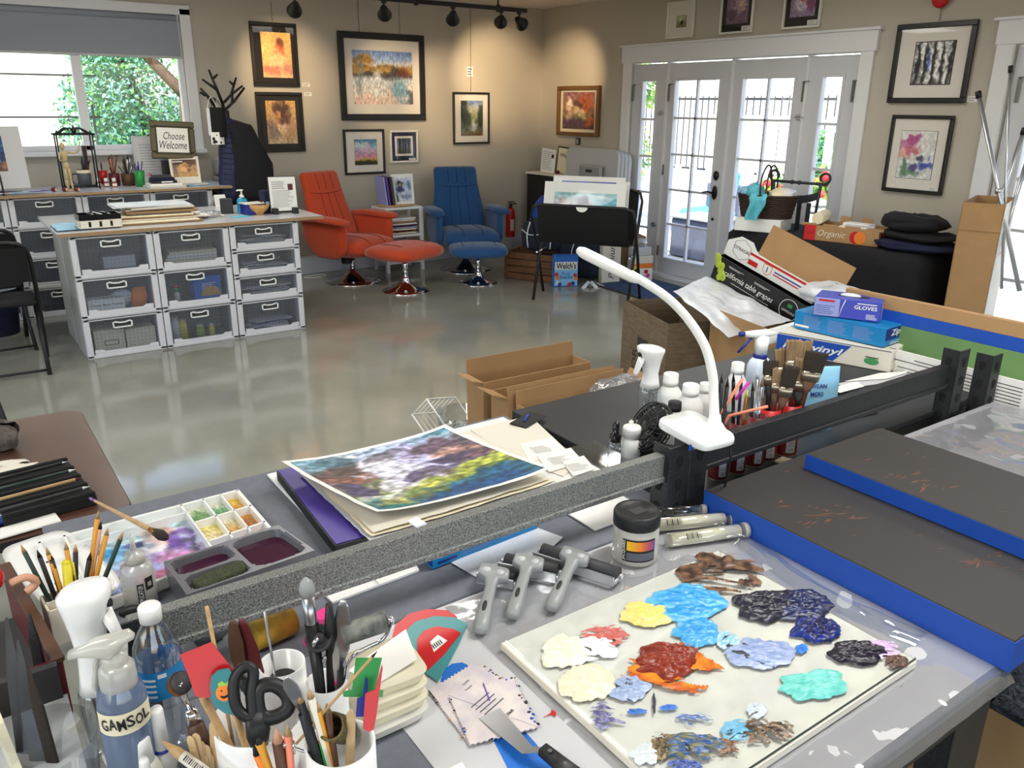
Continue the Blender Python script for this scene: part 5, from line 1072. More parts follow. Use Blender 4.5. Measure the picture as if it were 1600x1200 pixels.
# iron scroll stand behind the basket
t=T('scroll_stand','black wrought iron stand with a scrolled end behind the wicker basket','stand',(5.62,4.14,ZT2),math.radians(-82))
for s in (-1,1):b=B('iron'); b.tube([(.18*s,0,0),(.19*s,0,.2),(.2*s,0,.36)],.012,8); b.build('stand_post',t)
b=B('iron'); b.tube([(-.2,0,.36),(.23,0,.36)],.011,8)
for s in (-1,1):b.tube([((.23 if s > 0 else -.2)+s*.04*math.sin(a),0,.36+.045-.045*math.cos(a)*(1-.06*a)) for a in [i*.5 for i in range(12)]],.01,6)
for x in (-.04,.02):b.ball((x,0,.36),(.018,.018,.018),8,6)
b.build('scroll_bar',t)
b=B('iron'); b.grid(12,2,lambda u,v:((u-.5)*.37,0,.2+.06*v+.04*(2*u-1)**2)); b.grid(12,2,lambda u,v:((u-.5)*.37,.008,.2+.06*v+.04*(2*u-1)**2))
for i in range(4):b.box((-.12+.08*i,.004,.1),(.035,.008,.22))
b.build('stand_slat',t)
# second thing behind: brown paper on the table end
b=B('card_grey'); b.at((5.2,4.28,ZT2)); b.box((.12,-.0,-.008),(.36,.4,.012)); 
# ---------------- tall carton with easel poles ----------------
t=T('tall_carton','tall upright carton with one white side and red shop lettering','box',(5.33,2.42,0),math.radians(18.6))
b=B('card'); w_,d_,h_=.55,.235,1.1
for cx,cy,sx,sy,m in ((w_/2,.003,w_,.006,'offwhite'),(w_/2,d_-.003,w_,.006,'card'),(.003,d_/2,.006,d_,'card'),(w_-.003,d_/2,.006,d_,'card')):b.m(m); b.box((cx,cy,h_/2),(sx,sy,h_))
b.m('card').box((w_/2,d_/2,.004),(w_,d_,.008)); b.m('card_edge').box((-.001,d_/2,.93),(.004,d_,.004))
b.m('red'); b.text("JERRY'S",frame((.2,-.0006,.84),(1,0,0),(0,0,1)),width=.15,bold=.02); b.text('ARTARAMA',frame((.2,-.0006,.78),(1,0,0),(0,0,1)),width=.17,bold=.02); b.build('box_body',t)
for k,(px0,py0,px1,py1,m) in enumerate([(1529,148,1562,306,'alu'),(1579,108,1571,300,'alu'),(1600,205,1566,306,'alu'),(1608,240,1588,306,'steel')]):
    xc=[5.4,5.46,5.5,5.62][k]; y0,z0=PR(px0,py0,xc); y1,z1=PR(px1,py1,xc); p0=Vector((xc,y0,z0)); p1=Vector((xc,y1,z1)); d=(p1-p0).normalized(); p1=p1+d*.6
    t=T('easel_pole',['silver easel pole with a black cap leaning toward the birch print','thin silver easel pole with a black cap by the door trim','silver easel pole leaning over the carton edge','steel easel pole at the far end of the tall carton'][k],'pole',p1)
    b=B(m); b.cyl(p0-p1,(0,0,0),.014 if k != 1 else .009,n=12); 
    if k == 0:b.cyl((p0-p1)*.52,(p0-p1)*.5,.022,n=10)
    b.build('pole_shaft',t)
    b=B('black'); b.cyl((p0-p1)-d*.02,(p0-p1)+d*.02,.018 if k != 1 else .014,n=12); b.build('pole_cap',t)
# ---------------- carton heap behind the bench ----------------
def w_grey(b,w_,d,h):
    for i,(tx,x,ln) in enumerate((('COR',-.24,.2),('MERIDIO',-.06,.3))):b.m('ink').text(tx,frame((x*w_+.04,-d/2-.0006,h*.3),(0,0,1),(-1,0,0)),width=ln,height=.06 if i == 0 else .035)
    b.m('charcoal').quad(frame((0,-d/2-.0004,h*.62),(1,0,0),(0,0,1)),.15,.05)
carton('grey_carton','dark greyish carton with black lettering and a hand hole behind the white bottles',(3.52,3.34,0),(.6,.4,.5),math.radians(-108),'card_grey',lambda b,w_,d,h:w_grey(b,w_,d,h),openf=True)
carton('open_carton','open brown carton with a raised flap under the white plastic bag',(3.62,2.65,0),(.5,.6,.5),math.radians(-14),'card',None,openf=True,flaps=(('l',.1,.15),('f',.1,.5)))
carton('dark_carton','dark printed carton squeezed between the grey and open cartons',(3.68,3.04,0),(.3,.08,.42),math.radians(-16),'card_dark')
carton('low_carton','brown carton supporting the black grape box',(4.15,3.0,0),(.5,.8,.44),math.radians(-4),'card_dark')
# tilted grape carton: front face looks toward the bench
A0=Vector((3.844,3.33,.8)); xd=Vector((.035,-.64,-.2)).normalized()
GX=frame(A0,xd,(1,.055,0))     # local z points up out of the carton, y away from the bench
t=T('grape_carton','black carton with grape picture and white script, tilted on the carton heap','box',(0,0,0))
t.matrix_world=GX
if GX.to_3x3().col[2].z < 0:GX=frame(A0,xd,(-1,-.055,0))
sg=1 if GX.to_3x3().col[1].x > 0 else -1
b=B('black'); L_,Dp,Hh=.68,.36,.15
for cx,cy,sx,sy in ((L_/2,sg*.004,L_,.008),(L_/2,sg*(Dp-.004),L_,.008),(.004,sg*Dp/2,.008,Dp),(L_-.004,sg*Dp/2,.008,Dp)):b.box((cx,cy,-Hh/2),(sx,sy,Hh))
b.box((L_/2,sg*Dp/2,-Hh+.004),(L_,Dp,.008))
f=frame((0,-sg*.0006,0),(1,0,0),(0,0,1))
b.m('white'); b.text('california table grapes',frame((.27,-.0006*sg,-.08),(1,0,0),(0,0,1)),width=.37,height=.045,shear=.35)
b.lines(frame((.16,-.0006*sg,-.03),(1,0,0),(0,0,1)),.12,.014,2,.3); b.lines(frame((.36,-.0006*sg,-.035),(1,0,0),(0,0,1)),.12,.014,2,.3); b.lines(frame((.3,-.0006*sg,-.115),(1,0,0),(0,0,1)),.3,.008,1,.3)
b.tube([(.57+.062*math.cos(a),-.001*sg,-.075+.062*math.sin(a)) for a in [i*math.pi/14 for i in range(28)]],.002,5,closed=True); b.text('SAMSONS',frame((.57,-.0008*sg,-.085),(1,0,0),(0,0,1)),width=.09); b.m('green').quad(frame((.57,-.0008*sg,-.05),(1,0,0),(0,0,1)),.03,.022); b.build('box_body',t)
t.matrix_world=GX
b=B('grape'); r=random.Random(3)
for i in range(16):b.ball((.015+.07*(i/16)+r.uniform(-.02,.02),-sg*.004,-.01-.12*(i/16)+r.uniform(-.02,.02)),(.02,.006,.024),10,7)
b.build('grape_print',t)
# white supplement tray box lying on it
t=T('display_box','white and red open display box with blue lettering lying on the black grape carton','box',(0,0,0)); t.matrix_world=GX @ T4((.0,sg*.05,.006))
b=B('white'); L2=.66
b.X=frame((0,0,0),(1,0,0),(0,0,1)); b.prism([(.0,0),(L2,0),(L2,.085),(.22,.1),(.17,.145),(.08,.145),(.0,.09)],-.003,.003); b.X=Matrix()
b.box((L2-.003,sg*.13,.045),(.006,.26,.09)); b.box((L2/2,sg*.13,.003),(L2,.26,.006)); b.m('red').box((L2*.62,-sg*.0035,.083),(L2*.7,.001,.014)); b.m('card').box((L2/2+.05,sg*.255,.1),(L2*.9,.006,.2),R=Matrix.Rotation(-sg*.25,3,'X'))
b.m('ink').text('CITRACAL',frame((.115,-sg*.0042,.075),(1,0,0),(0,0,1)),width=.125,bold=.01); b.m('grey_ink'); b.tube([(.115+.07*math.cos(a),-sg*.0045,.075+.07*math.sin(a)*.9) for a in [math.pi/6+i*math.pi/3 for i in range(6)]],.0012,4,closed=True)
b.m('red').quad(frame((.215,-sg*.0042,.035),(1,0,0),(0,0,1)),.07,.03); b.m('pencil_yellow'); b.X=frame((.32,-sg*.0042,.045),(1,0,0),(0,0,1)); b.prism([(-.032,.03),(.032,.03),(.03,-.015),(0,-.036),(-.03,-.015)],0,.0004); b.m('white'); b.prism([(-.027,.025),(.027,.025),(.025,-.013),(0,-.03),(-.025,-.013)],.0005,.0007); b.X=Matrix(); b.m('blue_dark').text('1',frame((.32,-sg*.0054,.045),(1,0,0),(0,0,1)),height=.035,bold=.02)
b.m('purple').lines(frame((.5,-sg*.0042,.055),(1,0,0),(0,0,1)),.26,.014,1,.6,2,.05); b.m('red').lines(frame((.5,-sg*.0042,.038),(1,0,0),(0,0,1)),.27,.014,1,.5,3,.05); b.build('box_body',t)
if sg < 0:
    pass
q=frame(GX @ Vector((.69,sg*.12,.02)),(.6,-.75,-.15),(.75,.6,0))
t=T('pill_carton','white and sky blue flattened carton behind the purple glove box','box',(0,0,0)); t.matrix_world=q
b=B('white'); b.box((.12,.05,0),(.3,.2,.02),.003); b.m('sky_snack').box((.13,.08,.0 if q.col[2].z < 0 else .0),(.22,.1,.0212)); b.m('pencil_yellow').box((.02,.0,0),(.05,.05,.0216)); b.build('box_body',t)
rag(Vector((4.0,2.62,.62)),.16,.2,.05,'sheer_white','crumpled clear and white packaging behind the glove box',120,'packaging','packaging')
# white plastic bag over the cartons
t=None
c4=[P(1052,455,.66),P(1105,432,.64),P(1235,500,.53),P(1140,528,.52)]
def bagf(u,v,top):
    p=c4[0]*(1-u)*(1-v)+c4[1]*u*(1-v)+c4[2]*u*v+c4[3]*(1-u)*v; e=(math.sin(u*3.14)*math.sin(v*3.14))**.5
    return p+Vector((.02*nz(u,v,3,130),.02*nz(u,v,3,131),(.035*e*(1 if top else -.3))+.03*nz(u,v,4,132)*e))
b=B('sheer_white'); b.grid(30,30,lambda u,v:bagf(u,v,True)); b.grid(20,20,lambda u,v:bagf(u,v,False)); solo(b,'plastic_bag','large white plastic bag draped over the open brown carton','bag')
# white roll across the cartons
b=B('white'); b.cyl(P(1195,528,.62),P(1300,497,.62),.036,n=20); solo(b,'paper_roll','white paper roll lying behind the blue storage bag box','roll')
# low open cartons on the floor behind the bench
def nest(x,y,w_,d,h,rz,label,flaps):return carton('nested_carton',label,(x,y,0),(w_,d,h),rz,'card',None,openf=True,flaps=flaps)
nest(2.22,3.02,.62,.15,.45,-.03,'narrow open carton on the floor, farthest of the three from the bench',(('b',.07,.12),('l',.06,1.3)))
nest(2.24,2.85,.62,.14,.42,-.02,'narrow open carton in the middle of the three on the floor',(('f',.05,-.3),('l',.08,1.2)))
nest(2.26,2.67,.62,.16,.40,-.02,'narrow open carton on the floor nearest the bench',(('b',.06,.1),('r',.07,.6)))
rag(Vector((2.42,2.62,.3)),.17,.1,.08,'bag_clear','crumpled clear plastic spilling from the nested cartons',140,'plastic_wrap','wrap')
# wire basket, clear tub and teal flask on the floor
t=T('wire_basket','white wire basket tipped on its side on the floor beyond the painting','basket',P(680,665,.12),rot=(.7,.25,.4))
b=B('white'); 
for z in (0,.12):b.tube([(-.12,-.08,z),(.12,-.08,z),(.12,.08,z),(-.12,.08,z)],.005,6,closed=True)
for i in range(7):x=-.12+.04*i; b.tube([(x,-.08,.12),(x,-.08,0),(x,.08,0),(x,.08,.12)],.003,5)
b.build('wire_frame',t)
b=B('clear'); q=P(722,672,.1); b.at((q.x,q.y,.0)); b.lathe([(0,.004),(.1,0),(.12,.2),(.125,.2),(.104,0)],22); solo(b,'clear_tub','clear round plastic tub beside the wire basket','tub')
q=P(750,665,.06)
t=T('teal_flask','teal metal flask with a white label on the floor by the nested cartons','flask',(q.x,q.y,0))
b=B('teal'); b.lathe([(.036,0),(.036,.16),(.034,.18),(.034,.25),(.026,.26),(0,.26)],20); b.m('white').box((0,-.035,.2),(.03,.006,.05)); b.m('maroon').lathe([(.0365,.165),(.0365,.185)],20,caps=False); b.build('flask_body',t)
# ---------------- metal folding chairs and trash bin at the back ----------------
def fchair(loc,rz,label):
    t=T('folding_chair',label,'chair',loc,rz)
    b=B('black'); b.tube([(-.21,-.18,0),(-.21,.0,.42),(-.2,.13,.72),(-.17,.16,.8),(-.1,.175,.83),(.1,.175,.83),(.17,.16,.8),(.2,.13,.72),(.21,0,.42),(.21,-.18,0)],.014,8,sub=2); b.build('front_frame',t)
    b=B('black')
    for x in (-.19,.19):b.cyl((x,.26,0),(x,-.05,.46),.013,n=8)
    b.cyl((-.19,.24,.03),(.19,.24,.03),.008,n=6); b.build('rear_leg',t)
    b=B('black_matte'); b.box((0,-.05,.44),(.39,.38,.03),.012); b.build('seat',t)
    b=B('black_matte'); b.grid(8,4,lambda u,v:((u-.5)*.37,.12+.05*v+.03*(1-(2*u-1)**2),.58+.22*v)); b.grid(8,4,lambda u,v:((u-.5)*.37,.135+.05*v+.03*(1-(2*u-1)**2),.58+.22*v)); b.build('backrest',t)
    return t
fchair((.235,5.98,0),math.radians(178),'black metal folding chair beside the drawer island'); fchair((.2,6.62,0),math.radians(185),'second black folding chair, closer to the back table')
t=T('trash_bin','dark blue trash bin with a pale liner behind the folding chair','bin',(.23,7.02,0))
b=B('navy_cloth'); b.lathe([(.0,.003),(.14,0),(.18,.4),(.174,.4),(.134,.006)],24); b.build('bin_body',t); b=B('sheer_white'); b.lathe([(.184,.34),(.19,.39),(.184,.42),(.17,.42),(.15,.3)],24,caps=False); b.build('bin_liner',t)
b=B('white'); q=P(490,432,.006); b.tube([(q.x-.1,q.y,.006),(q.x-.02,q.y-.05,.006),(q.x+.12,q.y-.02,.006),(q.x+.1,q.y+.06,.006),(q.x-.05,q.y+.05,.006)],.005,6,closed=True,sub=4); solo(b,'power_cable','loop of pale cable on the floor behind the island end','cable')
# ---------------- work benches ----------------
ZD=.88
def bench(label,x0,x1,y0,y1,deckm,posts,rail=None):
    t=T('workbench',label,'workbench',(x0,y0,0)); w_,d_=x1-x0,y1-y0
    b=B(deckm); b.box((w_/2,d_/2,ZD-.009),(w_,d_,.018),.002); b.build('bench_deck',t)
    b=B('post_black')
    for cx,cy,sx,sy in ((w_/2,.008,w_,.016),(w_/2,d_-.008,w_,.016),(.008,d_/2,.016,d_),(w_-.008,d_/2,.016,d_)):b.box((cx,cy,ZD-.036),(sx,sy,.034),.002)
    b.build('deck_beam',t)
    b=B('deck_grey'); b.box((w_/2,d_/2,.3),(w_-.02,d_-.02,.016)); b.m('post_black').box((w_/2,.01,.285),(w_,.016,.05)); b.build('lower_shelf',t)
    for px,py,h,keys in posts:
        b=B('post_black'); X=px-x0; Y=py-y0; b.box((X,Y,h/2),(.05,.004,h),.001); b.box((X-.023,Y+.022,h/2),(.004,.045,h),.001); p=b.build('bench_post',t)
        b=B('black_matte')
        for k in range(keys):
            z=h-.03-.05*k
            b.X=frame((X+.003,Y-.0026,z),(1,0,0),(0,0,1)); b.prism([(.009*math.cos(a),.009*math.sin(a)) for a in [i*math.pi/7 for i in range(8)]]+[(-.005,-.016),(.005,-.016)],0,.0008)
            b.X=frame((X-.0256,Y+.024,z),(0,-1,0),(0,0,1)); b.prism([(.009*math.cos(a),.009*math.sin(a)) for a in [i*math.pi/7 for i in range(8)]]+[(-.005,-.016),(.005,-.016)],0,.0008)
        b.X=Matrix()
        if keys:b.build('slot_pattern',p)
    if rail:
        rx0,rx1,ry,z0,z1,m=rail
        b=B(m); b.box(((rx0+rx1)/2-x0,ry-y0,(z0+z1)/2),(rx1-rx0,.005,z1-z0)); b.box(((rx0+rx1)/2-x0,ry-y0+.008,z1),(rx1-rx0,.02,.004),.001); b.box(((rx0+rx1)/2-x0,ry-y0-.003,z0+.006),(rx1-rx0,.008,.012),.002); b.build('upper_rail',t)
    return t
bench('workbench holding the paint palette and spray bottles',.07,1.15,.40,.996,'felt',[(1.075,.405,.87,0)])
bench('workbench behind the speckled rail, holding watercolour trays and the waterfall painting',.06,1.13,.998,1.65,'felt',[(.108,1.0,1.025,4),(1.098,1.005,1.03,3)],(.11,1.10,1.02,.955,1.01,'hammer'))
bench('dark workbench behind the black rail, crowded with bottles and brush cans',1.165,2.34,1.035,1.665,'deck_dark',[(1.155,1.005,1.03,3),(2.14,1.0,1.055,4)],(1.13,2.14,1.02,.95,1.01,'post_black'))
bench('workbench under the blue edged boards',1.2,2.32,.47,.985,'deck_grey',[(2.295,.985,1.02,4),(1.14,.412,.87,0)])
def poly(px,z):return [tuple(P(x,y,z)[:2]) for x,y in px]
def flat(px,z,th,m,name,label,cat,extra=None):
    b=B(m); b.prism(poly(px,z),z,z+th)
    if extra:extra(b)
    return solo(b,name,label,cat)
# coverings on the front bench
b=B('paper_grey'); b.box((.765,.70,ZD+.0008),(.77,.58,.0012)); solo(b,'table_paper','pale grey paper covering the front bench under the palette','paper')
def sheetf(u,v):
    x=.56+u*.605; y=.385+v*.6; z=ZD+.0025+.002*nz(u*4,v*4,3,201)
    if y < .40:z -= (.40-y)*1.0
    if x > 1.15:z -= (x-1.15)*.2
    return (x,y,z)
b=B('sheet_plastic'); b.grid(60,50,sheetf); solo(b,'plastic_sheet','clear wrinkled plastic sheet spread under the paint palette','plastic sheet')
def fold(y0,y1,x0,label,seed):
    b=B('clear'); r=random.Random(seed)
    b.grid(40,10,lambda u,v:(x0+(v-.5)*.05+.02*math.sin(u*5+seed),y0+(y1-y0)*u,ZD+.005+.016*math.sin(v*3.14)*(.6+.5*nz(u,v,5,seed)))); return solo(b,'plastic_fold',label,'plastic sheet')
fold(.5,.95,1.115,'clear plastic fold along the blue edged board',3)
b=B('sheet_plastic'); b.grid(50,40,lambda u,v:(1.62+u*.68,.5+v*.46,ZD+.004+.005*nz(u*3,v*2,3,207))); solo(b,'plastic_sheet','clear plastic sheet over the bench behind the dark boards','plastic sheet')
# taped boards
def board(label,x0,x1,y0,y1,z0,z1,seed):
    t=T('taped_board',label,'board',((x0+x1)/2,(y0+y1)/2,z0)); w_,d_,h_=x1-x0,y1-y0,z1-z0
    b=B('board_brown'); b.box((0,0,h_/2),(w_,d_,h_),.0015)
    b.build('board_panel',t)
    b=B('blue_tape'); k=.0012
    for cx,cy,sx,sy in ((0,-d_/2-k/2,w_+2*k,k),(0,d_/2+k/2,w_+2*k,k),(-w_/2-k/2,0,k,d_),(w_/2+k/2,0,k,d_)):b.box((cx,cy,h_/2-.001),(sx,sy,h_-.002))
    b.build('edge_tape',t)
    b=B('board_wear'); r=random.Random(seed)
    for i in range(46):
        g=r.random(); cx,cy=((-.08,.1) if g < .45 else (.0,-.15) if g < .7 else (r.uniform(-.9,.9)*w_/2,r.uniform(-.9,.9)*d_/2)); cx += r.gauss(0,.03); cy += r.gauss(0,.03)
        a=r.uniform(-.7,.3); ln=r.uniform(.004,.022); wd=r.uniform(.0006,.0028); dx,dy=math.cos(a)*ln,math.sin(a)*ln
        if abs(cx) < w_/2-.03 and abs(cy) < d_/2-.03:b.add([(cx-dx,cy-dy,h_+.0003),(cx+dy/ln*wd,cy-dx/ln*wd,h_+.0003),(cx+dx,cy+dy,h_+.0003),(cx-dy/ln*wd,cy+dx/ln*wd,h_+.0003)],[(0,1,2,3)])
    b.build('scuff_speck',t); return t
board('large dark scuffed board with blue taped edges beside the palette',1.15,1.52,.392,.975,.8825,.935,1)
board('upper dark board with blue taped edges lying partly on the larger one',1.395,1.655,.30,.925,.9365,.971,2)
# palette of oil paints
L_,T_,R_=P(785,1000,.9),P(1124,856,.9),P(1432,1030,.9)
ax=(T_-L_); ay=(R_-T_); pc=L_+ax/2+ay/2; pa=math.atan2(ax.y,ax.x); pw,ph=ax.length,ay.length
t=T('paint_palette','glass topped white palette board covered in dabs of oil paint','palette',(pc.x,pc.y,ZD+.004),pa)
b=B('offwhite'); b.box((0,0,.006),(pw,ph,.012),.001); b.build('palette_board',t)
b=B('plate'); b.box((.003,0,.0145),(pw-.006,ph-.006,.004),.0008); b.m('green_dark').box((.003,-ph/2+.0025,.0145),(pw-.006,.0008,.003)); b.build('glass_plate',t)
b=B('art'); b.grid(50,60,lambda u,v:((u-.5)*(pw-.004),(v-.5)*(ph-.004),.01221),art([(0,(236,234,228)),(1,(234,233,228))],[(.3,.75,.2,.1,(250,250,250),.6),(.2,.3,.2,.12,(226,226,220),.6),(.6,.2,.3,.06,(222,222,222),.5)],.1,.05,211)); b.build('palette_surface',t)
inv=(Matrix.Translation((pc.x,pc.y,ZD+.004)) @ Matrix.Rotation(pa,4,'Z')).inverted()
def dab(px,py,rx,ry,c1,c2,h,seed,thin=0,rot=0,lab=None):
    c=P(px,py,.9); u_=P(px+rx*1.12,py,.9)-c; v_=P(px,py+ry*1.15,.9)-c
    def f(u,v):
        a=u*6.2832; d=v; k=1+.3*nz(math.cos(a)*.7,math.sin(a)*.7,2.2,seed); x,y=math.cos(a)*d*k,math.sin(a)*d*k
        x,y=x*math.cos(rot)-y*math.sin(rot),x*math.sin(rot)+y*math.cos(rot); w=c+u_*x+v_*y; q=inv @ w
        n=nz(x*.7+.3*y,y*1.6-.5*x,2.6,seed+1); r2=abs(noise.noise(Vector((x*2.2+seed,y*7,seed)))); z=.0168+h*max(0,1-d**4)*(.7+.55*n+.55*r2)
        return (q.x,q.y,z if d < .97 else .0167)
    def col(u,v):
        a=u*6.2832; n=nz(math.cos(a)*v*1.5+.3*v,math.sin(a)*v*1.5,3,seed+5); k=max(0,min(1,.35+n*1.1+.35*(v > .75))); return C(*mixc(c1,c2,k))
    ks=rot+.5*math.sin(seed*2.3)
    def keep(u,v):
        x,y=math.cos(u*6.28)*v,math.sin(u*6.28)*v; x,y=x*math.cos(ks)+y*math.sin(ks),y*math.cos(ks)-x*math.sin(ks)
        return noise.noise(Vector((x*1.1+seed,y*4.6,seed*.7)))+.35*noise.noise(Vector((x*3,y*11,seed))) > -.55+.75*thin*v
    if not thin:keep=None
    b=B('oil'); b.grid(96,30,f,col,keep=keep); o=b.build('paint_dab',t)
    if lab:o['label']=lab
DABS=[(1050,1045,74,40,(226,140,24),(190,84,20),.002,10,1.1,.35,'orange paint smear'),(1047,1033,46,27,(146,50,24),(120,34,14),.011,1,0,0,'rust red paint mound'),(1125,896,60,34,(58,40,30),(150,112,84),.005,2,1.0,.3,'dark brown paint smear'),
 (1075,943,54,25,(40,146,214),(100,186,232),.008,3,0,.15,'bright blue paint'),(1090,988,33,22,(50,150,216),(90,176,226),.006,4,0,0,'blue paint below the bright blue'),(1136,1000,17,13,(120,190,226),(210,226,236),.004,5,.4,0,'small light blue dab'),
 (1010,961,36,19,(238,218,112),(226,206,130),.006,6,0,.2,'yellow paint'),(943,993,33,17,(192,92,84),(200,120,110),.003,7,.9,0,'pinkish red paint smear'),(880,1018,34,26,(228,224,200),(238,236,222),.007,8,0,0,'off white paint'),(930,1012,28,18,(246,246,244),(236,236,236),.003,9,.3,0,'white paint'),
 (918,1068,38,28,(238,230,204),(226,216,186),.007,11,0,0,'cream paint'),(982,1078,28,18,(140,160,198),(168,184,212),.003,12,.2,0,'grey blue paint'),(1198,945,46,22,(24,24,40),(36,36,52),.01,13,0,.1,'blue black paint'),(1252,946,42,22,(22,36,96),(16,22,62),.009,14,0,.4,'navy paint'),(1277,984,36,20,(20,18,58),(24,50,140),.01,15,0,.2,'dark ultramarine paint'),(1252,1014,9,6,(30,112,214),(60,140,226),.003,16),
 (1342,1020,42,17,(30,20,42),(20,14,28),.007,17,0,.3,'black purple paint'),(1368,1014,36,13,(196,146,212),(226,206,236),.003,18,.6,.3,'lilac paint smear'),(1402,1034,16,9,(70,44,36),(110,76,60),.003,19,.5),(1188,1021,46,23,(132,152,200),(166,180,212),.004,20,.25,0,'lavender blue paint'),(1270,1070,48,22,(124,216,202),(104,200,190),.008,21,0,.1,'mint paint'),
 (943,1120,28,18,(80,74,130),(150,150,180),.002,22,1.1),(1196,1142,36,20,(62,46,32),(140,110,80),.004,23,1.0,.3,'brown paint smear'),(1150,1142,22,15,(100,172,212),(130,190,220),.003,24,.3),(1085,1164,56,20,(44,84,150),(126,118,70),.004,25,.9,.3,'blue and olive paint streaks'),(1035,1166,15,20,(72,58,32),(150,130,90),.004,26,.7),(995,1112,14,4,(40,100,190),(80,130,200),.002,27,0,.9),(1044,1106,14,4,(40,110,200),(90,140,210),.002,28),(1182,1110,14,11,(190,204,216),(206,214,220),.002,29,.3),(1022,1100,2.5,14,(50,54,70),(60,60,80),.002,30,0,-.5),(1084,1124,30,9,(60,90,160),(190,200,210),.002,31,1.0),(1070,1196,24,8,(40,60,140),(120,140,190),.003,32,.5),(1140,1168,20,18,(150,110,80),(90,60,40),.002,33,1.2),(1008,1178,22,16,(204,212,216),(214,220,222),.002,34)]
for d in DABS:dab(*d)
# brayers
def brayer(g,h,r1,r2,rad,label):
    G=P(*g,ZD+.014); H=P(*h,ZD+.034); A=P(*r1,ZD+rad); Bq=P(*r2,ZD+rad)
    t=T('ink_brayer',label,'brayer',(A+Bq)/2-Vector((0,0,rad))); o=Vector(t.location)
    d=(Bq-A).normalized(); n=Vector((0,0,1)); s=(H-G).normalized()
    b=B('charcoal'); b.cyl(A-o,Bq-o,rad,n=22); b.build('rubber_roller',t)
    b=B('alu'); C_=(H-o); m1=A-o-d*.004; m2=Bq-o+d*.004; up=Vector((0,0,rad*.2)); back=-(d.cross(n)).normalized(); back=back if back.dot(H-(A+Bq)/2) > 0 else -back; k=back*(rad+.012)
    for e in (m1,m2):b.tube([e,e+k*1.0],.0035,4,flat=.4); b.cyl(e-d*.004,e+d*.004,.004,n=8)
    b.X=frame((m1+m2)/2+k+Vector((0,0,.002)),d,n); b.box((0,0,0),((m2-m1).length,.016,.004)); b.X=Matrix(); b.build('brayer_fork',t)
    b=B('grey_plastic'); x=s.cross(n).normalized(); v=x.cross(s).normalized()
    b.loft([(G-o-s*.004,x,v,.004,.004,2),(G-o,x,v,.011,.009,2.2),(G-o+s*.02,x,v,.0125,.011,2.4),(G-o+(H-G)*.5,x,v,.010,.009,2.4),(G-o+(H-G)*.78,x,v,.009,.008,2.6),(C_-s*.012,x,v,.012,.009,3),(C_-s*.006,d,v,.027,.008,5),(C_+s*.016,d,v,.026,.008,5),(C_+s*.018,d,v,.022,.005,5)],24)
    p=b.build('brayer_handle',t)
    b=B('charcoal'); c_=G-o+(H-G)*.34+v*.0105; b.X=frame(c_,x,s); b.loft([((0,0,-.001),(1,0,0),(0,1,0),.0032,.011,2.5),((0,0,.0008),(1,0,0),(0,1,0),.0032,.011,2.5)],14); b.X=Matrix(); b.build('hang_slot',p)
    b=B('grey_light')
    for q in (-.012,.012):b.ball(C_+d*q+v*.006+s*.004,(.008,.008,.004),12,6)
    b.build('thumb_rest',p); return t
brayer((750,985),(771,899),(757,893),(806,904),.011,'smallest grey handled ink brayer of the three by the palette')
brayer((800,962),(825,882),(790,876),(872,893),.0135,'middle grey handled ink brayer between the small and wide ones')
brayer((861,950),(897,872),(848,861),(966,899),.0145,'widest grey handled ink brayer nearest the black lidded jar')
# jar of white medium and rolled sheets in tubes
q=P(991,872,ZD); r_=W(991,860,ZD+.05,37)
t=T('medium_jar','white plastic jar with black screw lid and colourful label','jar',(q.x,q.y,ZD+.003))
b=B('milky'); b.lathe([(0,0),(r_*.94,0),(r_,.006),(r_,.07),(r_*.95,.076)],32); b.m('offwhite').lathe([(0,.003),(r_*.93,.003),(r_*.93,.068),(0,.068)],28)
def wrap(b,r,a0,a1,z0,z1,m,n=14):b.m(m); b.grid(n,1,lambda u,v:(r*math.cos(a0+(a1-a0)*u),r*math.sin(a0+(a1-a0)*u),z0+(z1-z0)*v))
fa=math.atan2(-q.y,-q.x)
wrap(b,r_+.0006,fa-.55,fa+.95,.012,.055,'ink'); b.m('art'); b.grid(20,8,lambda u,v:((r_+.001)*math.cos(fa-.35+1.25*u),(r_+.001)*math.sin(fa-.35+1.25*u),.034+.018*v),lambda u,v:C(*mixc(mixc((240,200,40),(236,110,40),min(1,u*1.6)),(120,60,170),max(0,u*2-1)*.9))); wrap(b,r_+.001,fa-.35,fa+.9,.015,.03,'grey_ink')
b.m('white'); b.text('JACQUARD',frame(((r_+.0014)*math.cos(fa-.45),(r_+.0014)*math.sin(fa-.45),.034),(0,0,1),(-math.sin(fa-.45)*-1,math.cos(fa-.45)*-1,0)),width=.038,bold=.01); b.build('jar_body',t)
b=B('black'); R1=r_*1.03; b.lathe([(R1*.96,.068),(R1,.07),(R1,.09),(R1*.95,.094),(R1*.8,.0945),(R1*.78,.093),(0,.093)],40); b.m('charcoal'); b.text('JACQUARD',frame((0,R1*.5,.0932),(1,0,0),(0,1,0)),width=R1*.9); b.box((0,-.002,.0933),(R1*.7,R1*.5,.0006)); b.build('jar_lid',t)
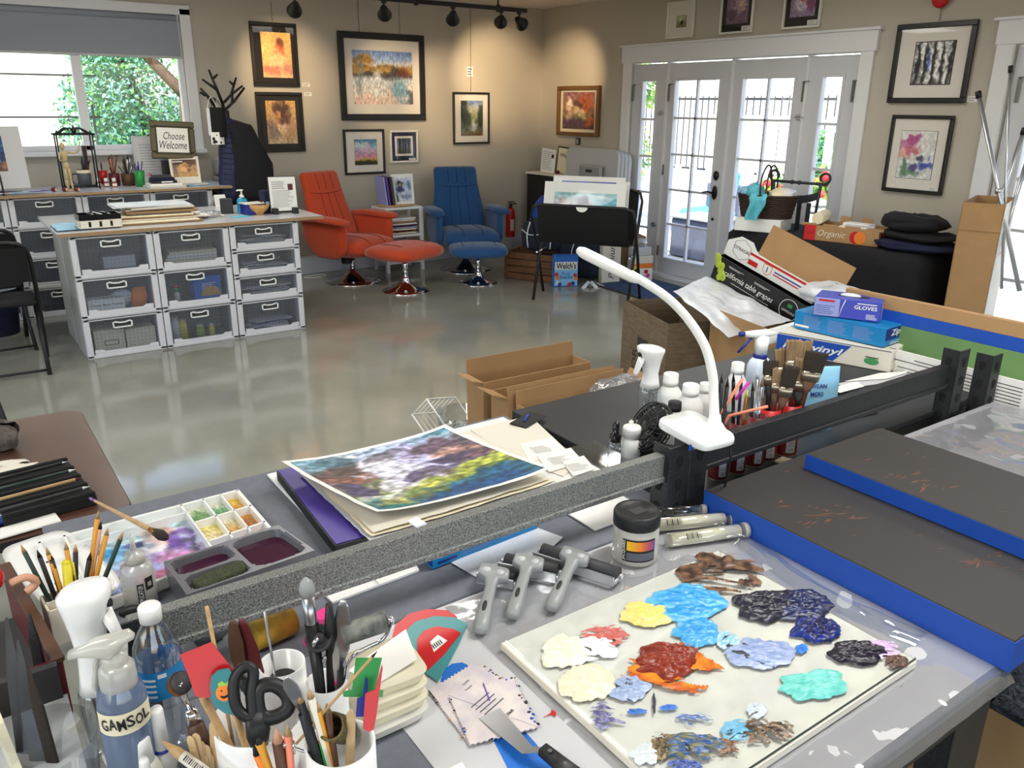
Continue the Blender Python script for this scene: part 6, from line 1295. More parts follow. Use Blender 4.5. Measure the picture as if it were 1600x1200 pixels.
def tubeof(p0,p1,rad,label,m='cream',lab=True):
    A=P(*p0,ZD+rad+.003); Bq=P(*p1,ZD+rad+.003); t=T('sheet_tube',label,'tube',(A+Bq)/2); o=Vector(t.location); d=(Bq-A).normalized()
    b=B('clear'); b.cyl(A-o,Bq-o,rad,n=24); b.m('milky').cyl(Bq-o-d*.004,Bq-o+d*.006,rad*1.05,n=24); b.build('tube_shell',t)
    if m:
        b=B(m); b.cyl(A-o+d*.006,Bq-o-d*.012,rad*.9,n=24); b.build('rolled_sheet',t)
        b=B('ink'); s=d.cross(Vector((0,0,1))).normalized(); s=s if s.y < 0 else -s; nn=(s*.75+Vector((0,0,.66))).normalized(); c_=A-o+(Bq-A)*.22+nn*(rad+.0006)
        for i in range(9):b.X=frame(c_+d*(.0035*i),d,nn.cross(d)); b.quad(Matrix(),.0009+.001*(i % 3 == 0),.012)
        b.X=Matrix(); b.build('barcode',t)
    return t
tubeof((1042,845),(1163,828),.0135,'clear tube of cream paper nearest the palette, lying by the jar'); tubeof((1010,822),(1140,810),.0135,'clear tube of cream paper behind the first one'); tubeof((1000,800),(1098,797),.011,'empty clear tube at the foot of the rack post',None)
# bowl scrapers, toothed spreaders, putty knife
flat([(612,1000),(618,978),(640,960),(668,953),(700,955),(716,966),(690,975),(655,1000)],ZD+.001,.0018,'red','bowl_scraper','large red half moon scraper at the back of the scraper fan','scraper')
flat([(636,985),(650,972),(680,964),(712,966),(730,977),(718,1005),(700,1040),(684,1066),(655,1046),(640,1020)],ZD+.003,.0018,'teal_scr','bowl_scraper','teal half moon scraper between the two red ones','scraper')
def sticker(b):b.m('white').prism(poly([(672,1003),(684,992),(699,1001),(678,1019)],ZD+.0071),ZD+.0071,ZD+.0073); b.m('ink'); [b.prism(poly([(674+3*i,1008-2*i),(675.4+3*i,1007-2*i),(680+3*i,1013-2*i),(678.6+3*i,1014-2*i)],ZD+.0074),ZD+.0074,ZD+.0075) for i in range(5)]
flat([(652,1000),(662,987),(682,980),(708,984),(720,990),(694,1023),(668,1048),(653,1038)],ZD+.005,.0018,'red','bowl_scraper','small red scraper with a barcode sticker on top of the fan','scraper',sticker)
flat([(688,1066),(694,1047),(706,1038),(722,1036),(735,1042),(790,1112),(835,1160),(880,1215),(800,1215),(772,1160)],ZD+.0005,.0012,'blue_snack','plastic_scraper','flat bright blue plastic scraper under the toothed spreaders','scraper')
def toothed(c,z,m,name,label,seed,writes):
    pts=[]; th=.0016
    for i in range(4):
        a,q=c[i],c[(i+1) % 4]; n=[14,26,12,26][i]; dx,dy=q[0]-a[0],q[1]-a[1]; L=math.hypot(dx,dy); nx,ny=-dy/L,dx/L
        for k in range(n):
            for u,o in ((0,0),(.5,2.2 if i != 0 else 3)):pts.append((a[0]+dx*(k+u)/n+nx*o,a[1]+dy*(k+u)/n+ny*o))
    b=B(m); w=poly(pts,z); b.prism(w,z,z+th); writes(b,z+th)
    r=random.Random(seed)
    for k in range(26):
        i=r.choice([1,1,2,3]); u=r.random(); a,q=c[i],c[(i+1) % 4]; p_=P(a[0]+(q[0]-a[0])*u+r.uniform(-3,6)*(1 if i == 3 else -1),a[1]+(q[1]-a[1])*u-2,z+th); b.m(r.choice(['navy_cloth','charcoal','pencil_yellow','blue_tape','bristle','bristle_dark'])); b.ball(p_,(r.uniform(.0008,.003),r.uniform(.0008,.003),.0007),7,4)
    return solo(b,name,label,'spreader')
mk('dirty_white',(224,214,206),.6,var=(30,.22),rgb2=(196,186,196))
def w1(b,z):b.m('ink'); q=P(728,1067,z); b.text('Thrifty',frame((q.x,q.y,z),(.86,.36,0),(-.36,.86,0)),width=.014); q=P(732,1075,z); b.text('Trowel',frame((q.x,q.y,z),(.86,.36,0),(-.36,.86,0)),width=.014)
def w2(b,z):
    q=P(762,1098,z); b.m('grey_ink').lines(frame((q.x,q.y,z),(.93,.3,0),(-.3,.93,0)),.042,.03,4,.28,7); b.m('violet'); b.tube([P(755,1068,z+.0002),P(765,1095,z+.0002)],.0012,4)
    q=P(797,1113,z); b.m('ink').text('SPRE',frame((q.x,q.y,z),(-.93,-.3,0),(.3,-.93,0)),width=.013,bold=.02)
toothed([(668,1080),(742,1034),(800,1070),(735,1168)],ZD+.003,'dirty_white','notched_spreader','paint stained white notched spreader at the bottom of the pair',5,w1)
toothed([(700,1088),(802,1059),(843,1138),(734,1166)],ZD+.006,'dirty_white','notched_spreader','paint stained white notched spreader lying on top with a purple streak',6,w2)
t=T('putty_knife','steel putty knife with a black riveted handle','knife',P(820,1170,ZD+.01)); o=Vector(t.location)
b=B('steel'); z=ZD+.0095; b.add([tuple(P(*p,zz)-o) for p,zz in (((748,1122),z-.001),((781,1106),z-.001),((832,1166),z+.004),((816,1178),z+.004),((842,1176),z+.012),((856,1168),z+.012))],[(0,1,2,3),(3,2,5,4)]); b.build('knife_blade',t)
b=B('black'); A=P(848,1171,z+.013)-o; E_=P(905,1218,z+.006)-o; d=(E_-A).normalized(); x=d.cross(Vector((0,0,1))).normalized(); b.loft([(A,x,(0,0,1),.0085,.006,4),(A+d*.03,x,(0,0,1),.0095,.007,4),(E_,x,(0,0,1),.011,.008,4)],16); h_=b.build('knife_handle',t)
b=B('steel')
for u in (.2,.62):c_=A+(E_-A)*u+Vector((0,0,.0068)); b.cyl(c_,c_+Vector((0,0,.001)),.0028,n=12)
b.build('rivet',h_)
b=B('red'); q=P(858,1117,ZD+.003); b.at((q.x,q.y,ZD+.0032)); b.prism([(-.01,0),(.004,.001),(.008,.006),(.01,-.002),(.005,-.008),(.003,-.001)],0,.0008); solo(b,'paint_chip','small red paint chip on the paper beside the palette','chip')
# stack of cream foam trays with a white sheet
c_=P(598,1078,.92); sa=math.atan2(*(P(655,1035,.95)-P(560,1075,.95)).yx)
for k in range(4):
    b=B('cream' if k else 'offwhite'); b.at((c_.x+.004*k,c_.y+.004*k,ZD+.003+.017*k),(0,0,sa-.03*k)); w2_,d2_=.095-.003*k,.088
    for z0,s in ((0,1),):b.loft([((0,0,0),(1,0,0),(0,1,0),w2_*.44,d2_*.44,6),((0,0,.002),(1,0,0),(0,1,0),w2_*.46,d2_*.46,6),((0,0,.013),(1,0,0),(0,1,0),w2_*.5,d2_*.5,6),((0,0,.016),(1,0,0),(0,1,0),w2_*.52,d2_*.52,6)],32)
    solo(b,'foam_tray',['lowest pale foam tray in the stack by the green spreader','second lowest cream foam tray','third lowest cream foam tray','topmost cream foam tray under the white sheet'][k],'tray')
b=B('paper'); b.add([tuple(P(*p,zz)) for p,zz in (((543,1048),.953),((634,983),.955),((652,1030),.957),((594,1066),.953))],[(0,1,2,3)]); b.add([tuple(P(*p,zz)-Vector((0,0,.001))) for p,zz in (((543,1048),.953),((634,983),.955),((652,1030),.957),((594,1066),.953))],[(0,1,2,3)]); solo(b,'white_sheet','small white paper sheet on the cream foam trays','paper')
flat([(703,1200),(722,1191),(735,1210),(712,1222)],ZD+.003,.0005,'white','paper_slip','small white paper slip at the bench edge below the putty knife','paper')
# under the rail: storage bag box, white strip, mat, clear folds
b=B('offwhite'); flat([(488,912),(640,868),(655,893),(520,944)],ZD+.001,.004,'white','white_strip','white board strip beneath the speckled rail','board')
flat([(705,880),(830,822),(880,840),(838,878),(755,908)],ZD+.002,.0012,'sheer_white','cutting_mat','pale translucent mat behind the ink brayers','mat')
flat([(880,800),(960,768),(1010,800),(930,830)],ZD+.002,.003,'white','white_strip','white board strip beside the rack post','board')
def bagbox(name,label,corner,ld,L,D,H,m,writes,z):
    x=Vector((ld[0],ld[1],0)).normalized(); y=Vector((-x.y,x.x,0)); t=T(name,label,'box',corner,math.atan2(x.y,x.x))
    b=B(m); b.box((L/2,D/2,H/2),(L,D,H),.0015); writes(b,L,D,H); b.build('box_body',t); return t
def w_zip(b,L,D,H):
    b.m('blue_pale')
    for k in range(3):b.lines(frame((L*(.22+.28*k),-.0005,H*.5),(1,0,0),(0,0,1)),L*.22,H*.7,9,.25,k)
    b.m('blue_dark').box((L+.0002,D/2,H*.62),(.0006,D*.95,H*.6)); b.m('white').text('Ziploc',frame((L+.0006,D/2,H*.62),(0,1,0),(0,0,1)),width=D*.62,height=H*.42,bold=.02,shear=.2); b.quad(frame((L*.1,-.0006,H*.2),(1,0,0),(0,0,1)),L*.16,H*.12); b.lines(frame((L+.0006,D/2,H*.12),(0,1,0),(0,0,1)),D*.6,H*.2,2,.4)
q=P(676,892,ZD); e=P(840,828,ZD)
def w_zip2(b,L,D,H):
    b.m('blue_dark').box((-.0003,D/2,H*.5),(.0006,D,H*.7)); b.m('white').quad(frame((L*.14,-.0006,H*.55),(1,0,0),(0,0,1)),L*.15,H*.16); b.m('blue_dark').quad(frame((L*.13,-.0006,H*.25),(1,0,0),(0,0,1)),L*.17,H*.12); b.m('blue_pale'); b.lines(frame((L*.42,-.0005,H*.55),(1,0,0),(0,0,1)),L*.3,H*.7,8,.25,3); b.lines(frame((L*.78,-.0005,H*.55),(1,0,0),(0,0,1)),L*.3,H*.6,7,.25,4)
bagbox('storage_bag_box','blue storage bag box under the speckled rail below the painting',(q.x,q.y,ZD+.002),(e-q)[:2],(e-q).length,.08,.038,'blue_box',w_zip2,0)
# ---------------- behind the rail, left half: drawing board, painting, watercolour things ----------------
b=B('white'); b.box((.80,1.375,ZD+.004),(.62,.50,.006),.001); b.m('paper_grey'); b.tube([(.5,1.6,ZD+.0072),(.5,1.1,ZD+.0072)],.0008,4); solo(b,'drawing_board','large white drawing board under the waterfall painting','board')
flat([(735,672),(828,650),(905,722),(880,745),(800,715)],ZD+.008,.0012,'offwhite','sketch_sheet','pale sheet with faint writing beside the waterfall painting','paper')
for k,(px,lab) in enumerate((([(812,694),(862,683),(885,706),(828,722)],'crumpled receipt closest to the dark bench'),([(838,712),(892,700),(912,722),(858,738)],'printed receipt between the two others'),([(878,722),(912,712),(930,733),(896,744)],'small printed receipt nearest the rail'))):
    def pr(b,px=px,k=k):
        q=sum((P(*p,ZD+.012+.002*k) for p in px),Vector())/4; b.m('grey_ink').lines(frame((q.x,q.y,ZD+.0108+.0015*k),(.93,-.2,0),(.2,.93,0)),.05,.04,6,.18,k)
    flat(px,ZD+.0095+.0015*k,.0006,'paper','receipt',lab,'receipt',pr)
flat([(870,705),(930,690),(990,720),(930,740)],ZD+.004,.002,'clear','clear_ruler','clear plastic sheet lying between the two rear benches','plastic sheet')
b=B('black'); q=P(825,657,ZD+.01); b.at((q.x,q.y,ZD+.012),(.05,.0,.4)); b.box((0,0,0),(.1,.05,.004),.002); b.m('blue_tape').cyl((-.02,0,.003),(.02,.012,.004),.003); solo(b,'black_clip_tray','small black flat tray at the corner of the dark bench','tray')
t=T('purple_panel','dark edged panel with a purple face under the painting stack','panel',(.705,1.385,ZD+.0075),-.06)
b=B('black'); b.box((0,0,.012),(.44,.36,.022),.001); b.m('purple').box((0,0,.0235),(.434,.354,.002)); b.build('panel_board',t)
t['label']='black edged panel with a purple face under the painting stack'; t['kind']='thing'
for k,(m,lab) in enumerate((('paper_grey','grey wrapped sheet lying on the purple panel'),('cream','cream sheet with torn edges under the waterfall painting'),('offwhite','off white sheet directly under the waterfall painting'))):
    b=B(m); z=ZD+.034+.005*k
    b.grid(24,20,lambda u,v:(.725+(u-.5)*(.42-.012*k)+.012+.003*nz(u*0,v*3,3,220+k),1.362+(v-.5)*(.335-.01*k)-.006+.003*nz(u*3,0,3,223+k),z+.002*nz(u*2,v*2,2,226+k)+.004*(2*abs(u-.5))**4)); solo(b,'paper_sheet',lab,'paper')
PT=[P(440,728,.945),P(695,668,.948),P(865,737,.945),P(590,808,.945)]
def onp(u,v,dz=0):
    q=PT[0]*(1-u)*(1-v)+PT[1]*u*(1-v)+PT[2]*u*v+PT[3]*(1-u)*v; return (q.x,q.y,.938+dz+.012*(2*abs(u-.5))**3+.006*(2*abs(v-.5))**3+.002*nz(u*2,v*2,2,230))
t=T('waterfall_painting','unframed watercolour of a rushing waterfall between green banks, lying on top','painting',(0,0,0))
b=B('paper'); b.grid(30,26,lambda u,v:onp(u,v)); b.build('painting_paper',t)
FA=art([(0,(74,140,160)),(.09,(150,176,190)),(.2,(88,74,84)),(.5,(96,84,104)),(.62,(120,108,84)),(.72,(110,130,60)),(.82,(60,110,96)),(1,(28,84,130))],
  [(.08,.16,.1,.1,(120,170,190),.8),(.2,.28,.2,.1,(90,66,60),.9),(.25,.12,.25,.05,(60,90,100),.7),(.15,.42,.13,.07,(150,96,70),.8),(.08,.62,.1,.12,(70,60,96),.9),(.22,.55,.1,.06,(130,140,80),.6),
   (.5,.3,.26,.26,(226,224,236),.95),(.42,.5,.2,.17,(216,212,230),.9),(.62,.1,.2,.1,(150,170,200),.8),(.66,.3,.1,.24,(190,186,230),.8),(.35,.68,.12,.12,(220,216,230),.85),(.5,.58,.1,.06,(70,60,90),.8),(.48,.18,.12,.05,(70,60,70),.6),
   (.8,.2,.14,.1,(96,70,90),.9),(.85,.36,.16,.07,(190,140,120),.7),(.8,.45,.14,.05,(60,50,76),.9),(.93,.5,.1,.06,(130,90,100),.8),(.72,.56,.2,.04,(90,80,110),.7),
   (.85,.64,.2,.06,(190,200,80),.85),(.6,.72,.2,.07,(150,160,60),.85),(.35,.84,.2,.07,(110,120,50),.8),(.52,.8,.12,.05,(220,206,90),.8),(.2,.9,.16,.07,(200,180,80),.7),(.16,.78,.12,.06,(230,226,220),.7),(.75,.85,.25,.12,(24,84,120),.9),(.55,.95,.3,.07,(20,70,120),.9),(.95,.78,.1,.08,(30,90,130),.8),(.1,.97,.12,.04,(30,110,90),.7)],.1,.5,233,st=(1,1.5),freq=17,soft=.7)
b=B('art'); b.grid(150,120,lambda u,v:onp(.03+.94*u,.035+.93*v,.0006),FA); b.build('painting_image',t)
b=B('sheer_white'); q=P(653,818,1.012); b.X=T4((q.x,q.y+.004,1.0125),(0,0,.1)); b.box((0,.0,0),(.02,.026,.0012)); b.box((0,-.0145,-.013),(.02,.001,.026)); b.X=Matrix(); solo(b,'tape_piece','strip of clear tape stuck over the speckled rail','tape')
# watercolour palette with wells
TR=[P(60,850,.9),P(372,768,.9),P(432,838,.9),P(105,965,.9)]
def tq(u,v,z):q=TR[0]*(1-u)*(1-v)+TR[1]*u*(1-v)+TR[2]*u*v+TR[3]*(1-u)*v; return (q.x,q.y,z)
t=T('watercolour_palette','white watercolour palette with mixing area and paint wells','palette',(0,0,0))
b=B('white_gloss')
def slab(u0,u1,v0,v1,z0,z1):b.add([tq(u0,v0,z0),tq(u1,v0,z0),tq(u1,v1,z0),tq(u0,v1,z0),tq(u0,v0,z1),tq(u1,v0,z1),tq(u1,v1,z1),tq(u0,v1,z1)],[(0,1,2,3),(4,5,6,7),(0,1,5,4),(1,2,6,5),(2,3,7,6),(3,0,4,7)])
zb,zt=ZD+.006,ZD+.024; slab(0,1,0,1,ZD+.002,zb)
US=[0,.115,.24,.69,.8,.9,1]
for u0,u1,v0,v1 in ((0,1,-.01,.02),(0,1,.98,1.01),(-.006,.012,0,1),(.988,1.006,0,1),(.112,.122,0,1),(.683,.693,0,1),(.8,.81,0,.8),(.9,.908,0,.8),(0,.115,.3,.32),(0,.115,.6,.62),(.69,1,.36,.38),(.69,1,.72,.74),(.122,.69,.15,.165)):slab(u0,u1,v0,v1,zb,zt)
b.build('palette_tray',t)
def well(u0,u1,v0,v1,stops,blobs,seed,lab=None,n=14):
    b=B('wet'); b.grid(n,n,lambda u,v:(lambda q:(q[0],q[1],zb+.0015+.002*abs(nz(u,v,3,seed))))(tq(u0+(u1-u0)*u,v0+(v1-v0)*v,0)),art(stops,blobs,.15,.35,seed)); o=b.build('paint_well',t)
    if lab:o['label']=lab
well(.122,.683,.165,.98,[(0,(180,206,214)),(.5,(190,196,226)),(1,(196,160,210))],[(.16,.2,.14,.16,(60,150,210),.9),(.3,.35,.16,.12,(120,180,224),.8),(.4,.12,.1,.08,(60,70,130),.9),(.72,.2,.18,.2,(216,160,140),.85),(.62,.4,.14,.16,(226,216,226),.8),(.86,.35,.1,.16,(110,70,170),.9),(.5,.6,.2,.14,(170,150,214),.8),(.75,.65,.2,.12,(190,110,160),.7),(.95,.55,.06,.12,(50,50,90),.9),(.3,.75,.2,.12,(150,170,220),.8),(.6,.9,.3,.08,(200,100,130),.7),(.15,.85,.14,.12,(110,130,190),.8),(.3,.98,.14,.05,(20,24,50),.8)],241,'purple and blue mixing area',50)
well(.122,.683,.02,.15,[(0,(206,222,220)),(1,(190,214,214))],[(.1,.5,.1,.4,(150,200,190),.7)],242)
well(.012,.112,.02,.3,[(0,(190,40,36)),(1,(220,110,90))],[(.5,.4,.3,.3,(170,20,24),.8)],243,'red paint well'); well(.012,.112,.32,.6,[(0,(200,80,110)),(1,(226,160,180))],[],244,'pink paint well'); well(.012,.112,.62,.98,[(0,(150,190,180)),(1,(190,210,210))],[(.5,.5,.3,.3,(40,60,60),.8)],245)
for i,(u0,u1,v0,v1,c1,c2,lab) in enumerate([(.693,.8,.02,.36,(226,230,200),(70,130,60),'green paint well'),(.81,.9,.02,.36,(230,226,200),(80,150,90),None),(.908,.988,.02,.36,(240,200,60),(200,140,30),'yellow paint well'),(.693,.8,.38,.72,(236,220,120),(226,206,160),'pale yellow paint well'),(.81,.9,.38,.72,(236,226,190),(200,150,60),None),(.908,.988,.38,.72,(214,150,40),(160,90,20),'ochre paint well'),(.693,.85,.74,.98,(90,100,160),(40,50,100),'blue paint well'),(.86,.988,.74,.98,(160,90,40),(110,56,24),'brown paint well')]):well(u0,u1,v0,v1,[(0,c1),(1,c2)],[(.5,.5,.3,.3,c2,.8)],250+i,lab)
b=B('white_gloss'); c_=P(75,905,.885); b.at((c_.x+.02,c_.y+.01,ZD+.001),(0,0,.2)); b.loft([((0,0,z_),(1,0,0),(0,1,0),a_,d_,5) for z_,a_,d_ in ((0,.05,.13),(.004,.055,.135),(.016,.06,.14),(.012,.05,.13))],28); solo(b,'white_tray','white plastic tray sticking out below the watercolour palette','tray')
# mop brush lying across the palette
def brush(p0,p1,rad,hm,hair,hl,hr,label,tipm=None,ferr='brass',fl=.02,name='paint_brush',grp=None):
    p0=Vector(p0); p1=Vector(p1); d=(p1-p0).normalized(); t=T(name,label,'brush',p0,group=grp); e=p1-p0; ln=e.length
    a=d.orthogonal().normalized(); c=d.cross(a); S_=lambda lst:[(d*l,a,c,r_,r_,2) for l,r_ in lst]
    b=B(hm); b.loft(S_([(0,rad*.4),(.004,rad*.6),(ln*.35,rad*.85),(ln*.75-.0,rad*1.1),(ln-hl-fl,rad*.95)]),12); b.build('brush_handle',t)
    if tipm:b=B(tipm); b.loft(S_([(-.002,rad*.5),(.016,rad*.72)]),12); b.build('handle_tip',t)
    b=B(ferr); b.loft(S_([(ln-hl-fl,rad),(ln-hl,max(rad*.9,hr*.85))]),14); b.build('ferrule',t)
    b=B(hair); b.loft(S_([(ln-hl-.001,hr*.85),(ln-hl*.6,hr*1.1),(ln-hl*.25,hr*.8),(ln,hr*.15)]),14); b.build('bristle_tuft',t); return t
brush(P(141,779,.925),P(263,842,.918),.0042,'wood','bristle_dark',.035,.009,'wooden mop brush with a purple tip lying across the watercolour palette','violet')
# three part water tray
WT=[P(256,880,.925),P(435,822,.925),P(492,862,.925),P(292,932,.925)]
def wq(u,v,z):q=WT[0]*(1-u)*(1-v)+WT[1]*u*(1-v)+WT[2]*u*v+WT[3]*(1-u)*v; return (q.x,q.y,z)
t=T('water_tray','grey three part rinse tray of purple water against the speckled rail','tray',(0,0,0))
b=B('tray_grey'); zr=ZD+.048
def cell(u0,u1,v0,v1,zf):
    n=28; ring=[]; 
    for k,(s,z) in enumerate(((1.0,zr),(.95,zr-.004),(.88,zf+.006),(.8,zf))):
        ring.append([wq(u0+(u1-u0)*(.5+.5*s*math.copysign(abs(math.cos(a))**.4,math.cos(a))),v0+(v1-v0)*(.5+.5*s*math.copysign(abs(math.sin(a))**.4,math.sin(a))),z) for a in [i*2*math.pi/n for i in range(n)]])
    b.add([p for rg in ring for p in rg],[(k*n+i,k*n+(i+1) % n,(k+1)*n+(i+1) % n,(k+1)*n+i) for k in range(3) for i in range(n)]+[tuple(3*n+i for i in range(n))],True)
CE=[(.03,.5,.05,.5),(.53,.98,.05,.95),(.05,.5,.56,.97)]
for c in CE:cell(*c,ZD+.01)
# rim plate with the three openings left free
nn=60
b.grid(nn,nn,lambda u,v:wq(u,v,zr),keep=lambda u,v:not any((abs((u-(a+c)/2)/((c-a)/2))**5+abs((v-(d+e)/2)/((e-d)/2))**5) < .93 for a,c,d,e in CE))
for (u0,v0),(u1,v1) in (((0,0),(1,0)),((1,0),(1,1)),((1,1),(0,1)),((0,1),(0,0))):b.add([wq(u0,v0,zr),wq(u1,v1,zr),wq(u1,v1,ZD+.004),wq(u0,v0,ZD+.004)],[(0,1,2,3)])
b.m('magenta'); 
for (u0,v0),(u1,v1) in (((1,1),(0,1)),):b.add([wq(u0-.03,v0+.012,ZD+.03),wq(u1+.03,v1+.012,ZD+.03),wq(u1+.06,v1+.012,ZD+.002),wq(u0-.06,v0+.012,ZD+.002)],[(0,1,2,3)])
b.build('tray_body',t,fix=False)
for c in CE:
    b=B('water_dark'); b.add([wq(c[0]+(c[1]-c[0])*(.5+.46*math.copysign(abs(math.cos(a))**.4,math.cos(a))),c[2]+(c[3]-c[2])*(.5+.46*math.copysign(abs(math.sin(a))**.4,math.sin(a))),zr-.014) for a in [i*math.pi/14 for i in range(28)]],[tuple(range(28))]); b.build('purple_water',t)
q=wq(.29,.76,zr-.008); b=B('sponge_green'); b.at(q,(0,0,.25)); b.loft([((x_,0,0),(0,1,0),(0,0,1),a_,.009,4) for x_,a_ in ((-.042,.012),(-.04,.017),(0,.02),(.04,.017),(.042,.012))],20); solo(b,'wet_sponge','mossy green sponge lying in the purple rinse tray','sponge')
# applicator bottle and pencil cup
q=P(224,948,ZD); r_=W(215,905,.93,25)
t=T('applicator_bottle','milky applicator bottle with a pointed nozzle behind the speckled rail','bottle',(q.x,q.y+.01,ZD))
b=B('milky'); b.lathe([(0,0),(r_,.001),(r_,.062),(r_*.9,.072),(r_*.55,.078),(r_*.5,.08)],26); fa=math.atan2(-q.y,-q.x); wrap(b,r_+.0005,fa-.15,fa+.25,.012,.05,'ink',6); b.m('ink'); 
for k in range(5):wrap(b,r_+.0005,fa-1.0,fa-.8,.02+.009*k,.0205+.009*k,'ink',3)
b.m('white').text('APPLICATOR',frame(((r_+.001)*math.cos(fa+.05),(r_+.001)*math.sin(fa+.05),.031),(0,0,1),(math.sin(fa),-math.cos(fa),0)),width=.034,height=.007); wrap(b,r_+.0005,fa+.35,fa+.9,.036,.058,'ink',6); wrap(b,r_+.0008,fa+.5,fa+.75,.042,.05,'milky',6); b.build('bottle_body',t)
b=B('milky'); b.lathe([(r_*.62,.078),(r_*.62,.092),(r_*.25,.096),(r_*.2,.1),(.0015,.128),(0,.128)],18); b.build('nozzle',t)
b=B('black'); q2=P(205,955,ZD+.03); b.at((q2.x,q2.y,ZD+.03),(0,.3,.3)); b.ball((0,0,0),(.02,.008,.01)); solo(b,'bottle_stopper','black cap lying in front of the applicator bottle','cap')
pcx=P(118,962,ZD+.03)
t=T('pencil_holder','white square pencil holder behind the speckled rail','holder',(pcx.x,pcx.y+.012,ZD),.1)
b=B('offwhite'); 
for cx,cy,sx,sy in ((0,-.026,.074,.003),(0,.026,.074,.003),(-.036,0,.003,.052),(.036,0,.003,.052),(0,0,.074,.003)):b.box((cx,cy,.03),(sx,sy,.06))
b.build('holder_body',t)
PH=Vector((pcx.x,pcx.y+.012,ZD))
def tipof(px,py,c):return P(px,py,zat(py,px,(c.x,c.y)))
for k,(px,py,dx,m,tm,r_,lab) in enumerate([(38,862,-.03,'green_dark','wood',.0035,'dark green pencil leaning out over the white tray'),(62,870,-.024,'black','black',.0035,'black pencil with a black point in the white holder'),(80,874,-.014,'black','bristle_dark',.004,'thick black pencil in the white holder'),(118,862,.0,'black','wood',.0035,'black pencil with a bare wood point in the white holder'),(152,810,.018,'pencil_yellow','wood',.0036,'tall yellow pencil in the white holder'),(156,826,.02,'skin','ink',.0034,'tan pencil beside the tall yellow one'),(166,836,.022,'pencil_yellow','wood',.0036,'second yellow pencil leaning beside the tall one'),(188,842,.03,'green_dark','wood',.0036,'dark pencil leaning toward the applicator bottle'),(140,874,.01,'black','bristle_dark',.004,'black brush pen in the white holder'),(76,866,-.008,'pencil_yellow','wood',.0034,'short yellow pencil behind the yellow highlighter'),(104,858,.004,'pencil_yellow','wood',.0034,'yellow pencil behind the highlighter')]):
    tp=tipof(px,py,PH); pen((PH.x+dx*.6,PH.y+.004*(k % 3),ZD+.01),tp,r_,m,True,tm,.012,'pencil',lab,'pencil')
tp=tipof(104,880,PH)
t=T('highlighter','yellow highlighter pen standing in the white holder','highlighter',(PH.x-.008,PH.y-.01,ZD+.006)); o=Vector(t.location); b=B('yellow'); b.cyl((0,0,0),tp-o,.0068,n=14); b.ball(tp-o,.0068); b.build('pen_body',t); b=B('yellow'); b.tube([tp-o+Vector((.008,-.002,0)),tp-o+Vector((.008,-.002,-.04))],.0022,6); b.build('pen_clip',t)
# ---------------- left table with brush case ----------------
t=T('side_table','brown laminate folding table with rounded corners','table',(-.25,2.33,0))
b=B('table_brown'); r_=.05; pts=[]; w2_,d2_=.51,.405
for cx,cy,a0 in ((w2_-r_,d2_-r_,0),(-w2_+r_,d2_-r_,math.pi/2),(-w2_+r_,-d2_+r_,math.pi),(w2_-r_,-d2_+r_,1.5*math.pi)):
    for j in range(7):a=a0+j*math.pi/12; pts.append((cx+r_*math.cos(a),cy+r_*math.sin(a)))
b.prism(pts,.722,.738); b.m('black').prism([(x*1.006,y*1.008) for x,y in pts],.712,.733); b.build('table_top',t)
for x in (-.4,.4):
    for y in (-.3,.3):b=B('charcoal'); b.cyl((x,y,0),(x,y,.715),.016); b.build('leg',t)
ZL=.739
fchair((-.12,2.92,0),math.radians(12),'dark folding chair behind the brown table')
c=[P(15,735,ZL+.03),P(112,712,ZL+.03),P(134,775,ZL+.03)]
t=T('brush_case','black foam case with brushes lying in its slots on the brown table','case',(c[0]+c[2])/2-Vector((0,0,.03)),math.atan2((c[1]-c[0]).y,(c[1]-c[0]).x)); cw,cd=(c[1]-c[0]).length+.05,(c[2]-c[1]).length; t.location.x -= .02
b=B('black_matte'); b.box((0,0,.012),(cw,cd,.024),.002)
for k in range(5):b.box((0,-cd/2+.012+(cd-.024)*k/4,.026),(cw,.014,.012),.003)
b.build('case_body',t)
CM=Matrix.Translation(t.location) @ Matrix.Rotation(t.rotation_euler.z,4,'Z')
for k,(m,tm,lab) in enumerate((('wood','maroon','tan brush in the lowest slot but one of the black case'),('green_dark','white','dark green brush in the middle slot of the black case'),('black','steel','black brush in the slot farthest from the bench'),('charcoal','white','charcoal brush in the slot nearest the bench'))):
    y=-cd/2+.012+(cd-.024)*((k+1.5 if k < 3 else .5))/4; pen(CM @ Vector((-cw/2-.015,y,.03)),CM @ Vector((cw*.4,y,.032)),.0045,m,True,tm,.016,'paint_brush',lab,'brush')
b=B('blue_dark'); q=P(50,803,ZL); b.at((q.x-.02,q.y,ZL),(0,0,.15)); b.loft([((x_,0,.012),(0,1,0),(0,0,1),a_,h_,3) for x_,a_,h_ in ((-.1,.03,.011),(-.02,.03,.011),(.05,.028,.01),(.075,.02,.007),(.085,.008,.004))],18); b.m('white'); b.lines(T4((-.01,.0,.0232)),.1,.04,4,.3); solo(b,'wipes_packet','blue and white wipes packet on the brown table','packet')
b=B('paper'); q=P(50,822,ZL); b.at((q.x-.03,q.y-.01,ZL+.003),(0,0,.12)); b.box((0,0,.003),(.17,.05,.006),.002); solo(b,'folded_towel','white folded paper towel in front of the wipes packet','towel')
rag(P(18,735,ZL)+Vector((-.02,.0,0)),.07,.05,.008,'offwhite','flat off white rag behind the brush case',150); rag(P(5,700,ZL),.045,.06,.035,'sponge_grey','grey natural sponge lump at the edge of the brown table',153,'natural_sponge','sponge')
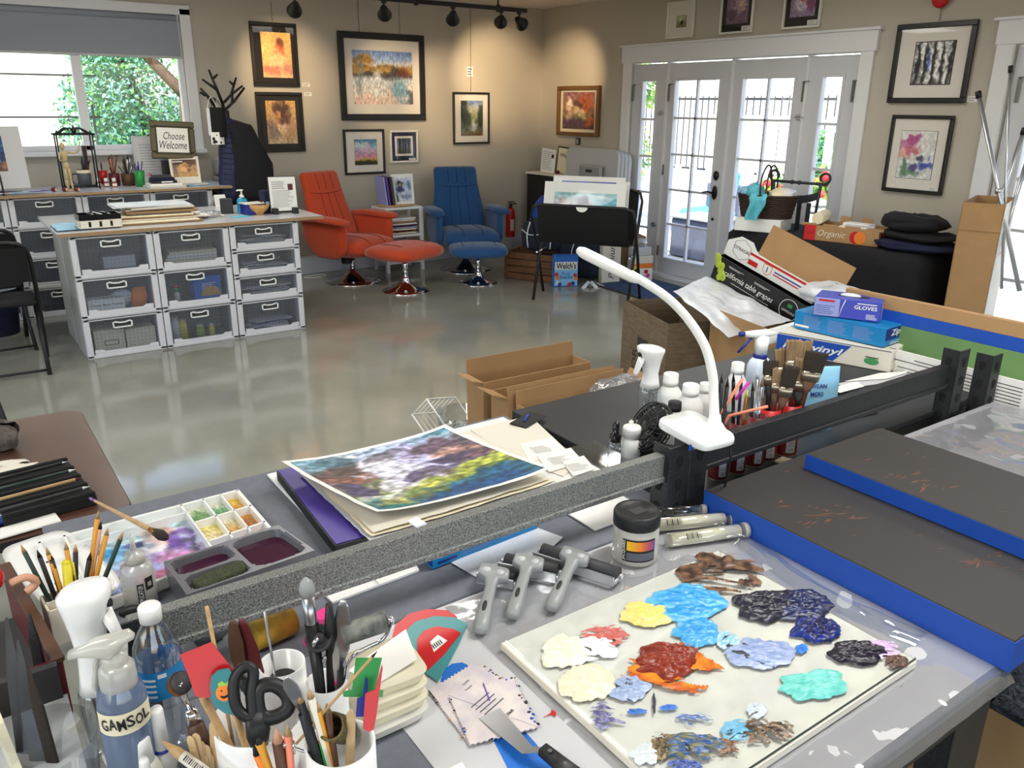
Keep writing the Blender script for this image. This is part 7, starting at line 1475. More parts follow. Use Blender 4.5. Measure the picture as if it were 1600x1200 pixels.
# open dark red case and slats at the bench corner
t=T('wooden_case','open dark red wooden case at the corner of the bench','case',(-.05,1.22,ZD-.02),.12)
b=B('maroon'); b.box((.06,-.0,.045),(.012,.3,.09),.002); b.m('wood_dark').box((.06,0,.094),(.016,.31,.01),.002); b.m('maroon').box((-.05,-.145,.045),(.21,.01,.09)); b.m('charcoal').box((-.05,0,.004),(.21,.28,.008)); b.build('case_body',t)
b=B('steel'); b.cyl((.04,-.1515,.04),(.04,-.149,.04),.004,n=10); b.build('case_latch',t)
b=B('red'); b.ball((-.012,0,0),(.016,.014,.02)); b.m('skin'); b.tube([(.01,-.01,-.01),(.03,-.014,-.005),(.04,-.01,-.02),(.026,-.012,-.03)],.006,8,sub=3); solo(b,'red_toy','small red toy shape beside the dark red case','toy',loc=P(2,900,1.0))
for k,(p0,p1,m,w2_,lab) in enumerate([((40,1190),(10,965),'charcoal',.010,'grey metal blade leaning at the bench corner, farthest from the post'),((62,1200),(28,1000),'charcoal',.011,'dark metal blade between the grey one and the post'),((85,1200),(42,1040),'bristle_dark',.008,'greenish blade nearest the slotted post'),((66,1060),(46,960),'post_black',.01,'short dark blade standing beside the slotted post')]):
    A=P(*p0,.9); Bq=P(*p1,1.06); d=(Bq-A).normalized(); s=d.cross(FWD).normalized(); b=B(m); b.loft([(A-d*.08,s,s.cross(d),w2_,.002,4),(A+(Bq-A)*.6,s,s.cross(d),w2_*.9,.002,4),(Bq,s,s.cross(d),w2_*.15,.001,4)],12); solo(b,'metal_blade',lab,'blade')
b=B('cream'); A=P(-5,1130,.93); Bq=P(28,1215,.9); s=(Bq-A).normalized(); b.X=frame((A+Bq)/2,s,(0,0,1)); b.box((0,-.05,0),((Bq-A).length+.06,.16,.008)); b.X=Matrix(); solo(b,'cream_board','cream board edge standing at the very corner beside the metal blades','board')
b=B('grey_light'); b.box((-.07,.98,.895),(.2,.16,.03)); b.m('charcoal').box((-.07,1.06,.93),(.19,.012,.06)); solo(b,'grey_carton','grey carton corner behind the metal blades','box')
# ---------------- spray bottles and small bottles on the front bench ----------------
def mistbottle(base,top_row,top_px,name_label,r,face,tint='clear'):
    h=zat(top_row,top_px,(base.x,base.y))-ZD
    t=T('spray_bottle',name_label,'bottle',(base.x,base.y,ZD+.003),face)
    b=B(tint); b.lathe([(r*.8,0),(r,.006),(r,h*.34),(r*.93,h*.42),(r*.78,h*.45)],28); b.build('bottle_body',t)
    b=B('clear'); b.cyl((0,0,.01),(0,0,h*.45),.0025,n=8); b.build('dip_tube',t)
    b=B('white_gloss'); z=lambda k:h*k
    b.loft([((0,0,z(.43)),(1,0,0),(0,1,0),r*.86,r*.86,2.2),((0,0,z(.5)),(1,0,0),(0,1,0),r*.74,r*.72,2.2),((0,0,z(.62)),(1,0,0),(0,1,0),r*.66,r*.62,2.2),((r*.0,0,z(.76)),(1,0,0),(0,1,0),r*.8,r*.74,2.3),((r*.06,0,z(.86)),(1,0,0),(0,1,0),r*1.0,r*.9,2.5),((r*.1,0,z(.93)),(1,0,.05),(0,1,0),r*1.16,r*1.0,2.6),((r*.12,0,z(.965)),(1,0,.12),(0,1,0),r*1.16,r*1.0,2.6),((r*.12,0,z(.985)),(1,0,.16),(0,1,0),r*.95,r*.8,2.4)],26); hd=b.build('spray_head',t)
    b=B('white_gloss'); b.loft([((r*.95,0,z(.84)),(0,1,0),(1,0,1),r*.42,r*.16,4),((r*1.2,0,z(.76)),(0,1,0),(1,0,.4),r*.4,r*.12,4),((r*1.5,0,z(.64)),(0,1,0),(1,0,.4),r*.34,r*.09,4),((r*1.55,0,z(.61)),(0,1,0),(1,0,.4),r*.2,r*.05,3)],18); b.build('trigger',hd)
    b=B('black'); b.cyl((r*1.1,0,z(.89)),(r*1.25,0,z(.893)),r*.2,n=14); b.build('nozzle_hole',hd); return t
q=P(176,1188,ZD); mistbottle(q,906,162,'large clear mist bottle with a glossy white head and black nozzle',W(163,1100,.95,31),-.5)
# solvent bottle with trigger sprayer and handwritten tape
q=P(219,1252,ZD); r_=W(210,1120,.99,36); z1=zat(1060,200,(q.x,q.y))-ZD; z2=zat(985,195,(q.x,q.y))-ZD
t=T('solvent_bottle','blue grey solvent spray bottle with handwritten masking tape label','bottle',(q.x,q.y,ZD+.003)); fa=math.atan2(-q.y,-q.x)
b=B('solv_clear'); b.lathe([(r_*.9,0),(r_,.005),(r_,z1*.82),(r_*.9,z1*.92),(r_*.62,z1*.99),(r_*.6,z1)],30); b.m('solvent').lathe([(0,.004),(r_*.94,.004),(r_*.94,z1*.45),(0,z1*.45)],26); b.build('bottle_body',t)
b=B('cream'); wrap(b,r_+.0006,fa-1.3,fa+1.3,z1*.68,z1*.84,'cream',20); k=b.build('tape_label',t)
b=B('ink')
for i,ch in enumerate('GAMSOL'):
    a=fa-.85+.34*i; b.text(ch,frame(((r_+.0012)*math.cos(a),(r_+.0012)*math.sin(a),z1*.762+.002*(i % 2)),(-math.sin(a),math.cos(a),.08),(0,0,1)),height=z1*.085,width=.0085,bold=.015)
b.build('handwriting',k)
b=B('milky'); b.lathe([(r_*.72,z1*.93),(r_*.74,z1*1.0),(r_*.7,z1*1.1),(r_*.45,z1*1.14)],24)
dv=Vector((P(125,1040,1.09)-P(205,1010,1.11))); dv.z=0; dv.normalize(); sv=dv.cross(Vector((0,0,1)))
b.loft([(-dv*r_*.9+Vector((0,0,z2*.97)),sv,(0,0,1),r_*.15,r_*.1,3),(-dv*r_*.6+Vector((0,0,z2*.97)),sv,(0,0,1),r_*.42,r_*.2,3),(Vector((0,0,z2*.92)),sv,(0,0,1),r_*.55,r_*.5,3),(dv*r_*.7+Vector((0,0,z2*.92)),sv,(0,0,1),r_*.42,r_*.36,3),(dv*r_*1.3+Vector((0,0,z2*.9)),sv,(0,0,1),r_*.26,r_*.22,2.5),(dv*r_*1.75+Vector((0,0,z2*.885)),sv,(0,0,1),r_*.22,r_*.2,2.2)],18)
b.loft([(Vector((0,0,z1*1.08)),sv,dv,r_*.5,r_*.5,2.5),(Vector((0,0,z2*.9)),sv,dv,r_*.45,r_*.5,2.5)],16); hd=b.build('spray_head',t)
b=B('milky'); b.loft([(dv*r_*.75+Vector((0,0,z2*.84)),sv,dv,r_*.25,r_*.1,3),(dv*r_*.95+Vector((0,0,z2*.72)),sv,dv,r_*.24,r_*.09,3),(dv*r_*.8+Vector((0,0,z2*.6)),sv,dv,r_*.2,r_*.08,3),(dv*r_*.85+Vector((0,0,z2*.54)),sv,dv,r_*.14,r_*.05,3)],14); b.build('trigger',hd)
# water bottle
q=P(270,1183,ZD); r_=W(255,1010,1.0,34); h=zat(948,238,(q.x,q.y))-ZD; fa=math.atan2(-q.y,-q.x)
t=T('water_bottle','clear water bottle with a bright blue label and white cap','bottle',(q.x,q.y,ZD+.003))
prof=[(r_*.7,0),(r_*.95,.006)]
for i in range(9):zz=.012+(h*.46-.012)*i/8; prof.append((r_*(.97 if i % 2 else 1.0),zz))
prof += [(r_,h*.5),(r_*1.0,h*.68),(r_*.9,h*.76),(r_*.62,h*.85),(r_*.42,h*.9),(r_*.4,h*.93)]
b=B('clear'); b.lathe(prof,32,caps=False); b.build('bottle_body',t)
b=B('blue_box'); b.lathe([(r_*1.012,h*.48),(r_*1.012,h*.66)],32,caps=False); lb=b.build('bottle_label',t)
b=B('white'); wrap(b,r_*1.02,fa-.1,fa+.25,h*.62,h*.645,'white',4); b.m('white')
for k in range(4):wrap(b,r_*1.02,fa-.75,fa-.2,h*(.5+.035*k),h*(.515+.035*k),'white',4)
for k in range(3):wrap(b,r_*1.02,fa+.3,fa+.7,h*(.5+.035*k),h*(.512+.035*k),'white',4)
b.build('label_print',lb)
b=B('white'); b.lathe([(r_*.46,h*.91),(r_*.47,h*.99),(r_*.42,h),(0,h)],22); b.build('bottle_cap',t)
# small glue and cap bottles at the frame edge
def dropper(px,py,rpx,rows,label,capm='white',ring=None,seed=1):
    q=P(px,py,ZD); r=W(px,py-60,.94,rpx); h=zat(rows[0],px-8,(q.x,q.y))-ZD; hb=zat(rows[1],px-4,(q.x,q.y))-ZD
    t=T('glue_bottle',label,'bottle',(q.x,q.y,ZD+.003))
    b=B('offwhite' if not ring else 'milky'); b.lathe([(r*.9,0),(r,.004),(r,hb*.7),(r*.75,hb*.92),(r*.5,hb)],22); b.build('bottle_body',t)
    b=B(capm); b.lathe([(r*.6,hb*.96),(r*.5,h*.97),(r*.42,h),(0,h)],20); b.build('bottle_cap',t)
    if ring:b=B(ring); b.lathe([(r*.66,hb*.86),(r*.66,hb*1.0),(r*.55,hb*1.02)],20); b.build('neck_ring',t)
dropper(265,1240,20,(1106,1168),'glue bottle with a tall white cap and blue ring','white','blue_dark'); dropper(238,1262,26,(1152,1186),'white squeeze bottle with a broad ribbed cap'); dropper(242,1290,15,(1186,1215),'small white capped bottle at the very front')
b=B('clear'); q=P(165,1210,ZD); b.at((q.x,q.y,ZD+.004)); b.lathe([(.052,0),(.056,.05),(.06,.1)],26,caps=False); 
t=solo(b,'clear_cup','clear plastic tub around the foot of the mist bottle','cup'); t.location=(-.06,-.03,0)
# ---------------- caddy of white cups with tools ----------------
Z1=1.005; Z3=.975
cups={}
def tub(key,px,py,zr,rpx,label):
    c=P(px,py,zr); r=W(px,py,zr,rpx); cups[key]=Vector((c.x,c.y,ZD+.003)); h=zr-ZD-.003
    t=T('tool_cup',label,'cup',cups[key]); b=B('white_gloss'); b.lathe([(0,0),(r*.97,0),(r,.004),(r,h),(r-.0025,h),(r-.003,.004),(0,.004)],36); b.build('cup_body',t)
tub('a',440,1036,1.012,36,'white cup holding the black lidded bottle, behind the scissors'); tub('b',510,1064,1.0,32,'white cup holding the big silver ferrule brush')
tub('c',403,1118,.985,70,'wide white cup holding the scissors and spatulas'); tub('d',532,1160,.985,54,'white cup holding the cylinder brush and plastic scrapers')
def instick(key,px,py,frac=.3,down=.02):
    c=cups[key]; tp=tipof(px,py,c); base=Vector((c.x+(tp.x-c.x)*frac,c.y+(tp.y-c.y)*frac,ZD+down)); return base,tp
def panel(key,pts,z_off,th,m,name,label,handle=None,cat='spatula'):
    # a flat blade standing in a cup, its outline read on the upright plane through the cup that faces the bench front
    c=cups[key]; n=Vector((-c.x,-c.y,.35)).normalized(); o=Vector((c.x,c.y,1.05))+n*z_off; W3=[]
    for px,py in pts:d=ray(px,py); t_=(o-Vector((0,0,HC))).dot(n)/d.dot(n); W3.append(Vector((0,0,HC))+d*t_)
    ctr=sum(W3,Vector())/len(W3); t=T(name,label,cat,ctr); k=len(W3)
    b=B(m); b.add([p-ctr for p in W3]+[p-ctr-n*th for p in W3],[tuple(range(k)),tuple(range(k,2*k))]+[(i,(i+1) % k,k+(i+1) % k,k+i) for i in range(k)]); b.build('blade',t)
    if handle:
        hp,hm,hr=handle; d=ray(*hp); t_=(o-Vector((0,0,HC))).dot(n)/d.dot(n); a=Vector((0,0,HC))+d*t_-n*th*.5
        e=Vector((c.x+(a.x-c.x)*.3,c.y+(a.y-c.y)*.3,ZD+.015)); b=B(hm); b.tube([a-ctr,e-ctr],hr,10,flat=.5); b.build('handle',t)
    return t,n,ctr
panel('c',[(281,1024),(330,1004),(345,1022),(368,1052),(352,1070),(322,1092),(305,1088),(296,1060)],.03,.004,'red','rubber_spatula','broad red rubber spatula with a wooden handle in the wide cup',((316,1088),'wood',.0055))
t,n,ctr=panel('c',[(328,1075),(330,1058),(340,1048),(358,1045),(366,1058),(376,1085),(376,1108),(366,1118),(350,1114),(334,1102)],.042,.005,'teal','rubber_spatula','small teal spatula with a printed orange pumpkin face',((368,1116),'wood',.0055))
def onplane(px,py,dz):d=ray(px,py); o=ctr+n*.0004+n*dz; t_=(o-Vector((0,0,HC))).dot(n)/d.dot(n); return Vector((0,0,HC))+d*t_-ctr
b=B('orange'); b.add([onplane(350+13*math.cos(a),1083+13*math.sin(a),.0) for a in [i*math.pi/9 for i in range(18)]],[tuple(range(18))]); b.m('green_lime'); b.add([onplane(*p,.0001) for p in ((340,1069),(346,1064),(352,1068),(358,1063),(357,1071),(341,1073))],[(0,1,2,3,4,5)]); b.m('ink')
for pts in ([(343,1080),(347,1078),(348,1081)],[(354,1077),(357,1074),(358,1078)],[(344,1087),(350,1088),(358,1084),(358,1088),(350,1092),(345,1090)]):b.add([onplane(*p,.0003) for p in pts],[tuple(range(len(pts)))])
b.build('pumpkin_print',t)
# scissors: black loop handles up, blades in the wide cup
def loops():
    c=cups['c']; n=Vector((-c.x,-c.y,.5)).normalized(); o=Vector((c.x,c.y,1.03))+n*.05
    def at(px,py):d=ray(px,py); t_=(o-Vector((0,0,HC))).dot(n)/d.dot(n); return Vector((0,0,HC))+d*t_
    ctr=at(405,1115); t=T('scissors','large black handled scissors standing in the wide white cup','scissors',ctr)
    for pts,nm in (([(376,1046),(366,1062),(366,1092),(374,1112),(388,1120),(394,1112),(392,1080),(396,1052),(388,1042)],'a'),([(402,1082),(410,1072),(428,1070),(446,1082),(452,1098),(446,1112),(424,1122),(408,1118),(402,1100)],'b')):
        b=B('black'); b.tube([at(*p)-ctr for p in pts],.0062,10,closed=True,sub=3,flat=1.3); b.build('finger_loop',t)
    b=B('black'); b.loft([(at(398,1112)-ctr,(at(420,1112)-at(398,1112)).normalized(),n,.011,.007,3),(at(404,1145)-ctr,(1,0,0),n,.013,.007,3),(at(406,1165)-ctr-n*.012,(1,0,0),n,.010,.006,3)],16); b.build('scissor_shank',t)
    b=B('steel'); e=Vector((c.x,c.y,ZD+.012))-ctr; b.loft([(at(406,1160)-ctr-n*.012,(1,0,0),n,.010,.003,3),(e,(1,0,0),n,.003,.001,3)],12); b.build('scissor_blade',t)
loops()
# big brush with a grey tip, brayer roller, palette knives, marker
bs,tp=instick('b',477,902); brush(bs,tp,.0072,'black','grey_plastic',.024,.0085,'big silver ferrule brush with a flat grey tip standing in the caddy',None,'steel',.06,'colour_shaper')
def knife(key,tip,mid,w_,m,label,hm='black',hand=None):
    bs,tp=instick(key,*tip); mp=tipof(*mid,cups[key]); d=(tp-mp).normalized(); s=d.cross(FWD).normalized(); t=T('palette_knife',label,'knife',bs); nn=s.cross(d)
    b=B(m); b.loft([(mp-d*.03-bs,s,nn,.002,.0012,3),(mp-bs,s,nn,w_,.0008,4),(mp+(tp-mp)*.45-bs,s,nn,w_*1.0,.0007,4),(mp+(tp-mp)*.85-bs,s,nn,w_*.62,.0006,4),(tp-bs,s,nn,w_*.3,.0005,3)],14); b.build('knife_blade',t)
    b=B(hm); b.tube([mp-d*.028-bs,Vector((0,0,0))],.006,10); b.build('knife_handle',t)
knife('b',(537,938),(532,1012),.011,'steel','wide steel palette knife with a blunt tip in the brush cup'); knife('a',(363,968),(372,1030),.009,'wood_dark','brown stained palette knife standing behind the red spatula'); knife('a',(377,966),(400,1050),.010,'maroon','maroon stained pointed palette knife behind the scissors'); knife('d',(447,1058),(460,1085),.008,'steel','short dark palette knife between the scissors and pencils')
def needle(key,tip,low,r_,m,label,name='needle_tool',cat='tool',fr=.3,r1=None):
    bs,tp=instick(key,*tip,frac=fr); return pen(bs,tp,r_,m,name=name,label=label,cat=cat,r1=r1)
needle('a',(413,955),None,.0015,'steel','thin steel needle standing in the white cup'); needle('c',(323,948),None,.0022,'wood','wooden skewer standing behind the red spatula','wooden_skewer','skewer',.7)
bs,tp=instick('b',514,944); t=T('black_marker','black marker with a tapered cap in the brush cup','marker',bs); b=B('black'); b.tube([(0,0,0),(tp-bs)*.75,(tp-bs)*.78,tp-bs],[.006,.006,.0075,.004],12); b.build('marker_body',t)
b=B('black'); c=cups['a']; b.at((c.x,c.y,ZD+.008)); b.lathe([(.016,0),(.016,.07),(.019,.075),(.019,.1),(.016,.104),(0,.104)],22); b.m('red').lathe([(.0165,.06),(.0165,.072)],20,caps=False); solo(b,'lidded_bottle','bottle with a black lid and red band sunk in the white cup','bottle')
# roller standing in the caddy with paint stained rubber
c=cups['b']; A=tipof(537,992,c); Bq=tipof(604,970,c); t=T('hand_roller','paint stained rubber roller on a bent wire handle in the caddy','roller',(A+Bq)/2); o=Vector(t.location); d=(Bq-A).normalized()
b=B('rubber_dirty'); b.cyl(A-o,Bq-o,.0125,n=24); b.build('roller_drum',t)
b=B('chrome'); b.tube([Bq-o,Bq-o+d*.008,tipof(600,998,c)-o,tipof(570,1014,c)-o,tipof(548,1030,c)-o,tipof(541,1060,c)-o,Vector((c.x+.01,c.y,ZD+.03))-o],.0026,8,sub=3); b.build('wire_handle',t)
A=tipof(498,997,c); t=T('wheel_brayer','small ribbed wheel roller seen end on in the brush cup','roller',A); s=(Vector((0,0,HC))-A).normalized(); b=B('charcoal'); b.X=s.to_track_quat('Z','Y').to_matrix().to_4x4(); b.lathe([(0,.012),(.006,.012),(.0065,.006),(.012,.006),(.0145,.01),(.016,.004),(.016,-.02),(0,-.02)],26); b.X=Matrix(); b.build('wheel',t)
b=B('chrome'); b.tube([s*.014,s*.02+Vector((-.006,0,-.004)),tipof(493,1020,c)-A,tipof(500,1034,c)-A,tipof(512,1034,c)-A,Vector((c.x,c.y,ZD+.03))-A],.0024,8,sub=3); b.build('wire_handle',t)
bs,tp=instick('b',523,1002); t=T('clear_handle_tool','tool with a faceted clear pink handle in the brush cup','tool',bs); b=B('milky'); b.tube([(tp-bs)*.55,(tp-bs)*.9,tp-bs],[.005,.0065,.003],8); b.m('pink').tube([(tp-bs)*.62,(tp-bs)*.7],.0055,8); b.build('tool_handle',t); b=B('steel'); b.tube([(0,0,0),(tp-bs)*.56],.003,8); b.build('tool_shaft',t)
# cup d: cylinder brush, plastic scrapers, pencils, sticks
c=cups['d']; A=tipof(517,1135,c); e=Vector((c.x+.015,c.y+.0,ZD+.04)); d=(A-e).normalized(); t=T('texture_tube','short speckled gold bristle tube, open at the end, in the front cup','tube',A); s=d.orthogonal().normalized()
A_=A+(Vector((0,0,HC))-A).normalized()*.01; ax=(Vector((0,0,HC))-A).normalized()*.5+Vector((-.35,-.1,.35)); ax.normalize(); b=B('speckle'); b.X=ax.to_track_quat('Z','Y').to_matrix().to_4x4(); R1=.0155; b.lathe([(R1,-.045),(R1*1.02,-.02),(R1,0),(R1*.82,.001),(R1*.8,-.04),(0,-.04)],28); b.X=Matrix(); b.build('tube_body',t)
panel('d',[(556,1028),(597,1028),(586,1078),(599,1079),(598,1089),(537,1089),(535,1081),(550,1078)],-.012,.002,'green','plastic_scraper','green plastic scraper with a wide blade in the front cup',None,'scraper')
panel('d',[(571,1058),(575,1060),(573,1120),(556,1120),(558,1092),(567,1088)],-.004,.002,'blue_dark','plastic_scraper','narrow blue plastic scraper between the green and red ones',None,'scraper')
panel('d',[(597,1038),(598,1044),(588,1120),(584,1140),(576,1144),(567,1138),(571,1084),(586,1078)],.02,.003,'red','plastic_scraper','red plastic scraper hanging over the rim of the front cup',None,'scraper')
for k,(tip,r_,m,tm,lab,fr) in enumerate([((486,1090),.0042,'offwhite','wood','white pencil with a broken wood tip in the front cup',.2),((470,1096),.004,'black','wood','black pencil with a bare wood tip beside the white pencil',.3),((512,1112),.004,'wood_dark','bristle','dark brown pencil leaning on the bristle tube',.4),((502,1160),.0036,'green','wood','green pencil with a pale sharpened tip at the front',.5),((498,1110),.0036,'pencil_yellow','wood','ochre pencil behind the white pencil',.2)]):
    bs,tp=instick('d',*tip,frac=fr); pen(bs,tp,r_,m,True,tm,.011,'pencil',lab,'pencil')
bs,tp=instick('d',582,1026,frac=-.7); A=tipof(463,1162,cups['d']); pen(A,tp,.0018,'wood',True,'bristle_dark',.008,'wooden_skewer','long wooden skewer with a burnt tip lying across the caddy','skewer')
bs,tp=instick('d',549,1108); d=(tp-bs).normalized(); s=d.cross(FWD).normalized(); b=B('wood_light'); b.loft([(bs,s,s.cross(d),.005,.001,3),(tp-d*.006,s,s.cross(d),.005,.001,3),(tp,s,s.cross(d),.0015,.0006,2)],14); solo(b,'craft_stick','single wooden craft stick behind the bristle tube','stick')
# front pencils and crayon reaching up from below the frame
FR=Vector((*P(470,1265,.9)[:2],ZD)); cups['f']=FR
tub('f',452,1222,.945,62,'white cup of stubby pencils at the very front of the bench')
for tip,r_,m,tm,lab,ln in [((402,1178),.0046,'orange','ink','orange brown pencil stub in the frontmost cup',.014),((405,1160),.005,'pencil_yellow','charcoal','yellow crayon with a dark tip in the frontmost cup',.012),((434,1158),.0062,'wood_dark','skin','thick red brown pencil in the frontmost cup',.016),((450,1148),.0046,'coral','wood','orange pencil leaning on the caddy rim',.012)]:
    bs,tp=instick('f',*tip,frac=.35); pen(bs,tp,r_,m,True,tm,ln,'pencil',lab,'pencil')
A=tipof(444,1163,cups['f']); Bq=tipof(500,1183,cups['f']); t=T('drawing_compass','chrome drawing compass lying over the front pencils','compass',A); b=B('chrome'); b.cyl((0,0,0),Bq-A,.0018,n=8); b.cyl((Bq-A)*.25-Vector((0,0,.008)),(Bq-A)*.25+Vector((0,0,.008)),.0022,n=8); b.ball((0,0,0),.004); b.build('compass_arm',t)
# craft sticks in a clear cup and the barcode pencil
cups['g']=Vector((*P(330,1248,.9)[:2],ZD)); q=cups['g']
t=T('clear_cup','clear cup crammed with wooden craft sticks','cup',q); b=B('clear'); b.lathe([(.024,0),(.03,.075),(.0305,.076),(.0245,.002)],26); b.build('cup_body',t)
r=random.Random(8)
for k,(px,py) in enumerate([(296,1150),(305,1146),(312,1158),(322,1164),(334,1150),(344,1158),(352,1152),(360,1168),(340,1172),(328,1178),(348,1176),(357,1186),(336,1186),(318,1180),(333,1128),(300,1170)]):
    bs,tp=instick('g',px,py,frac=.4); d=(tp-bs).normalized(); s=(d.cross(FWD)+Vector((r.uniform(-.5,.5),r.uniform(-.5,.5),0))).normalized(); s=(s-d*s.dot(d)).normalized()
    b=B('wood_light'); b.loft([(bs,s,s.cross(d),.0048,.001,3),(tp-d*.006,s,s.cross(d),.0048,.001,3),(tp-d*.002,s,s.cross(d),.0036,.001,2.4),(tp,s,s.cross(d),.001,.0006,2)],14); solo(b,'craft_stick','rounded wooden craft stick in the clear cup','stick','craft sticks in the clear cup')
A=P(253,1158,.985); Bq=P(322,1208,.965); t=T('charcoal_pencil','fat wooden pencil with a barcode sticker leaning on the craft sticks','pencil',A); d=(Bq-A).normalized(); s=d.orthogonal().normalized()
b=B('wood'); b.loft([(d*0,s,s.cross(d),.0012,.0012,2),(d*.022,s,s.cross(d),.0058,.0058,2),(Bq-A+d*.02,s,s.cross(d),.0058,.0058,2)],16); b.build('pencil_body',t)
b=B('offwhite'); b.cyl(d*.03,d*.065,.0061,n=16); k=b.build('barcode_sticker',t); b=B('ink'); tocam=(Vector((0,0,HC))-A).normalized(); nn=(tocam-d*tocam.dot(d)).normalized()
for i in range(10):b.X=frame(nn*.0063+d*(.036+.0025*i),d,nn.cross(d)); b.quad(Matrix(),.0007+.0007*(i % 3 == 0),.006)
b.X=Matrix(); b.build('barcode',k)
# brass handled wheel burnisher left of the red spatula
cc=Vector((*P(312,1150,.97)[:2],ZD)); A=tipof(281,1068,cc); Bq=tipof(312,1155,cc); t=T('wheel_burnisher','chrome wheel tool with a brown glass handle beside the red spatula','tool',A); s=(Vector((0,0,HC))-A).normalized()
b=B('charcoal'); b.X=(s+Vector((.5,0,.2))).normalized().to_track_quat('Z','Y').to_matrix().to_4x4(); b.lathe([(0,.008),(.004,.008),(.0115,.006),(.0125,.002),(.0125,-.006),(0,-.006)],24); b.m('brass').lathe([(.0127,.004),(.0132,.0),(.0127,-.004)],24,caps=False); b.X=Matrix(); b.build('wheel',t)
b=B('chrome'); M_=tipof(298,1108,cc)-A; b.tube([s*.008,tipof(288,1090,cc)-A,M_],.003,8); b.loft([(M_-Vector((0,0,.0)),(1,0,0),(0,1,0),.006,.004,3),(M_+(Bq-A-M_)*.5,(1,0,0),(0,1,0),.009,.005,3)],14); b.build('tool_shaft',t)
b=B('wood_dark'); b.tube([M_+(Bq-A-M_)*.45,Bq-A,Vector((cc.x+.01,cc.y-.01,ZD+.02))-A],[.009,.011,.011],14); b.build('tool_handle',t)
cups['h']=cc
# tipped tumblers and the pink sponge against the rail
A=P(392,995,ZD+.025); Bq=P(452,962,ZD+.028); t=T('tipped_tumbler','yellow stained paper tumbler lying on its side below the rail','tumbler',A); d=(Bq-A); d.z=0; s=d.normalized().cross(Vector((0,0,1)))
mk('stained',(220,176,50),.55,var=(26,.5),rgb2=(120,96,34)); b=B('stained'); b.loft([((0,0,.0),s,(0,0,1),.022,.022,2),(d*.02,s,(0,0,1),.0235,.0235,2),(d,s,(0,0,1),.027,.027,2),(d*.97,s,(0,0,1),.0255,.0255,2),(d*.1,s,(0,0,1),.021,.021,2)],28); b.build('tumbler_body',t)
A=P(312,1000,ZD+.02); Bq=P(340,975,ZD+.022); d=(Bq-A); d.z=0; s=d.normalized().cross(Vector((0,0,1))); b=B('grey_dark'); b.loft([(A,s,(0,0,1),.014,.014,2),(A+d,s,(0,0,1),.02,.02,2),(A+d*.96,s,(0,0,1),.018,.018,2),(A+d*.2,s,(0,0,1),.013,.013,2)],22); solo(b,'tipped_cup','small dark grey cup lying on its side beside the water bottle','cup')
A=P(497,985,ZD+.03); b=B('pink'); b.X=T4((A.x,A.y,ZD+.035),(.3,.2,.5)); b.box((0,0,0),(.035,.018,.06),.005); b.m('red').lines(frame((0,-.0093,.0),(0,0,1),(-1,0,0)),.045,.02,3,.2,3); b.X=Matrix(); solo(b,'pink_sponge','bright pink sponge packet behind the big brush','sponge')
# ---------------- desk lamp on the rack posts ----------------
zl=1.034; LC=[P(1022,660,zl+.01),P(1080,644,zl+.01),P(1155,688,zl+.01),P(1100,702,zl+.01)]; lc=sum(LC,Vector())/4
t=T('desk_lamp','white gooseneck desk lamp standing on the rack posts','lamp',(lc.x,lc.y,zl)); o=Vector(t.location)
def lq(u,v):return LC[0]*(1-u)*(1-v)+LC[1]*u*(1-v)+LC[2]*u*v+LC[3]*(1-u)*v
b=B('white_gloss'); n=32; rings=[]
for s_,z in ((.94,-.006),(1.0,-.002),(1.0,.008),(.96,.013),(.5,.015)):
    rings.append([lq(.5+.5*s_*math.copysign(abs(math.cos(a))**.35,math.cos(a)),.5+.5*s_*math.copysign(abs(math.sin(a))**.35,math.sin(a)))-o+Vector((0,0,z-.004)) for a in [i*2*math.pi/n for i in range(n)]])
b.add([p for rg in rings for p in rg],[(k*n+i,k*n+(i+1) % n,(k+1)*n+(i+1) % n,(k+1)*n+i) for k in range(4) for i in range(n)]+[tuple(range(n)),tuple(4*n+i for i in range(n))],True); b.build('lamp_base',t)
b=B('grey_ink'); q=lq(.32,.38)-o; b.at((q.x,q.y,.0117)); b.lathe([(.004,0),(.005,0)],16,caps=False); b.at(); b.m('blue_tape'); q=lq(.1,.72)-o; b.box((q.x-.01,q.y-.006,.0),(.012,.0012,.012)); b.m('yellow').box((q.x+.006,q.y-.0065,.0),(.014,.0012,.012)); b.build('touch_mark',t)
nb=lq(.82,.62); dp=(nb-Vector((0,0,HC))).dot(FWD)
def atd(px,py,k=0):return Vector((0,0,HC))+ray(px,py)*(dp+k)-o
base_n=nb-o
b=B('white_gloss'); b.loft([(base_n+Vector((0,0,z)),(1,0,0),(0,1,0),a_,a_,2) for z,a_ in ((.006,.024),(.012,.019),(.02,.0135),(.034,.0105))],22); b.build('neck_socket',t)
b=B('white'); path=[base_n+Vector((0,0,.02))]+[atd(*p,k) for p,k in (((1115,620),0),((1114,590),-.005),((1105,550),-.01),((1090,520),-.015),((1068,490),-.02),((1040,463),-.03),((1005,440),-.04),((985,428),-.05))]
b.tube(path,[.0105,.0095,.0095,.0093,.009,.0088,.0086,.0084,.0082],14,sub=4); b.build('lamp_neck',t)
A=atd(998,438,-.04); Bq=atd(902,390,-.09); d=(Bq-A).normalized(); upv=Vector((0,0,1)); s=d.cross(upv).normalized(); v=s.cross(d)
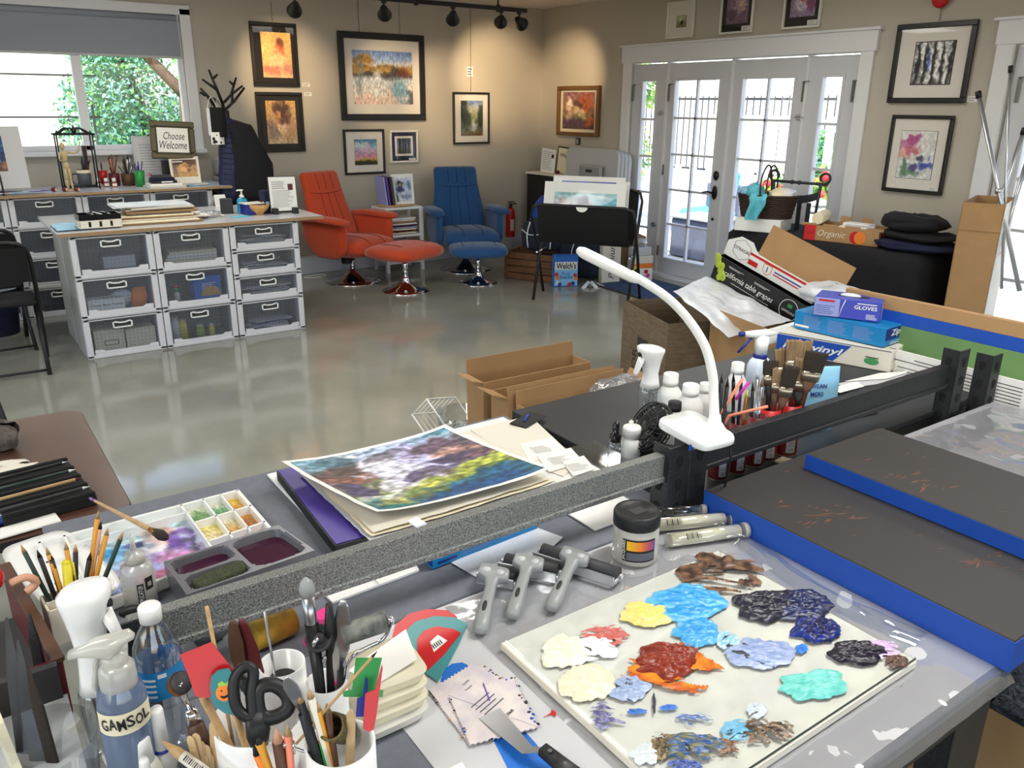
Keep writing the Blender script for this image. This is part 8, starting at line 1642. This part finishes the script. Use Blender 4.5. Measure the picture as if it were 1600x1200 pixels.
b=B('white_gloss'); ln=(Bq-A).length; b.loft([(A-d*.004,s,v,.006,.006,2.5),(A+d*ln*.08,s,v,.016,.0095,3),(A+d*ln*.3,s,v,.0225,.011,3.5),(A+d*ln*.65,s,v,.0245,.011,3.5),(A+d*ln*.9,s,v,.021,.0105,3),(Bq-d*.003,s,v,.011,.007,2.5),(Bq,s,v,.005,.003,2)],24); b.build('lamp_head',t)
b=B('paper_grey'); b.loft([(A+d*ln*.12-v*.0098,s,d,.012,.001,2)]*1+[(A+d*ln*.12-v*.0102,s,v,.012,.0008,4),(A+d*ln*.85-v*.0102,s,v,.015,.0008,4)],12); b.build('lamp_diffuser',t)
b=B('black'); b.tube([lq(.95,.8)-o,P(1142,708,1.02)-o,P(1136,745,.96)-o,P(1124,782,.9)-o,P(1100,799,.886)-o,P(1078,797,.886)-o],.0022,6,sub=4); b.build('power_cord',t)
# ---------------- on the dark bench ----------------
q=P(1012,652,ZD); mb=mistbottle(q,541,1022,'clear mist bottle with a white head on the dark bench',W(1015,630,.92,18),math.pi-.2)
def gesso(px,py,rpx,rows,label,m='white',capm='white'):
    q=P(px,py,ZD); r=W(px,py-20,.9,rpx); h=zat(rows[0],px,(q.x,q.y))-ZD; hn=zat(rows[1],px,(q.x,q.y))-ZD
    t=T('paint_bottle',label,'bottle',(q.x,q.y,ZD)); b=B(m); b.lathe([(r*.95,0),(r,.004),(r,hn*.66),(r*.93,hn*.78),(r*.6,hn*.96),(r*.55,hn)],28); b.build('bottle_body',t)
    b=B(capm); b.lathe([(r*.6,hn*.99),(r*.62,hn+(h-hn)*.4),(r*.6,hn+(h-hn)*.42),(r*.6,h*.985),(r*.55,h),(0,h)],24); b.build('bottle_cap',t)
gesso(1044,648,19,(583,601),'white gesso bottle next to the mist bottle'); gesso(1074,672,21,(600,616),'larger white gesso bottle behind the lamp base'); gesso(1098,655,15,(598,612),'white gesso bottle partly hidden by the lamp neck'); gesso(1146,640,16,(566,582),'white paint bottle beside the blue trigger sprayer'); gesso(1050,690,17,(627,640),'white jar with a black cap behind the fan','white','black')
q=P(985,714,ZD); r_=W(985,690,.9,15); t=T('pill_bottle','white bottle with a ribbed cap beside the small black sprayer','bottle',(q.x,q.y,ZD)); h=zat(666,984,(q.x,q.y))-ZD
b=B('white'); b.lathe([(r_,0),(r_,h*.6),(r_*.8,h*.66),(r_*.8,h*.7)],24); b.build('bottle_body',t); b=B('white'); b.lathe([(r_*.95,h*.68)]+[(r_*.95,h*.94),(r_*.88,h),(0,h)],30); b.build('bottle_cap',t)
b=B('white'); q2=P(1003,706,ZD); b.at((q2.x,q2.y+.02,ZD)); b.lathe([(r_,0),(r_,h*.6),(r_*.9,h*.66),(r_*.9,h*.9),(0,h*.92)],22); solo(b,'white_jar','white jar half hidden between the ribbed cap bottle and the fan','jar')
q=P(960,718,ZD); r_=W(960,700,.9,11); t=T('mini_sprayer','tiny clear bottle with a black spray top behind the rail','bottle',(q.x,q.y,ZD)); h=zat(659,962,(q.x,q.y))-ZD
b=B('clear'); b.lathe([(r_*.9,0),(r_,.003),(r_,h*.48),(r_*.6,h*.54)],22); b.build('bottle_body',t); b=B('black_gloss'); b.lathe([(r_*.85,h*.5),(r_*.85,h*.66),(r_*.5,h*.68),(r_*.5,h*.94),(r_*.35,h),(0,h)],20); b.build('spray_top',t)
# small black fan
q=P(1024,716,ZD); fc=Vector((q.x,q.y+.02,0)); fc.z=zat(668,1024,(fc.x,fc.y)); rr=W(1026,668,.95,40)
t=T('desk_fan','small black cage fan beside the desk lamp','fan',(fc.x,fc.y,ZD)); fz=fc.z-ZD; nn=Vector((-.78,.18,.5)).normalized(); X=nn.to_track_quat('Z','Y').to_matrix().to_4x4(); X.translation=(0,0,fz)
b=B('black'); b.X=X
for rad,z in ((1,0),(.98,.012),(.98,-.012),(.66,.02),(.35,.024),(.66,-.02)):b.tube([(rr*rad*math.cos(a),rr*rad*math.sin(a),z) for a in [i*math.pi/16 for i in range(32)]],.0018 if rad < .99 else .004,6,closed=True)
for i in range(26):
    a=i*2*math.pi/26
    for sg_ in (1,-1):b.tube([(rr*k*math.cos(a+.5*k),rr*k*math.sin(a+.5*k),sg_*z) for k,z in ((.15,.025),(.5,.023),(.8,.017),(1,.003))],.0013,4)
b.X=Matrix(); b.build('fan_cage',t)
b=B('charcoal'); b.X=X; b.lathe([(0,.026),(rr*.18,.024),(rr*.18,-.03),(0,-.032)],18)
for i in range(5):
    a=i*2*math.pi/5; b.grid(4,4,lambda u,v:(rr*(.2+.65*u)*math.cos(a+.7*v),rr*(.2+.65*u)*math.sin(a+.7*v),-.008+.016*v))
b.X=Matrix(); b.build('fan_blade',t)
b=B('black'); b.lathe([(.04,0),(.042,.006),(.012,.014)],24); b.tube([(0,0,.01),(.02,0,fz*.4),-nn*.03+Vector((0,0,fz))],.008,8); b.build('fan_stand',t)
# blue trigger sprayer
q=P(1181,618,ZD); r_=W(1181,585,.95,19); h=zat(557,1181,(q.x,q.y))-ZD; ht=zat(517,1185,(q.x,q.y))-ZD
t=T('trigger_sprayer','pale blue bottle with a white and navy trigger head among the brushes','bottle',(q.x,q.y,ZD)); b=B('blue_pale'); mk('pale_ice',(214,226,240),.4); b=B('pale_ice')
b.loft([((0,0,z),(1,0,0),(0,1,0),r_*k,r_*k*.8,3) for z,k in ((0,.95),(.004,1),(h*.3,1),(h*.34,.96),(h*.38,1),(h*.8,1),(h*.93,.8),(h,.5))],26); b.build('bottle_body',t)
dv=Vector((-RT.x*.9-.1,-RT.y*.9,0)).normalized(); sv=dv.cross(Vector((0,0,1)))
b=B('blue_dark'); b.lathe([(r_*.55,h*.97),(r_*.6,h*1.06),(r_*.5,h*1.1)],20); b.loft([(dv*r_*.9+Vector((0,0,ht*.9)),sv,dv,r_*.2,r_*.12,3),(dv*r_*1.35+Vector((0,0,ht*.8)),sv,dv,r_*.2,r_*.1,3),(dv*r_*1.9+Vector((0,0,ht*.68)),sv,dv,r_*.16,r_*.08,3)],14); b.cyl(dv*r_*1.5+Vector((0,0,ht*.96)),dv*r_*1.95+Vector((0,0,ht*.96)),r_*.2,n=14); b.build('trigger',t)
b=B('white_gloss'); b.loft([(-dv*r_*1.0+Vector((0,0,ht*.98)),sv,(0,0,1),r_*.3,r_*.16,3),(-dv*r_*.3+Vector((0,0,ht*.975)),sv,(0,0,1),r_*.4,r_*.3,3),(dv*r_*.5+Vector((0,0,ht*.96)),sv,(0,0,1),r_*.36,r_*.3,3),(dv*r_*1.5+Vector((0,0,ht*.96)),sv,(0,0,1),r_*.28,r_*.2,3)],18); b.loft([(Vector((0,0,h*1.06)),sv,dv,r_*.5,r_*.5,2.5),(Vector((0,0,ht*.95)),sv,dv,r_*.38,r_*.6,2.5)],16); b.build('spray_head',t)
# red tins full of brushes
TN=[((1132,752),15,668),((1160,742),15,660),((1188,731),15,650),((1208,722),17,628),((1240,714),18,602)]
tins=[]
for k,(bp,rp,top) in enumerate(TN):
    q=P(*bp,ZD); r_=W(bp[0],bp[1]-40,.93,rp); c=Vector((q.x,q.y+r_,ZD)); h=min(.125,zat(top,bp[0]+2,(c.x,c.y))-ZD); tins.append((c,r_,h)); fa=math.atan2(-c.y,-c.x)
    t=T('red_tin',['red tin closest to the desk lamp, behind the rail','second red tin from the desk lamp','middle red tin of the row behind the rail','red tin next to the last, with curved cut rim','last red tin of the row, nearest the pale blue bag'][k],'tin',c)
    b=B('red_dark' if k < 3 else 'red'); b.lathe([(0,.001),(r_,0),(r_,h),(r_-.001,h),(r_-.001,.002)],26); b.m('can_gold').lathe([(r_+.0006,0),(r_+.001,.003),(r_+.0006,.005)],26,caps=False); b.m('red'); wrap(b,r_+.0005,fa-1.5,fa+1.5,.006,.03,'red_dark'); wrap(b,r_+.0009,fa+.1,fa+.9,.012,.075,'paper_grey',6); wrap(b,r_+.0008,fa-.9,fa-.1,.04,.08,'green_dark',6); wrap(b,r_+.001,fa-.8,fa-.3,.045,.06,'green_leaf',5); wrap(b,r_+.0012,fa+.3,fa+.8,.012,.026,'white',5); b.m('ink')
    for i in range(5):wrap(b,r_+.0015,fa+.36+.08*i,fa+.39+.08*i,.014,.024,'ink',2)
    b.build('tin_body',t)
def flatbrush(k,tip,w_,m,label,ln=.045,hm='wood_dark',ferr='can_gold'):
    c,r_,h=tins[k]; tp=tipof(tip[0],tip[1],c); bs=Vector((c.x+(tp.x-c.x)*.2,c.y+(tp.y-c.y)*.2,ZD+.01)); d=(tp-bs).normalized(); s=d.cross(FWD).normalized(); n=s.cross(d); t=T('flat_brush',label,'brush',bs); e=tp-bs; L=e.length
    b=B(hm); b.loft([((0,0,0),s,n,.005,.004,2.5),(d*(L-ln-.05),s,n,.006,.005,2.5),(d*(L-ln-.02),s,n,w_*.9,.006,3)],14); b.build('brush_handle',t)
    b=B(ferr); b.loft([(d*(L-ln-.022),s,n,w_*.95,.0065,4),(d*(L-ln),s,n,w_,.006,4)],16); b.build('ferrule',t)
    b=B(m); r=random.Random(k*7+int(tip[0])); N=17; vs=[]
    for j,zz in enumerate((-.002,ln*.5,ln*.85,ln)):
        for i in range(N):
            x=-1+2*i/(N-1); f=1+.18*zz/ln; jag=(r.uniform(-.006,.002) if j == 3 else 0)
            for sd in (-1,1):vs.append(d*(L-ln+zz+jag)+s*(x*w_*f)+n*(sd*.006*(1-.75*(zz/ln))*(1-.3*x*x)))
    q_=lambda j,i,sd:(j*N+i)*2+sd
    b.add(vs,[(q_(j,i,sd),q_(j,i+1,sd),q_(j+1,i+1,sd),q_(j+1,i,sd)) for j in range(3) for i in range(N-1) for sd in (0,1)]+[(q_(3,i,0),q_(3,i+1,0),q_(3,i+1,1),q_(3,i,1)) for i in range(N-1)],True); b.build('bristle_tuft',t)
flatbrush(4,(1250,530),.026,'bristle','widest tan bristle brush standing highest in the red tins',.05); flatbrush(4,(1226,543),.02,'bristle','tan bristle brush beside the widest one',.045); flatbrush(4,(1278,548),.022,'bristle_dark','dark bristle brush leaning toward the vinyl box',.05); flatbrush(4,(1262,560),.024,'bristle','tan brush with a dark handle in front of the widest one',.055,'black')
flatbrush(3,(1205,562),.015,'bristle_dark','dark flat brush beside the trigger sprayer',.035,'black'); flatbrush(3,(1218,575),.013,'bristle','narrow pale bristle brush in the next to last tin',.035); flatbrush(3,(1238,572),.016,'bristle_dark','dark brown flat brush in the middle of the tins',.05)
for k,(ti,tip,r_,m,tm,lab,nm) in enumerate([(0,(1127,598),.004,'black','bristle_dark','black brush handle nearest the lamp neck','brush_handle'),(0,(1136,604),.0045,'black','black','thick black handle second from the lamp neck','brush'),(0,(1122,612),.005,'charcoal','black','charcoal handle right behind the lamp neck','brush'),(1,(1146,596),.004,'black_gloss','black','glossy black handle behind the coral straw','brush'),(1,(1158,600),.0035,'navy_cloth','blue_dark','navy brush handle beside the magenta one','brush'),(2,(1183,592),.005,'steel','grey_light','silver ferrule brush with a pale tip in the tins','brush'),(2,(1190,604),.0045,'steel','bristle','silver ferrule brush with a tan tip in the tins','brush'),(2,(1176,610),.0038,'black','bristle_dark','black brush between the silver ones','brush'),(3,(1196,612),.004,'wood_dark','bristle_dark','dark wooden brush in the next to last tin','brush'),(1,(1166,622),.004,'brass','yellow','brass coloured brush below the magenta handle','brush'),(0,(1112,640),.003,'brass','bristle_dark','thin brass brush beside the lamp base','brush')]):
    c,rr_,h=tins[ti]; tp=tipof(tip[0],tip[1],c); bs=Vector((c.x+(tp.x-c.x)*.25,c.y+(tp.y-c.y)*.25,ZD+.01)); pen(bs,tp,r_,m,True,tm,.02,'paint_brush',lab,'brush',n=10)
c=tins[0][0]; b=B('coral'); b.tube([tipof(1112,664,c),tipof(1130,640,c),tipof(1160,592,c)],.0034,8); solo(b,'drinking_straw','straight coral drinking straw among the brushes','straw')
b=B('coral'); b.tube([tipof(1128,668,c),tipof(1138,652,c),tipof(1146,648,c),tipof(1200,635,c)],.0034,8,sub=2); solo(b,'drinking_straw','bent coral drinking straw resting over the black rail','straw')
b=B('magenta'); b.tube([tipof(1150,624,c),tipof(1170,597,c)],.0034,8); solo(b,'drinking_straw','magenta straw tip among the brushes','straw')
# pale blue pouch
q=P(1282,672,ZD); bw=W(1282,640,.93,30); bh=zat(572,1288,(q.x,q.y+.03))-ZD
t=T('snack_pouch','pale blue pouch with navy lettering beside the red tins','pouch',(q.x,q.y+.02,ZD),-.5)
b=B('blue_lite'); b.loft([((0,0,z),(1,0,0),(0,1,0),bw*a_,d_,3) for z,a_,d_ in ((0,.85,.024),(.006,.92,.026),(bh*.4,.98,.024),(bh*.75,1.0,.014),(bh*.92,1.0,.005),(bh,.98,.002))],28); b.build('pouch_body',t)
b=B('blue_dark'); b.text('AVEAN',frame((-bw*.25,-.0165,bh*.72),(1,0,0),(0,.1,1)),width=bw*.95,bold=.02); b.text('MERS',frame((-bw*.3,-.0205,bh*.6),(1,0,0),(0,.1,1)),width=bw*.7,bold=.02); b.tube([(-bw*.3+bw*.55*math.cos(a),-.0245,bh*.25+bw*.55*math.sin(a)) for a in [i*math.pi/16 for i in range(17)]],.0012,5); b.build('pouch_print',t)
b=B('orange'); b.ball((-bw*.1,0,bh+.004),(.012,.008,.008)); b.build('pouch_clip',t)
# boxes stacked at the end of the dark bench
x=Vector((.29,-.96,0)).normalized(); Cn=P(1390,583,ZD)
def w_vin(b,L,D,H):
    b.m('blue_tape'); b.X=frame((0,-.0006,0),(1,0,0),(0,0,1)); b.prism([(.0,.004),(L*.52,.004),(L*.66,H-.003),(0,H-.003)],-.0003,.0003); b.X=Matrix(); b.m('white').text('polyvinyl',frame((L*.33,-.0014,H*.52),(1,0,0),(0,0,1)),width=L*.54,height=H*.45,bold=.02,shear=.3); b.m('green_leaf').X=frame((L*.84,-.0008,H*.4),(1,.0,.0),(0,0,1)); b.prism([(.022*math.cos(a),.011*math.sin(a)) for a in [i*math.pi/8 for i in range(16)]],0,.0004); b.m('bark').box((.0,.012,0),(.04,.003,.0008)); b.X=Matrix()
    b.m('blue_dark').text('polyvinyl',frame((L+.0006,D*.5,H*.58),(0,1,0),(0,0,1)),width=D*.75,height=H*.3,shear=.3); b.m('green').text('Films',frame((L+.0006,D*.4,H*.22),(0,1,0),(0,0,1)),width=D*.3,height=H*.24,shear=.3,bold=.01); b.m('grey_ink').box((L*.5,D*.02,H+.0006),(L*.98,.006,.001))
bagbox('film_box','long cream film box with a blue band and green leaf, lowest of the boxes',Cn-x*.36+Vector((0,0,.001)),(x.x,x.y),.36,.13,.064,'offwhite',w_vin,0)
zc=ZD+.067; C2=P(1380,544,zc+.0); xz=Vector((.1,-.99,0)).normalized()
bagbox('storage_bag_box','sky blue storage bag box between the film box and the glove box',C2-xz*.31+Vector((0,0,.0015)),(xz.x,xz.y),.31,.19,.06,'blue_box',w_zip,0)
zg=zc+.0625; C3=P(1373,505,zg); xg=Vector((.42,-.91,0)).normalized()
def w_glv(b,L,D,H):
    b.m('blue_pale').quad(frame((L*.2,-.0005,H*.5),(1,0,0),(0,0,1)),L*.38,H*.94); b.m('white').text('GLOVES',frame((L*.78,-.0009,H*.66),(1,0,0),(0,0,1)),width=L*.34,height=H*.2,bold=.02); b.lines(frame((L*.8,-.0009,H*.85),(1,0,0),(0,0,1)),L*.3,H*.07,1,.7); b.lines(frame((L*.88,-.0009,H*.22),(1,0,0),(0,0,1)),L*.16,H*.28,4,.4,2,.2); b.m('red').text('SAFEGUARD',frame((L*.2,-.0009,H*.82),(1,0,0),(0,0,1)),width=L*.24,bold=.02) if False else b.m('red').quad(frame((L*.19,-.0009,H*.83),(1,0,0),(0,0,1)),L*.24,H*.1); b.m('blue_dark').lines(frame((L*.18,-.0009,H*.35),(1,0,0),(0,0,1)),L*.3,H*.5,5,.25); b.m('white'); b.tube([(L*.4,-.0008,0.004),(L*.425,-.0008,H*.5),(L*.47,-.0008,H*.97)],.0015,4)
    b.m('blue_pale').quad(frame((L+.0005,D*.35,H*.5),(0,1,0),(0,0,1)),D*.4,H*.94); b.m('white').text('GLOVES',frame((L+.0009,D*.72,H*.78),(0,1,0),(0,0,1)),width=D*.5,height=H*.16,bold=.02); b.m('black'); b.X=T4((L*.55,D*.5,H)); b.prism([(L*.25*math.cos(a),D*.16*math.sin(a)) for a in [i*math.pi/9 for i in range(18)]],0,.0008); b.X=Matrix(); b.m('sheer_white').ball((L*.5,D*.5,H+.002),(L*.16,D*.1,.008))
bagbox('glove_box','purple blue GLOVES box on top of the sky blue box',C3-xg*.2+Vector((0,0,.0015)),(xg.x,xg.y),.2,.11,.062,'blue_glove',w_glv,0)
for k,(px,m,lab) in enumerate([([(1305,600),(1360,590),(1420,583),(1400,596),(1330,606)],'paper_grey','grey paper sheet in front of the film box'),([(1320,596),(1375,583),(1425,580),(1385,592)],'paper','curled pale sheet over the grey paper by the film box'),([(1354,622),(1372,620),(1381,631)],'white','white paper corner lying on the dark bench below the rail'),([(1300,606),(1340,596),(1350,604),(1312,614)],'white','small white slip beside the pale blue pouch')]):flat(px,ZD+.001+.003*k,.0006,m,'paper_sheet',lab,'paper')
flat([(1322,642),(1352,641),(1372,646),(1345,652)],ZD+.001,.0015,'black_gloss','black_card','small glossy black card lying on the dark bench','card'); flat([(1210,722),(1222,716),(1244,720),(1232,728)],ZD+.001,.004,'cream','string_scrap','scrap of pale string at the foot of the last red tin','string')
# printed white board and the green taped panel behind the far rack post
b=B('paper'); b.box((2.36,1.12,.905),(.006,.42,.08)); b.m('ink'); b.lines(frame((2.3565,1.12,.9),(0,1,0),(0,0,-1)),.38,.06,6,.22,9,.35); solo(b,'printed_board','white board with upside down black print behind the far rack post','board')
t=T('taped_canvas','long green panel with a blue tape stripe and brown top edge','panel',(2.44,.95,0))
def strip(m,z0,z1,nm,dx):b=B(m); b.box((dx,0,(z0+z1)/2),(.02+.003*(dx == 0),1.2,z1-z0),.001); b.build(nm,t)
strip('card',1.043,1.085,'canvas_edge',0); strip('blue_tape',1.003,1.043,'tape_stripe',0)
mk('green_panel',(112,150,92),.5,var=(6,.2)); strip('green_panel',.893,1.003,'green_face',0); b=B('white'); b.box((-.03,0,.845),(.08,1.25,.09),.002); b.build('white_tray',t); t.rotation_euler.z=.0
# ---------------- below the bench at the corner ----------------
b=B('green_lime'); q=P(1452,1165,.72); b.X=T4((q.x,q.y+.04,.6),(0,.05,.62)); b.m('card_dark')
for k in range(4):b.m('card_dark' if k < 3 else 'green_lime'); b.box((0,.02-.006*k,.06),(.12,.005,.24))
b.m('ink').lines(frame((0,-.0008,.1),(1,0,0),(0,0,1)),.07,.06,4,.25,3); b.X=Matrix(); solo(b,'green_carton','green printed carton standing under the bench beside the legs','box')
bpy.data.objects['green_carton'].location.z=.0
mk('crinkle',(110,116,126),.3,var=(40,.5),bump=(60,.9)); b=B('crinkle'); b.grid(20,20,lambda u,v:(1.46+.5*u,.2+.5*v,.60+.012*nz(u*3,v*3,3,301))); b.grid(4,4,lambda u,v:(1.46+.5*u,.2+.5*v,.585)); solo(b,'foil_sheet','crinkled grey foil sheet on a carton under the blue edged boards','sheet')
carton('shelf_carton','brown carton under the crinkled foil sheet',(1.72,.47,.31),(.46,.46,.27),.05,'card')
for k,(m,z,lab) in enumerate((('green',.32,'green folder under the bench, below the others'),('magenta',.345,'magenta folder under the bench'),('green_lime',.37,'lime folder on top of the magenta one under the bench'))):
    b=B(m); b.at((1.36+.03*k,.2,z-.02),(0,.1,.3-.2*k)); b.box((0,0,0),(.25,.2,.015),.002); solo(b,'folder',lab,'folder')
bpy.data.objects['folder'].name='folder'
